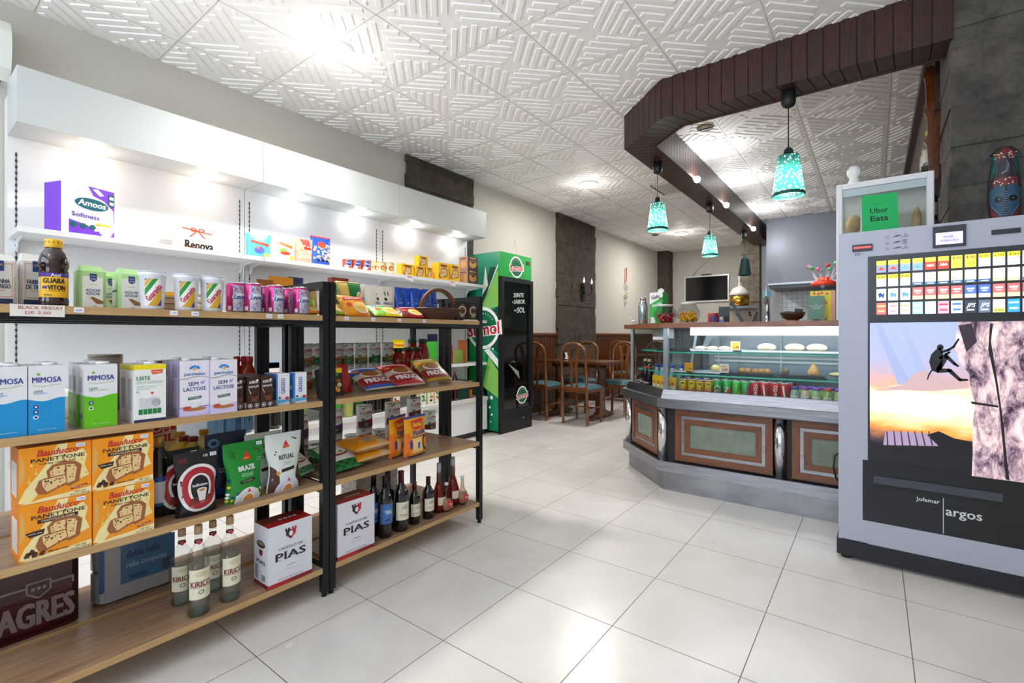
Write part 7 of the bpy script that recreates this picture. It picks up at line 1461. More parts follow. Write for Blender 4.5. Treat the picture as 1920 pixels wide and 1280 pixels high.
for k, (u0, u1, vt, c, lb) in enumerate(((465, 511, 437, '5ab0d8', 'light blue snack bag, leftmost of the four'), (512, 556, 441, 'e2ddd4', 'white and orange snack bag, second of the four'), (556, 590, 447, 'd8a890', 'clear popcorn bag with red print, third of the four'), (586, 624, 443, '3c64c4', 'blue and red popcorn bag, rightmost of the four'))):
    coffee(u0, u1, vt, -3.50, lb+' on the white shelf', K(c, .3), snack_art(k), rz=-.25+.08*k, name='snack_bag', cat='snack bag', grp='snack bags on the upper white shelf', z=WZ, t_=.07, prof=lambda b: .90+.08*b)
def wcan(u0, u1, vt, lab, c, art, grp, x=-3.50):
    y0, y1 = Yx(u0, x), Yx(u1, x); r = (y1-y0)/2; h = hw_((u0+u1)/2, vt, x, WZ); t = thing('food_can', lab, 'food can', (x, (y0+y1)/2, WZ), R90-.45, grp); b = MB(); b.lathe([(r, 0, K('c8b070', .3, .7)), (r, .004, K('c8b070', .3, .7)), (r*.98, .006), (r*.98, h-.006), (r, h-.004, K('c8b070', .3, .7)), (r, h, K('c8b070', .3, .7))], K(c, .35), 26); M = cyl(r*.985)
    if art: b.ell(M, r*.2, h*.58, r*.62, h*.30, K('2c3c94', .4), 2, 20); b.ell(M, r*.2, h*.58, r*.68, h*.34, K('f4f0e8', .4), 1, 20); b.txt(M, 'MOÇA', r*.2, h*.60, h*.16, WT, 3, 1, w=r*.9); b.ell(M, -r*.3, h*.2, r*.5, h*.16, K('f0e4d0', .4), 1, 12)
    else: b.ell(M, r*.2, h*.45, r*.5, h*.22, K('b8542c', .4), 2, 16); b.ell(M, r*.3, h*.42, r*.3, h*.12, K('e8c080', .4), 3, 12); b.ell(M, -r*.7, h*.5, r*.15, h*.1, K('e03820', .4), 2, 10)
    b.build('body', t); return t
G1, G2 = 'red and blue small cans on the upper white shelf', 'beige small cans on the upper white shelf'
for k, (u0, u1) in enumerate(((643, 659), (660, 676), (678, 694))): wcan(u0, u1, 486+k, 'small red can with blue oval label, '+['left', 'middle', 'right'][k]+' of the three', 'b8463c', 1, G1)
for k, (u0, u1, x) in enumerate(((696, 710, -3.55), (707, 721, -3.50), (721, 737, -3.50))): wcan(u0, u1, 491+k, 'small beige can, '+['left', 'middle', 'right'][k]+' of the three', 'e4d2a4', 0, G2, x)
def mini_box(u0, u1, z, vt, x, lab, c, grp, pic=True, d=.07, name='cake_box'):
    y0, y1 = Yx(u0, x), Yx(u1, x); w = y1-y0; h = hw_((u0+u1)/2, vt, x, z); t = thing(name, lab, 'cake box', (x, (y0+y1)/2, z), R90, grp); b = MB().box(-w/2, w/2, 0, d, 0, h, K(c, .4), None, .004); M = front(-.0003)
    b.rect(M, -w*.3, h*.78, w*.3, h*.90, K('7a3018' if c[0] != '5' and c[0] != '4' else 'd8b890', .4), 2); bread_pic(b, M, 0, h*.42, min(w, h)*.85) if w > .06 else b.ell(M, 0, h*.42, w*.3, h*.26, K('c87c38', .4), 2, 14)
    b.build('box', t); return t, h
GY = 'small yellow cake boxes on the upper white shelf'; Y_ = 'f0bc1c'
mini_box(752, 777, WZ, 495, -3.49, 'yellow cake box, leftmost of the yellow group', Y_, GY); a_, ha = mini_box(779, 797, WZ, 499, -3.49, 'yellow cake box, under the single raised one', Y_, GY); mini_box(799, 812, WZ, 501, -3.49, 'yellow cake box, right neighbour of the one carrying a box', Y_, GY)
mini_box(785, 803, WZ+ha+.001, 480, -3.49, 'yellow cake box, raised on top of two others', Y_, GY); mini_box(822, 842, WZ, 493, -3.47, 'larger yellow cake box, left of the two next to the brown boxes', Y_, GY, d=.11); mini_box(844, 862, WZ, 496, -3.47, 'larger yellow cake box, right of the two next to the brown boxes', Y_, GY, d=.09)
GB = 'brown cake boxes at the end of the upper white shelf'
xb_ = -3.46; hh_ = .145; yb0, yb1 = Yx(877, xb_), Yx(896, xb_)
for k in range(2):
    t = thing('cake_box', 'brown cake box with a round loaf picture, '+['lower', 'upper'][k]+' of the stacked pair', 'cake box', (xb_, (yb0+yb1)/2, WZ+k*(hh_+.001)), R90, GB); w = yb1-yb0; b = MB().box(-w/2, w/2, 0, .13, 0, hh_, K('54362a', .4), None, .003); b.ell(front(-.0003), 0, hh_*.45, w*.36, hh_*.30, K('c89450', .4), 2, 18); b.ell(front(-.0003), 0, hh_*.60, w*.2, hh_*.12, K('6a3a20', .4), 3, 14); b.rect(front(-.0003), -w*.3, hh_*.86, w*.3, hh_*.92, K('d8b890', .4), 2)
    M = plane((-w/2-.0003, .065, 0), (0, -1, 0)); b.rect(M, -.064, .001, .064, hh_-.001, K('b89480', .4), .5); b.ell(M, 0, hh_*.42, .04, hh_*.26, K('e0a860', .4), 2, 18); b.rect(M, -.04, hh_*.80, .04, hh_*.87, K('6a3a2c', .4), 2); b.build('box', t)
for u, lb in ((769, 'left one under the yellow boxes'), (849, 'right one near the green fridge')):
    x = -3.437; o = MB().box(-.045, .045, -.0012, 0, -.045, .0, K('ece8ea', .5)).rect(front(-.0014), -.035, -.014, .03, -.008, K('b83048', .5), 1).rect(front(-.0014), -.035, -.026, .01, -.021, K('c85c70', .5), 1).build('price_card', None, (x, Yx(u, x), WZ-.001)); o.rotation_euler = (.0, .25, R90); tag(o, 'hanging white price card with red print, '+lb, 'price card', 'white price cards on the upper white shelf')
# packs visible just above the black shelving, standing on the middle white shelf
for k, (u, vt, c, lb, w_) in enumerate(((497, 524, '9a5418', 'dark orange bag end, leftmost above the cans', .12), (527, 519, 'e0901c', 'orange bag, middle one above the pink cans', .19), (555, 520, '24345c', 'navy bag, right one above the pink cans', .12))):
    x = -3.56-.03*k; z = 1.263; t = thing('crisp_bag', lb, 'crisp bag', (x, Yx(u, x), z), R90, 'bags on the second white shelf'); bg = Bag(w_, hw_(u, vt, x, z), .07, 1); bg.make(K(c, .3)).build('bag', t)
# lower white shelf at the right end
z = .802
def wb(u0, u1, vt, x, c, nm, cat, lab, art=None, grp=None, t_=.05, rx=0):
    t = thing(nm, lab, cat, (x-t_/2, (Yx(u0, x)+Yx(u1, x))/2, z), R90, grp); w = Yx(u1, x)-Yx(u0, x); h = hw_((u0+u1)/2, vt, x, z); bg = Bag(w, h, t_, 1, lambda b: .95); b = bg.make(K(c, .35)); art and art(b, bg.M, w, h); b.build('bag', t)
wb(737, 763, 636, -3.50, 'ecd018', 'biscuit_pack', 'biscuit pack', 'yellow biscuit pack with red lettering standing behind the sauce jars', lambda b, M, w, h: b.txt(M, 'Mabel', 0, h*.80, h*.10, RD, 3, 2, w=w*.7))
wb(798, 824, 640, -3.47, '3cac34', 'pea_bag', 'frozen bag', 'light green bag with pale pieces beside the sauce jars', lambda b, M, w, h: [b.ell(M, random.uniform(-w*.35, w*.35), random.uniform(h*.08, h*.30), w*.05, h*.03, K(random.choice(['e8f0d8', '2c6a20', 'c83c2c']), .5), 2, 6) for k in range(20)])
wb(804, 824, 626, -3.55, '1c2450', 'crisp_bag', 'crisp bag', 'navy bag behind the light green bag', None, 'bags on the second white shelf')
wb(840, 852, 646, -3.50, 'a82428', 'sauce_packet', 'packet', 'small red packet left on the lower white shelf', None, 'small packets on the lower white shelf'); wb(852, 872, 656, -3.48, '7c8c3c', 'sauce_packet', 'packet', 'small green packet in front on the lower white shelf', None, 'small packets on the lower white shelf'); wb(862, 880, 637, -3.52, 'b4642c', 'sauce_packet', 'packet', 'tall amber packet at the right end of the lower white shelf', None, 'small packets on the lower white shelf')
o = MB().box(-.05, .05, 0, .05, 0, .11, K('3c94cc', .45)).build('small_box', None, (-3.60, Yx(850, -3.6), z)); o.rotation_euler.z = R90; tag(o, 'light blue box behind the small packets', 'box')
o = MB().box(-.06, .06, 0, .06, 0, .10, K('e8e4e0', .45)).box(-.061, .061, 0, .061, .06, .101, K('2c7cc0', .45)).build('biscuit_box', None, (-3.45, Yx(508, -3.45), z)); o.rotation_euler.z = R90; tag(o, 'white and blue box between the two black posts', 'box')
# ketchup bottles: back row of the middle shelf
def ket(u, x, vt, lab):
    t = thing('sauce_bottle', lab, 'sauce bottle', (x, Yx(u, x), ZM), R90, 'red capped sauce bottles'); h = hz(u, vt, x, ZM); r = .030
    MB().lathe([(r*.9, 0), (r, .006), (r, h*.5), (r*.86, h*.62), (r*.42, h*.78), (r*.40, h*.86)], K('9c2c10', .15, coat=.3), 22).build('bottle', t); MB().lathe([(r*.46, h*.86), (r*.5, h*.87), (r*.46, h*.98), (r*.4, h)], K('c01c24', .4), 18).build('cap', t); return t
kt = ket(468, -2.25, 668, 'sauce bottle with red cap, front right of the three'); dup(kt, (-2.30, Yx(458, -2.30), ZM), None, 'sauce bottle with red cap, middle of the three'); dup(kt, (-2.31, Yx(444, -2.31), ZM), None, 'sauce bottle with red cap, left, mostly behind the milk')
o = MB().box(-.05, .05, 0, .05, 0, hz(325, 676, -2.20, ZM), K('3c2a4c', .4)).box(-.0505, .0505, -.0005, .0505, hz(325, 676, -2.20, ZM)-.02, hz(325, 676, -2.20, ZM)+.001, K('8a4a34', .4)).build('drink_carton', None, (-2.20, Yx(325, -2.20), ZM)); o.rotation_euler.z = R90; tag(o, 'dark purple carton with copper top behind the lilac milk', 'carton')
o = MB().lathe([(.05, 0), (.05, .19)], K('c8c8c4', .35, .4), 28).lathe([(.051, .185), (.051, .192), (.045, .192)], K('b8b4a8', .3, .8), 28).build('storage_tin', None, (-2.28, Yx(198, -2.28), ZM)); o.scale.z = hz(198, 664, -2.28, ZM)/.192; tag(o, 'large silver tin behind the green milk carton', 'tin')
# ---------- base of the white shelving: big bottles and cartons
BZ = .4215
def pet(u, x, h, r, c, cc, lab, lc='', tr=.25, tag_='drink bottle', grp='large plastic bottles on the white base shelf', tint=None):
    t = thing('drink_bottle', lab, tag_, (x, Yx(u, x), BZ), R90, grp); m = pane('pet_'+c, c, .9) if tint else K(c, .1, 0, .5, 0, .4, tr); p = [(r*.80, 0), (r, .02)]
    for k in range(5): p += [(r*.96, h*(.10+.11*k)), (r, h*(.15+.11*k))]
    p += [(r*.85, h*.72), (r*.45, h*.88), (r*.30, h*.92)]
    MB().lathe(p, m, 20).build('bottle', t); MB().lathe([(r*.34, h*.92), (r*.34, h*.99), (r*.28, h)], K(cc, .4), 14).build('cap', t)
    if lc: MB().lathe([(r*1.01, h*.38), (r*1.01, h*.62)], K(lc, .4), 20, cap=False).build('label', t)
    return t
xw = -3.50
q1 = pet(406, xw, .33, .055, 'c4dcec', '3c80c0', 'large clear water bottle, left of the pair under the milk shelf', tint=1); dup(q1, (xw, Yx(436, xw), BZ), None, 'large clear water bottle, right of the pair under the milk shelf'); dup(q1, (xw-.02, Yx(458, xw-.02), BZ), None, 'large clear water bottle next to the first black post')
q2 = pet(512, xw, .32, .05, '140e10', 'c02030', 'dark cola bottle between the two black posts', 'a81c24', .0); dup(q2, (xw-.03, Yx(541, xw-.03), BZ), None, 'dark cola bottle just right of the second black post')
pet(560, xw+.01, .32, .052, '7ca418', '3c8a2c', 'bright green yellow drink bottle left of the middle black post', '', .15)
pet(628, xw, .32, .05, '3ca42c', '2c8a2c', 'bright green drink bottle just right of the middle black post', '2c9a34', .15); pet(652, xw, .32, .045, 'b8bc6c', 'e0c020', 'pale yellow drink bottle with yellow label', 'ecd42c', .35); pet(673, xw, .32, .045, '1c5c2c', '2c8a3c', 'dark green drink bottle right of the pale yellow one', '', .15)
for u, lb in ((690, 'first'), (707, 'second'), (724, 'third')): dup(q2, (xw+(.01 if u == 690 else -.01), Yx(u, xw), BZ), None, 'dark cola bottle, '+lb+' of the group behind the large cans')
def juice(u, lab, c1, c2, x=-3.49):
    t = thing('juice_carton', lab, 'juice carton', (x, Yx(u, x), BZ), R90, 'fruit juice cartons on the white base shelf'); b = MB().box(-.035, .035, 0, .06, 0, .24, K('e4e8d8', .4)); M = front(); b.rect(M, -.028, .15, .028, .185, K(c1, .4), 1)
    for k in range(7): b.ell(M, random.uniform(-.02, .02), random.uniform(.03, .12), .012, .012, K(random.choice([c1, c2]), .4), 2, 8)
    b.build('carton', t)
for u, lb, c1, c2 in ((744, 'red berry juice carton, leftmost, behind the large can', 'd8301c', '8a1c24'), (780, 'orange juice carton right of the thin black post', 'f0902c', 'e8b02c'), (794, 'green apple juice carton between two orange ones', '6aac34', '3c8a2c'), (808, 'peach juice carton, third from the thin post', 'f0702c', 'f0b42c'), (821, 'guava juice carton beside the wide black post', '5cac4c', 'e8785c')): juice(u, lb, c1, c2)
q3 = pet(842, -3.48, .30, .035, '2c0c0c', 'c02030', 'cola bottle with red label, left of the two near the fridge', 'b41c24', 0); dup(q3, (-3.48, Yx(853, -3.48), BZ), None, 'cola bottle with red label, right of the two near the fridge')
t = thing('bottle_multipack', 'dark green wrapped bottle multipack next to the green fridge', 'multipack', (-3.47, Yx(871, -3.47), BZ), R90); MB().box(-.14, .09, 0, .18, 0, .20, K('0c3c34', .25), bev=.02).box(.092, .13, 0, .17, 0, .19, K('a8501c', .35), bev=.01).build('pack', t)

# ================================================================ IN AND ON THE DISPLAY COUNTER
CZ = .6725
def cc(u, y): return Xy(u, y)
def dcan(u, y, lab, c, art=None, lidc='c9cbd0', name='drink_can', grp='drink cans in the front row of the display'):
    t = thing(name, lab, 'drink can', (cc(u, y), y, CZ), .12, grp); r, h = .0265, .122
    b = MB(); b.lathe([(r*.8, 0), (r, .008), (r, h*.90), (r*.84, h*.96)], K(c, .28, .35), 22)
    if art: art(b, cyl(r), r, h)
    b.build('body', t); MB().lathe([(r*.84, h*.955), (r*.88, h*.985), (r*.82, h), (r*.1, h*.985)], K(lidc, .25, .8 if lidc == 'c9cbd0' else .1), 18).build('lid', t); return t
def a_lip(b, M, r, h): b.ell(M, 0, h*.36, r*.62, h*.16, K('2c2a6c', .4), 1, 18); b.ell(M, 0, h*.36, r*.50, h*.125, K('f0c828', .4), 2, 18); b.rect(M, -r*.45, h*.32, r*.45, h*.40, K('c0283c', .4), 3); b.poly(M, [(-r*.5, h*.72), (0, h*.82), (r*.5, h*.72), (0, h*.62)], K('3c7c2c', .4), 1); b.rect(M, -r*1.2, h*.86, r*1.2, h*.91, K('2440a0', .4), 1)
def a_sum(b, M, r, h): b.ell(M, 0, h*.45, r*.8, h*.24, K('e8f4e4', .4), 1, 18); b.ell(M, 0, h*.45, r*.70, h*.20, K('0c6a3c', .4), 2, 18); b.txt(M, 'Sumol', 0, h*.42, h*.14, K('f4f4f4', .4), 3, 2.4, w=r*1.5); b.txt(M, 'Sumol', 0, h*.42, h*.13, K('d02030', .4), 4, 1, w=r*1.45)
def a_7(b, M, r, h): b.ell(M, r*.3, h*.42, r*.5, h*.16, K('d83020', .4), 1, 14); b.txt(M, '7', -r*.1, h*.5, h*.30, WT, 2, 2.4)
def a_gr(b, M, r, h): b.poly(M, [(-r*.2, 0), (r*1.2, h*.1), (r*1.2, h*.55), (r*.2, h*.30)], K('e8d83c', .4), 1); b.poly(M, [(-r, h*.1), (-r*.2, h*.05), (0, h*.25), (-r*.8, h*.3)], K('e8402c', .4), 1)
def a_sp(b, M, r, h): b.poly(M, [(r*.0, h*.05), (r*1.3, h*.05), (r*1.3, h*.88), (r*.7, h*.88)], K('d8347c', .35), 1); b.txt(M, 'Sumol', 0, h*.30, h*.14, K('f4f4f4', .4), 2, 2.4, w=r*1.4); b.txt(M, 'Sumol', 0, h*.30, h*.13, K('d02030', .4), 3, 1, w=r*1.35)
def a_ck(b, M, r, h): b.txt(M, 'Coca-Cola', 0, h*.46, r*.85, WT, 2, 1.6, w=h*.80, rot=PI/2*.94, sk=.25)
def a_ck2(b, M, r, h): b.poly(M, [(-r*.5, h*.86), (-r*.2, h*.86), (r*.1, h*.4), (r*.5, h*.08), (r*.2, h*.08), (-r*.25, h*.4)], WT, 1)
yF = 3.475
for k, u in enumerate((1281, 1297, 1313, 1329)): dcan(u, yF, 'yellow iced tea can with blue rim, '+['first', 'second', 'third', 'fourth'][k]+' from the left in the display', 'dcb41c', a_lip, '2c4cb4')
dcan(1346, yF, 'green orange drink can with round red lettered badge, between iced tea and lemon lime cans', '12964c', a_sum); dcan(1364, yF, 'bright green lemon lime drink can in the display', '1cac44', a_7); dcan(1381, yF, 'light green soft drink can with yellow base in the display', '4cb838', a_gr); dcan(1398, yF, 'green and pink soft drink can, left of the red colas', '14a44c', a_sp)
for k, (u, a) in enumerate(((1416, a_ck), (1434, a_ck2), (1453, a_ck), (1471, a_ck2))): dcan(u, yF, 'red cola can with white script, '+['first', 'second', 'third', 'fourth'][k]+' of the red ones in the display', 'c01c2c', a)
# second and third rows: only their lids show
pr = {}
for ri, y in enumerate((3.54, 3.605)):
    for k in range(12):
        u = 1290+k*17.2+ri*5; c = ('dcb41c', '14a44c', 'c01c2c')[0 if k < 4 else (1 if k < 8 else 2)]; lb = 'soft drink can in the '+['second', 'third'][ri]+' row, '+['first', 'second', 'third', 'fourth', 'fifth', 'sixth', 'seventh', 'eighth', 'ninth', 'tenth', 'eleventh', 'twelfth'][k]+' from the left'
        if c not in pr: pr[c] = dcan(u, y, lb, c, None, grp='drink cans in the rear rows of the display')
        else: dup(pr[c], (cc(u, y), y, CZ), label=lb)
def jj(u, y, lab, c, lc):
    t = thing('juice_bottle', lab, 'juice bottle', (cc(u, y), y, CZ), .1, 'small juice bottles in the display'); r, h = .0265, .105
    b = MB(); b.lathe([(r*.85, 0), (r, .006), (r, h*.5), (r*.72, h*.80), (r*.70, h*.84)], K(c, .15, coat=.2), 20); M = cyl(r*1.003); b.rect(M, -r*.9, h*.10, r*.9, h*.48, K('e8ead8', .4), 1, 8); b.txt(M, 'compal', 0, h*.36, h*.10, K('c02c44', .4), 2, 1.2, w=r*1.2); b.ell(M, 0, h*.2, r*.4, h*.07, K('7cac3c', .4), 2, 12); b.build('bottle', t)
    MB().lathe([(r*.78, h*.84), (r*.80, h*.86), (r*.80, h*.98), (r*.7, h)], K(lc, .35), 18).build('cap', t); return t
jb = jj(1490, yF, 'small juice bottle with dark blue cap, first after the cola cans', '9ab4a4', '2c3c8c')
for k, (u, c, lc) in enumerate(((1510, 'd8c8a8', '8a3cac'), (1531, 'a8c47c', '7c4cb4'), (1552, '9cbc6c', 'c84c3c'), (1573, 'b4c48c', '7c4cb4'))): jj(u, yF, 'small juice bottle, '+['second', 'third', 'fourth', 'fifth'][k]+' after the cola cans', c, lc)
j5 = jj(1505, 3.545, 'small juice bottle behind, first of the rear row', 'a8c47c', '7c4cb4')
for k, u in enumerate((1523, 1541, 1559, 1576)): dup(j5, (cc(u, 3.545), 3.545, CZ), label='small juice bottle behind, '+['second', 'third', 'fourth', 'fifth'][k]+' of the rear row')
# chamfer corner: cartons and bottles
def jc(px, y, lab):
    t = thing('juice_carton', lab, 'juice carton', (px, y, CZ), -.6, 'yellow juice cartons at the display corner'); b = MB().box(-.025, .025, -.02, .02, 0, .12, K('ecc01c', .4)); b.rect(front(-.0203), -.02, .02, .02, .06, K('f4e8c8', .4), 1); b.ell(front(-.0203), 0, .075, .014, .014, K('e8702c', .4), 2, 12); b.build('carton', t); return t
a = jc(-1.335, 3.605, 'yellow juice carton at the display corner, leftmost'); 
for k, (x_, y_) in enumerate(((-1.285, 3.555), (-1.235, 3.505), (-1.165, 3.480))): dup(a, (x_, y_, CZ), -.6 if k < 2 else .1, 'yellow juice carton at the display corner, '+['second from the left', 'third from the left', 'right of the steel corner post'][k])
SZ = .8245
def bt(px, y, z, lab, c, cc_, lc, h, r, grp, name='drink_bottle', tr=0):
    t = thing(name, lab, 'drink bottle', (px, y, z), -.5, grp); MB().lathe([(r*.85, 0), (r, .006), (r, h*.55), (r*.5, h*.78), (r*.42, h*.92)], K(c, .1, coat=.3, tr=tr), 18).build('bottle', t); MB().lathe([(r*.5, h*.90), (r*.5, h*.985), (r*.4, h)], K(cc_, .4), 14).build('cap', t); MB().lathe([(r*.98, h*.50), (r*.62, h*.74)], K(lc, .4), 18, cap=False).build('label', t); return t
b0 = bt(-1.500, 3.80, CZ, 'dark cola bottle with red neck label standing in the display corner, left', '1c0c0c', 'c8b890', 'c02c2c', .235, .029, 'cola bottles in the display corner'); dup(b0, (-1.445, 3.745, CZ), label='dark cola bottle with red neck label standing in the display corner, right')
w0_ = bt(-1.375, 3.72, CZ, 'clear bottle with blue cap in the display corner, first', 'b8ccdc', '1c50b8', 'c8dce8', .20, .028, 'blue capped water bottles in the display', tr=.35)
for k, (x_, y_) in enumerate(((-1.315, 3.665), (-1.235, 3.66), (-1.165, 3.66), (-1.095, 3.66))): dup(w0_, (x_, y_, CZ), label='clear bottle with blue cap in the display, '+['second', 'third', 'fourth', 'fifth'][k]+' from the left')
for k, (x_, y_) in enumerate(((-1.505, 3.735), (-1.455, 3.685), (-1.425, 3.655))):
    t = thing('spice_jar', 'small jar of dark contents with metal lid, '+['left', 'middle', 'right'][k]+' of the three in the display corner', 'jar', (x_, y_, CZ), 0, 'small dark jars in the display corner'); MB().lathe([(.02, 0), (.021, .045)], K('3c1c14', .2, coat=.3), 18).build('jar', t); MB().lathe([(.0215, .046), (.0215, .058), (.018, .060)], K('9a9ca0', .3, .8), 18).build('lid', t)
# lamp housing and slicer in the case
t = thing('wall_fitting', 'beige switch box with a white tube lamp under the counter top at the angled corner', 'lamp', (-1.44, 3.86, 1.075), -PI/4); MB().box(-.06, .02, 0, .06, -.02, .07, K('d8cdb0', .5), bev=.01).box(.02, .22, 0, .05, .0, .07, K('c8c8c4', .5)).build('housing', t); MB().tube([(.0, -.012, .0), (.24, -.012, .0)], .012, K('e8ecf0', .3, emit=.6), 10).build('tube', t)
t = thing('cheese_slicer', 'grey metal slicer with slanted arms in the display behind the corner post', 'slicer', (-1.04, 3.76, SZ+.0045), .2); MB().box(-.09, .09, -.05, .05, 0, .012, M_STEEL).build('base', t); MB().prism([(-.09, .012), (-.075, .012), (-.03, .29), (-.05, .29)], -.01, .01, K('9aa4ac', .3, .6), 'y').prism([(-.01, .15), (.0, .13), (.09, .27), (.075, .29), (.03, .27)], -.008, .008, K('7c868e', .3, .6), 'y').build('arm', t)
# trays with pastries
def tray(u0, u1, y, z, lab, m):
    x0, x1 = cc(u0, y), cc(u1, y); t = thing('serving_tray', lab, 'tray', ((x0+x1)/2, y+.08, z+.0045), 0, 'trays in the display'); w = (x1-x0)/2; b = MB().box(-w, w, -.09, .09, 0, .004, m); b.prism([(-w, .0), (-w-.012, .016), (-w-.010, .017), (-w+.003, .004)], -.09, .09, m, 'y').prism([(w, .0), (w+.012, .016), (w+.010, .017), (w-.003, .004)], -.09, .09, m, 'y').box(-w, w, -.093, -.09, 0, .013, m); b.build('tray', t)
dk, lt = K('3c3a3c', .4, .5), K('d4d8dc', .3, .6)
UZ = .9795
tray(1296, 1382, 3.60, UZ, 'steel tray with pale rolls on the upper glass shelf, left', lt); tray(1392, 1580, 3.60, UZ, 'long steel tray with pale rolls on the upper glass shelf, right', lt)
tray(1362, 1446, 3.56, SZ, 'dark tray with fried croquettes on the lower glass shelf', dk); tray(1456, 1545, 3.56, SZ, 'dark tray with a dark ball and a drop shaped snack on the lower glass shelf', dk); tray(1262, 1350, 3.56, SZ, 'light plate tray with a wedge on the lower glass shelf', lt)
bun = noisy('pale_dough', 'ead6a4', 'f8ecd0', 20, .6)
def pastry(u, y, z, lab, sc, m, r=.045, nm='bread_roll', grp='pale rolls on the upper glass shelf', prof=None):
    t = MB()
    if prof: t.lathe(prof, m, 24)
    else: t.ball((0, 0, r*sc[2]), r, m, 18, sc)
    o = t.build(nm, None, (cc(u, y), y+.05, z+.0095)); return tag(o, lab, 'pastry', grp)
for k, u in enumerate((1310, 1332, 1355)): pastry(u, 3.60, UZ, 'pale roll on the left upper tray, '+['left', 'middle', 'right'][k], (.9, .8, .36), bun)
for k, u in enumerate((1435, 1488, 1530)): pastry(u, 3.60, UZ, 'pale domed roll on the right upper tray, '+['left', 'middle', 'right'][k], (1.05, 1, .50), bun, .055)
cr_ = noisy('fried_crust', '94622c', 'c08c4c', 50, .75, .5); dr_ = noisy('dark_crust', '5a4630', '7c6444', 50, .75, .5)
for k, u in enumerate((1388, 1399, 1414, 1425, 1436)): pastry(u, 3.55, SZ, 'brown fried croquette, '+['first', 'second', 'third', 'fourth', 'fifth'][k]+' from the left on the dark tray', (1.0, 1, .85), cr_, .024, 'croquette', 'fried croquettes on the dark tray')
pastry(1470, 3.55, SZ, 'dark brown fried ball alone on the tray', (1, 1, .95), dr_, .025, 'croquette', None)
pastry(1524, 3.55, SZ, 'drop shaped golden fried snack standing on the tray', (1, 1, 1), noisy('gold_crust', 'b87c3c', 'd09c58', 50, .7, .4), nm='fried_snack', grp=None, prof=[(.018, 0), (.032, .008), (.035, .022), (.030, .042), (.018, .062), (.008, .080), (.002, .092)])
pastry(1338, 3.55, SZ, 'pale yellow wedge of cheese on the lower glass shelf', (1.2, .8, 1.1), K('dcc878', .5), .026, 'cheese_wedge', None); pastry(1570, 3.60, SZ, 'flat pale pastry at the right end of the lower glass shelf', (1.2, .9, .4), noisy('pie_crust', 'c8b088', 'dcc8a0', 20, .6), .04, 'pastry', None)
def ptag(u, y, z, s, lab, c='f0a81c', ed=None):
    t = thing('price_sign', lab, 'price sign', (cc(u, y), y-.02, z+.0045), 0, 'small price signs in the display'); b = MB()
    b.box(-.03, .03, -.002, 0, .012, .072, K(ed or c, .4)); M = front(-.0022); b.rect(M, -.025, .017, .025, .067, K(c, .4), 1); b.txt(M, s, .006, .034, .018, K('2c2420', .4), 2, 1.4, w=.036); b.rect(M, -.02, .054, .018, .058, K('b07c20', .5), 2); b.build('card', t); MB().box(-.014, .014, -.008, .008, 0, .012, K('1c1c20', .4)).build('clip', t)
ptag(1380, 3.57, UZ, '2,40', 'orange price sign reading 2,40 on the upper glass shelf', 'f4c03c', 'f4f4f4'); ptag(1293, 3.53, SZ, '1,50', 'orange price sign reading 1,50 on the lower glass shelf'); ptag(1359, 3.53, SZ, '2,00', 'pale orange price sign reading 2,00 on the lower glass shelf', 'f4c4a0', 'e8e8e8')
# ---------- on the counter top
TZ = 1.1865
px, py = Xy(1203, 3.83), 3.86
t = thing('water_flask', 'steel capped clear glass flask on the left end of the counter', 'flask', (px, py, TZ)); MB().lathe([(.034, 0), (.038, .006), (.038, .15), (.032, .18), (.022, .20), (.022, .205)], K('aeb4ba', .12, .75), 26).build('flask', t); MB().lathe([(.025, .205), (.025, .228), (.02, .23)], K('c4c8cc', .2, .9), 20).build('cap', t); MB().lathe([(.048, -.0002), (.048, .003)], K('5a2c20', .5), 24, (0, 0, 0)).build('coaster', t)
px = Xy(1186, 3.80); t = thing('toy_figurine', 'tiny pale blue and white four legged figurine at the counter end', 'figurine', (px, 3.83, TZ)); wm_ = K('dce8f0', .3)
b = MB().ball((0, 0, .030), .011, wm_, 10, (1.7, .8, .8)).tube([(-.016, 0, .034), (-.024, 0, .052)], .005, wm_, 6).ball((-.028, 0, .056), .008, wm_, 8, (1.4, .9, .9))
for s_ in (-1, 1):
    for q in (-1, 1): b.tube([(q*.012, s_*.005, .028), (q*.014, s_*.006, 0)], .003, wm_, 6)
b.build('body', t)
y = 3.72; x0, x1 = Xy(1218, y), Xy(1245, y); t = thing('sweets_box', 'tall green and white sweets box on the left end of the counter', 'box', ((x0+x1)/2-.005, y, TZ), -.12); h = Zy(1230, 548, y)-TZ
b = MB().box(-.055, .055, 0, .09, 0, h, K('34b04c', .4)); M = front(-.0003); b.poly(M, [(-.055, h*.62), (.055, h*.86), (.055, h), (-.055, h)], K('f0f4f0', .4), 1); b.txt(M, 'Gelo', -.008, h*.86, .030, K('1c3c2c', .4), 3, 2, w=.07, rot=.18, sk=.2); b.txt(M, 'Menta', .006, h*.62, .024, WT, 3, 2, w=.075, rot=.35); b.rect(M, -.045, .01, -.01, .055, K('e8f0e8', .4), 2); b.ell(M, .038, h*.80, .010, .010, K('1c6a3c', .4), 3, 12); Ms = plane((-.0553, .045, 0), (0, -1, 0)); b.poly(Ms, [(-.045, h*.5), (.045, h*.75), (.045, h), (-.045, h)], K('f0f4f0', .4), 1); b.build('box', t)
t = thing('white_stand', 'white rounded plastic stand behind the green box', 'stand', (Xy(1239, 3.86), 3.86, TZ)); MB().prism([(-.028, 0), (.028, 0), (.028, .26), (.022, .285), (0, .297), (-.022, .285), (-.028, .26)], 0, .012, K('f2f4f6', .35), 'y').build('panel', t)
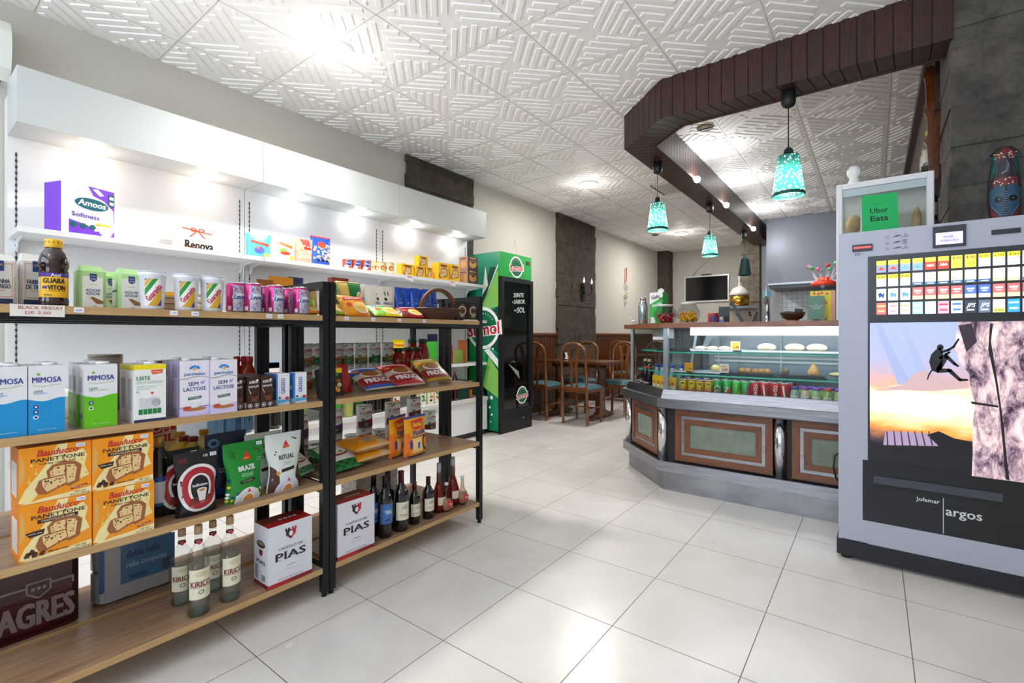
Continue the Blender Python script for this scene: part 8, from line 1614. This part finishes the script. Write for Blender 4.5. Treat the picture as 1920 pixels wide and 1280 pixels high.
def sweet_jar(u0, u1, vt, y, lab, cols, tilt=0, n=34):
    x0, x1 = Xy(u0, y), Xy(u1, y); r = (x1-x0)/2; h = Zy((u0+u1)/2, vt, y)-TZ; t = thing('sweet_jar', lab, 'jar', ((x0+x1)/2, y+.03, TZ)); rnd = random.Random(len(lab))
    def g(a, b_): return (r*math.cos(2*PI*a)*(.62+.38*math.sin(PI*min(1, b_*1.05))), r*math.sin(2*PI*a)*(.62+.38*math.sin(PI*min(1, b_*1.05))), .002+b_*(h-.02))
    MB().grid(g, 8, 8, pane('jar_glass', 'eef3f5', .90), False, True).build('jar', t)
    MB().lathe([(r*.60, h-.018), (r*.62, h-.002), (r*.3, h)], K('e0e4e6', .2, .2), 20).build('lid', t)
    for k in range(n):
        b_ = (k+.5)/n*.50+.03; a = k*2.4; q = rnd.uniform(.25, .80)*r; m = K(rnd.choice(cols), .3); s = MB().ball((0, 0, 0), .013, m, 8, (1, .8, .8)).poly3([(-.012, 0, 0), (-.022, .006, .005), (-.022, -.006, -.003)], m).poly3([(.012, 0, 0), (.022, .006, -.004), (.022, -.006, .004)], m); o = s.build('wrapped_sweet', None, (t.location.x+q*math.cos(a)*.85, t.location.y+q*math.sin(a)*.85, TZ+.014+b_*(h-.03))); o.rotation_euler = (rnd.random()*3, rnd.random()*3, rnd.random()*3)
        tag(o, 'wrapped sweet inside the '+lab.split(' on ')[0], 'sweet', 'wrapped sweets in the '+lab.split(' of ')[0])
sweet_jar(1222, 1268, 570, 3.62, 'faceted clear jar of red and dark sweets on the counter', ['8a1c34', 'd82c3c', '3c1430', 'e84c54'], n=30)
sweet_jar(1267, 1311, 566, 3.55, 'round clear jar of yellow sweets on the counter', ['f0b81c', 'e8a414', 'f4cc3c', 'e8a414'], n=54)
t = thing('metal_tin', 'red and blue can shaped tin on the rear counter', 'tin', (Xy(1338, 5.3), 5.3, TZ)); hh = Zy(1338, 587, 5.3)-TZ; MB().lathe([(.055, 0), (.057, .004), (.057, hh-.004), (.055, hh)], K('b0343c', .4), 24).rect(cyl(.0575), -.02, .02, .05, hh*.8, K('5a4c8c', .4), 1, 6).build('tin', t)
o = MB().box(-.09, .09, -.05, .05, 0, .022, K('3c2c28', .5), bev=.01).build('wallet', None, (Xy(1322, 5.0), 5.0, TZ)); tag(o, 'flat dark wallet lying beside the red tin', 'wallet')
t = thing('card_reader', 'small black screen on a stand left of the till', 'payment terminal', (Xy(1362, 5.2), 5.2, TZ), .2); MB().box(-.03, .03, -.02, .02, 0, .16, M_BLK).box(-.07, .03, -.03, .01, .10, .20, K('1c2422', .3)).build('stand', t); MB().box(-.06, -.02, -.07, -.055, .01, .07, K('6a84d8', .3)).build('keypad', t)
t = thing('till_screen', 'dark tilted point of sale screen on the rear counter', 'till', (Xy(1390, 5.2), 5.2, TZ), 1.75); MB().box(-.10, .10, -.08, .08, 0, .03, M_BLK, bev=.02).build('base', t); s_ = MB().box(-.11, .11, -.014, .014, 0, .24, K('202a34', .3)).box(-.10, .10, -.0155, -.014, .02, .22, K('5c6878', .15)).build('screen', t); s_.location = (0, -.02, .025); s_.rotation_euler = (-.45, 0, 0)
t = thing('receipt_stand', 'small black handset stand right of the till', 'stand', (Xy(1413, 5.0), 5.0, TZ)); MB().box(-.03, .03, -.03, .03, 0, .02, M_BLK).prism([(-.02, .02), (.0, .02), (.04, .13), (.02, .13)], -.01, .01, M_BLK, 'y').prism([(.02, .02), (.035, .02), (.03, .17), (.02, .17)], -.008, .008, K('2c4c4c', .4), 'y').build('stand', t)
t = thing('wooden_bowl', 'dark carved wooden bowl with black items on the counter', 'bowl', (Xy(1486, 3.56), 3.56, TZ)); mw = noisy('dark_bowl', '2c1a12', '54362a', 30, .5, .4, 4, (1, 1, 3)); MB().lathe([(.035, 0), (.036, .010)], K('b07c4c', .5), 24).lathe([(.030, .010), (.055, .022), (.069, .048), (.073, .060), (.068, .060), (.05, .030), (.01, .018)], mw, 32, cap=False).build('bowl', t)
o = MB().box(-.022, .022, -.014, .014, 0, .030, M_BLK).build('key_fob', None, (Xy(1497, 3.56), 3.56, TZ+.052)); o.rotation_euler.y = .12; tag(o, 'black small box lying on top of the wooden bowl', 'small box')
o = MB().ball((0, 0, 0), .022, K('1c1412', .4), 12, (1.6, 1, .6)).build('black_purse', None, (Xy(1477, 3.56), 3.56, TZ+.056)); tag(o, 'rounded black purse in the wooden bowl', 'purse')
# lollipop jar, yellow book, green menu
y = 3.64; x0, x1 = Xy(1520, y), Xy(1568, y); r = (x1-x0)/2; cx = (x0+x1)/2; h = Zy(1545, 528, y)-TZ
t = thing('lollipop_jar', 'tall clear jar with orange red lid holding lollipops', 'jar', (cx, y+.05, TZ)); MB().lathe([(r*.9, 0), (r, .005), (r, h-.02)], pane('jar_glass', 'fcfdfd', .96), 28, cap=False).build('jar', t); MB().lathe([(r*1.05, h-.02), (r*1.08, h-.015), (r*1.06, h+.0), (r*.6, h+.012), (r*.55, h+.03), (r*.2, h+.035)], K('f04020', .35), 28).build('lid', t)
rnd = random.Random(11)
for k in range(10):
    a = 2*PI*k/10; bx_, by_ = cx+r*.6*math.cos(a), y+.05+r*.6*math.sin(a); ln = rnd.uniform(.055, .095); dx, dy = r*.55*math.cos(a), r*.4*math.sin(a); z0 = TZ+h+.010
    c1, c2 = rnd.choice([('e86ca8', 'f0a4c8'), ('5cc484', 'e84c6c'), ('f07c2c', 'f4a44c'), ('c84c5c', 'e8b4a8'), ('7cd0a0', 'f0c8d0')])
    t = thing('lollipop', 'round wrapped lollipop, number '+['one', 'two', 'three', 'four', 'five', 'six', 'seven', 'eight', 'nine', 'ten'][k]+' around the jar lid', 'lollipop', (bx_, by_, z0), 0, 'lollipops standing in the orange jar lid')
    t['label'] = 'round wrapped lollipop standing in the orange red jar lid'
    MB().tube([(0, 0, 0), (dx, dy, ln)], .0022, K('f0f0f0', .4), 6).build('stick', t); MB().ball((dx*1.1, dy*1.1, ln+.012), .0135, K(c1, .3), 12).build('candy', t)
y = 3.52; x0, x1 = Xy(1519, y), Xy(1559, y); t = thing('sweets_box', 'yellow sweets box with pink hearts behind the green menu card', 'box', ((x0+x1)/2, y, TZ)); w = x1-x0; h = Zy(1540, 545, y)-TZ
b = MB().box(-w/2, w/2, 0, .03, 0, h, K('f0dc20', .4)); M = front(-.0003)
for (a, c) in ((-.3, .92), (-.1, .90), (.05, .93), (.15, .70), (.25, .60), (.15, .50), (.3, .9)): b.ell(M, w*a, h*c, w*.07, w*.07, K('e83c5c', .4), 1, 10)
b.rect(M, w*.05, h*.04, w*.3, h*.10, K('8a8a8a', .5), 1); b.build('box', t); MB().box(w/2+.001, w/2+.018, .0, .03, 0, h, K('e8a89c', .4)).build('side_flap', t)
y = 3.455; x0, x1 = Xy(1515, y), Xy(1546, y); t = thing('menu_card', 'sage green menu card standing on the counter', 'menu card', ((x0+x1)/2, y, TZ+.001)); w = x1-x0; h = Zy(1530, 555, y)-TZ
b = MB().box(-w/2, w/2, 0, .004, .006, h, K('5f8a78', .45)); M = front(-.0003); b.txt(M, 'THE', 0, h*.66, .007, K('d8e0d8', .4), 1, .8); b.txt(M, 'PORTUGUESE', 0, h*.59, .008, K('d8e0d8', .4), 1, .8, w=w*.8); b.txt(M, 'CORNER', 0, h*.51, .008, K('d8e0d8', .4), 1, .8, w=w*.5); b.build('card', t); MB().box(-.018, .018, -.008, .012, 0, .010, K('2c3438', .4)).build('card_foot', t)
# ================================================================ RIGHT SIDE: MASK, BOTTLE SHELF, CARVED ORNAMENT
y = 3.44; x0, x1 = Xy(1851, y), Xy(1915, y); cx = (x0+x1)/2; w = (x1-x0)/2; z0, z1 = 1.63, Zy(1884, 277, y)
t = thing('painted_mask', 'painted wooden mask with dotted crown and blue face hung on the stone pillar', 'mask', (cx, y-.001, z0)); h = z1-z0
def mf(a, b_):      # mask relief
    x_ = (a-.5)*2; zz = b_; wd = (.72+.28*math.sin(PI*min(1, zz*1.15))) if zz < .9 else 1*(1-(zz-.9)*5)
    return Vector((x_*w*wd, -.045*max(0, 1-x_*x_)**.5*(1 if zz < .9 else 1-(zz-.9)*4), zz*h))
class MaskM: pass
def MM(a, b_, l=0): p = mf(a/w/2+.5, b_/h); return Vector((p.x, p.y-.0008*l-.0006, p.z))
MM.cur = .018; MM.two = 1
b = MB(); b.grid(mf, 20, 28, K('2c2a30', .5)); n_ = len(b.v); b.grid(lambda a, c: Vector((mf(1-a, c).x, 0, mf(1-a, c).z)), 4, 10, K('2c2a30', .5))
b.rect(MM, -w*.95, h*.52, w*.95, h*.62, K('7a2c30', .5), 1); b.poly(MM, [(-w*.85, h*.88), (0, h*.99), (w*.85, h*.88), (w*.6, h*.80), (0, h*.90), (-w*.6, h*.80)], K('7a2c30', .5), 1)
for s_ in (-1, 1):
    b.poly(MM, [(s_*w*.04, h*.50), (s_*w*.45, h*.55), (s_*w*.92, h*.48), (s_*w*.90, h*.30), (s_*w*.3, h*.16), (s_*w*.08, h*.16)], K('2c5470', .5), 1); b.ell(MM, s_*w*.42, h*.36, w*.26, h*.035, K('0c0c10', .4), 3, 20); b.ell(MM, s_*w*.42, h*.362, w*.04, h*.006, K('d8dce0', .4), 4, 8); b.ell(MM, s_*w*.42, h*.38, w*.30, h*.05, K('8a949c', .5), 2, 20, .95, 0, PI)
    b.poly(MM, [(s_*w*.95, h*.60), (s_*w*.62, h*.72), (s_*w*.66, h*.88), (s_*w*.95, h*.90)], K('1c5c5c', .5), 1); band_line(b, MM, [(s_*w*.62, h*.63), (s_*w*.56, h*.72), (s_*w*.60, h*.86)], h*.02, K('7cb4e0', .5), 3)
    b.poly(MM, [(s_*w*.9, h*.27), (s_*w*.3, h*.12), (s_*w*.35, h*.06), (s_*w*.9, h*.16)], K('7a2c30', .5), 2); band_line(b, MM, [(s_*w*.85, h*.28), (s_*w*.35, h*.15), (s_*w*.5, h*.06)], h*.015, K('4c94d0', .5), 4)
b.poly(MM, [(-w*.06, h*.05), (w*.06, h*.05), (w*.05, h*.48), (-w*.05, h*.48)], K('101014', .5), 2)
for k in range(14): b.rect(MM, -w*.05, h*(.08+.028*k), w*.05, h*(.085+.028*k), K('c8ccd0', .5), 3)
rnd = random.Random(6)
for k in range(34): a, c = rnd.uniform(-.85, .85), rnd.choice([rnd.uniform(.53, .61), rnd.uniform(.84, .92)]); b.ell(MM, w*a, h*c, .0035, .0035, K('e8d8d0', .5), 3, 6)
b.ell(MM, w*.1, h*.73, w*.16, h*.06, K('5a4468', .5), 2, 10); band_line(b, MM, [(-w*.3, h*.66), (w*.05, h*.69), (w*.2, h*.76), (w*.0, h*.82)], h*.012, K('a8a4b8', .5), 3)
b.build('mask_face', t)
# high bottle shelf beside the pillar
t = thing('wall_shelf', 'dark wooden bottle shelf high on the right side of the bar', 'shelf', (.55, 4.35, 1.80)); MB().box(-.31, .31, -.30, .60, 0, .03, M_BEAM).box(-.31, .31, -.30, .60, .36, .385, M_BEAM).build('boards', t); MB().box(.312, .33, -.30, .60, -.02, .85, M_BEAM).build('back_board', t)
for k, (x_, y_, z_, c, cc2, h_) in enumerate(((.29, 4.12, 1.831, '3c4438', 'c89c5c', .27), (.285, 4.24, 1.831, 'd8c47c', 'e8d03c', .30), (.29, 4.36, 1.831, 'a8b8a0', 'd8d8d8', .28), (.285, 4.48, 1.831, '4c5c54', 'b03c2c', .29), (.29, 4.16, 2.186, '707868', 'd8944c', .28), (.29, 4.30, 2.186, 'c8a04c', 'f0d020', .30), (.29, 4.44, 2.186, 'b8c0b0', 'c03c3c', .28))):
    t = thing('liquor_bottle', 'liquor bottle on the '+('lower' if k < 4 else 'upper')+' board beside the stone pillar, '+['nearest', 'second', 'third', 'fourth'][k if k < 4 else k-4]+' along the board', 'bottle', (x_, y_, z_), 0, 'liquor bottles on the high shelf'); r = .036; MB().lathe([(r*.9, 0), (r, .006), (r, h_*.58), (r*.4, h_*.74), (r*.36, h_*.90)], K(c, .12, coat=.3), 18).build('bottle', t); MB().lathe([(r*.42, h_*.89), (r*.42, h_*.98), (r*.3, h_)], K(cc2, .4), 14).build('cap', t); MB().lathe([(r*1.01, h_*.15), (r*1.01, h_*.45)], K('d8d4c0', .5), 18, cap=False).build('label', t)
yy = 4.02; xx = Xy(1751, yy); zt2 = Zy(1751, 125, yy); zb2 = Zy(1751, 335, yy)
t = thing('carved_wall_ornament', 'varnished carved wooden ornament hanging beside the stone pillar', 'ornament', (xx, yy, zb2)); H_ = zt2-zb2; mv = wood('varnished', '4a2008', '7c3e14', 5, (3, 3, 1), .2, .5)
b = MB(); q = [(-.030, 0), (-.026, .10), (-.034, .30), (-.048, .34), (-.030, .40), (-.036, .55), (-.046, .60), (-.036, .64), (-.040, .85), (-.048, .92), (-.036, 1), (.036, 1), (.046, .92), (.040, .70), (.048, .55), (.036, .45), (.044, .34), (.030, .30), (.026, .12), (.022, 0)]
b.prism([(a, c*H_) for a, c in q], -.018, .018, mv, 'y'); b.ell(front(-.0182), .008, H_*.55, .014, .014, K('3c1c0c', .4), 1, 16); b.build('carved_board', t)
MB().tube([(.03, -.01, .0), (.04, -.01, -.10), (.03, -.01, -.16)], .006, mv, 6).tube([(-.01, .0, .0), (.0, .0, -.12)], .005, mv, 6).build('hanging_strap', t)
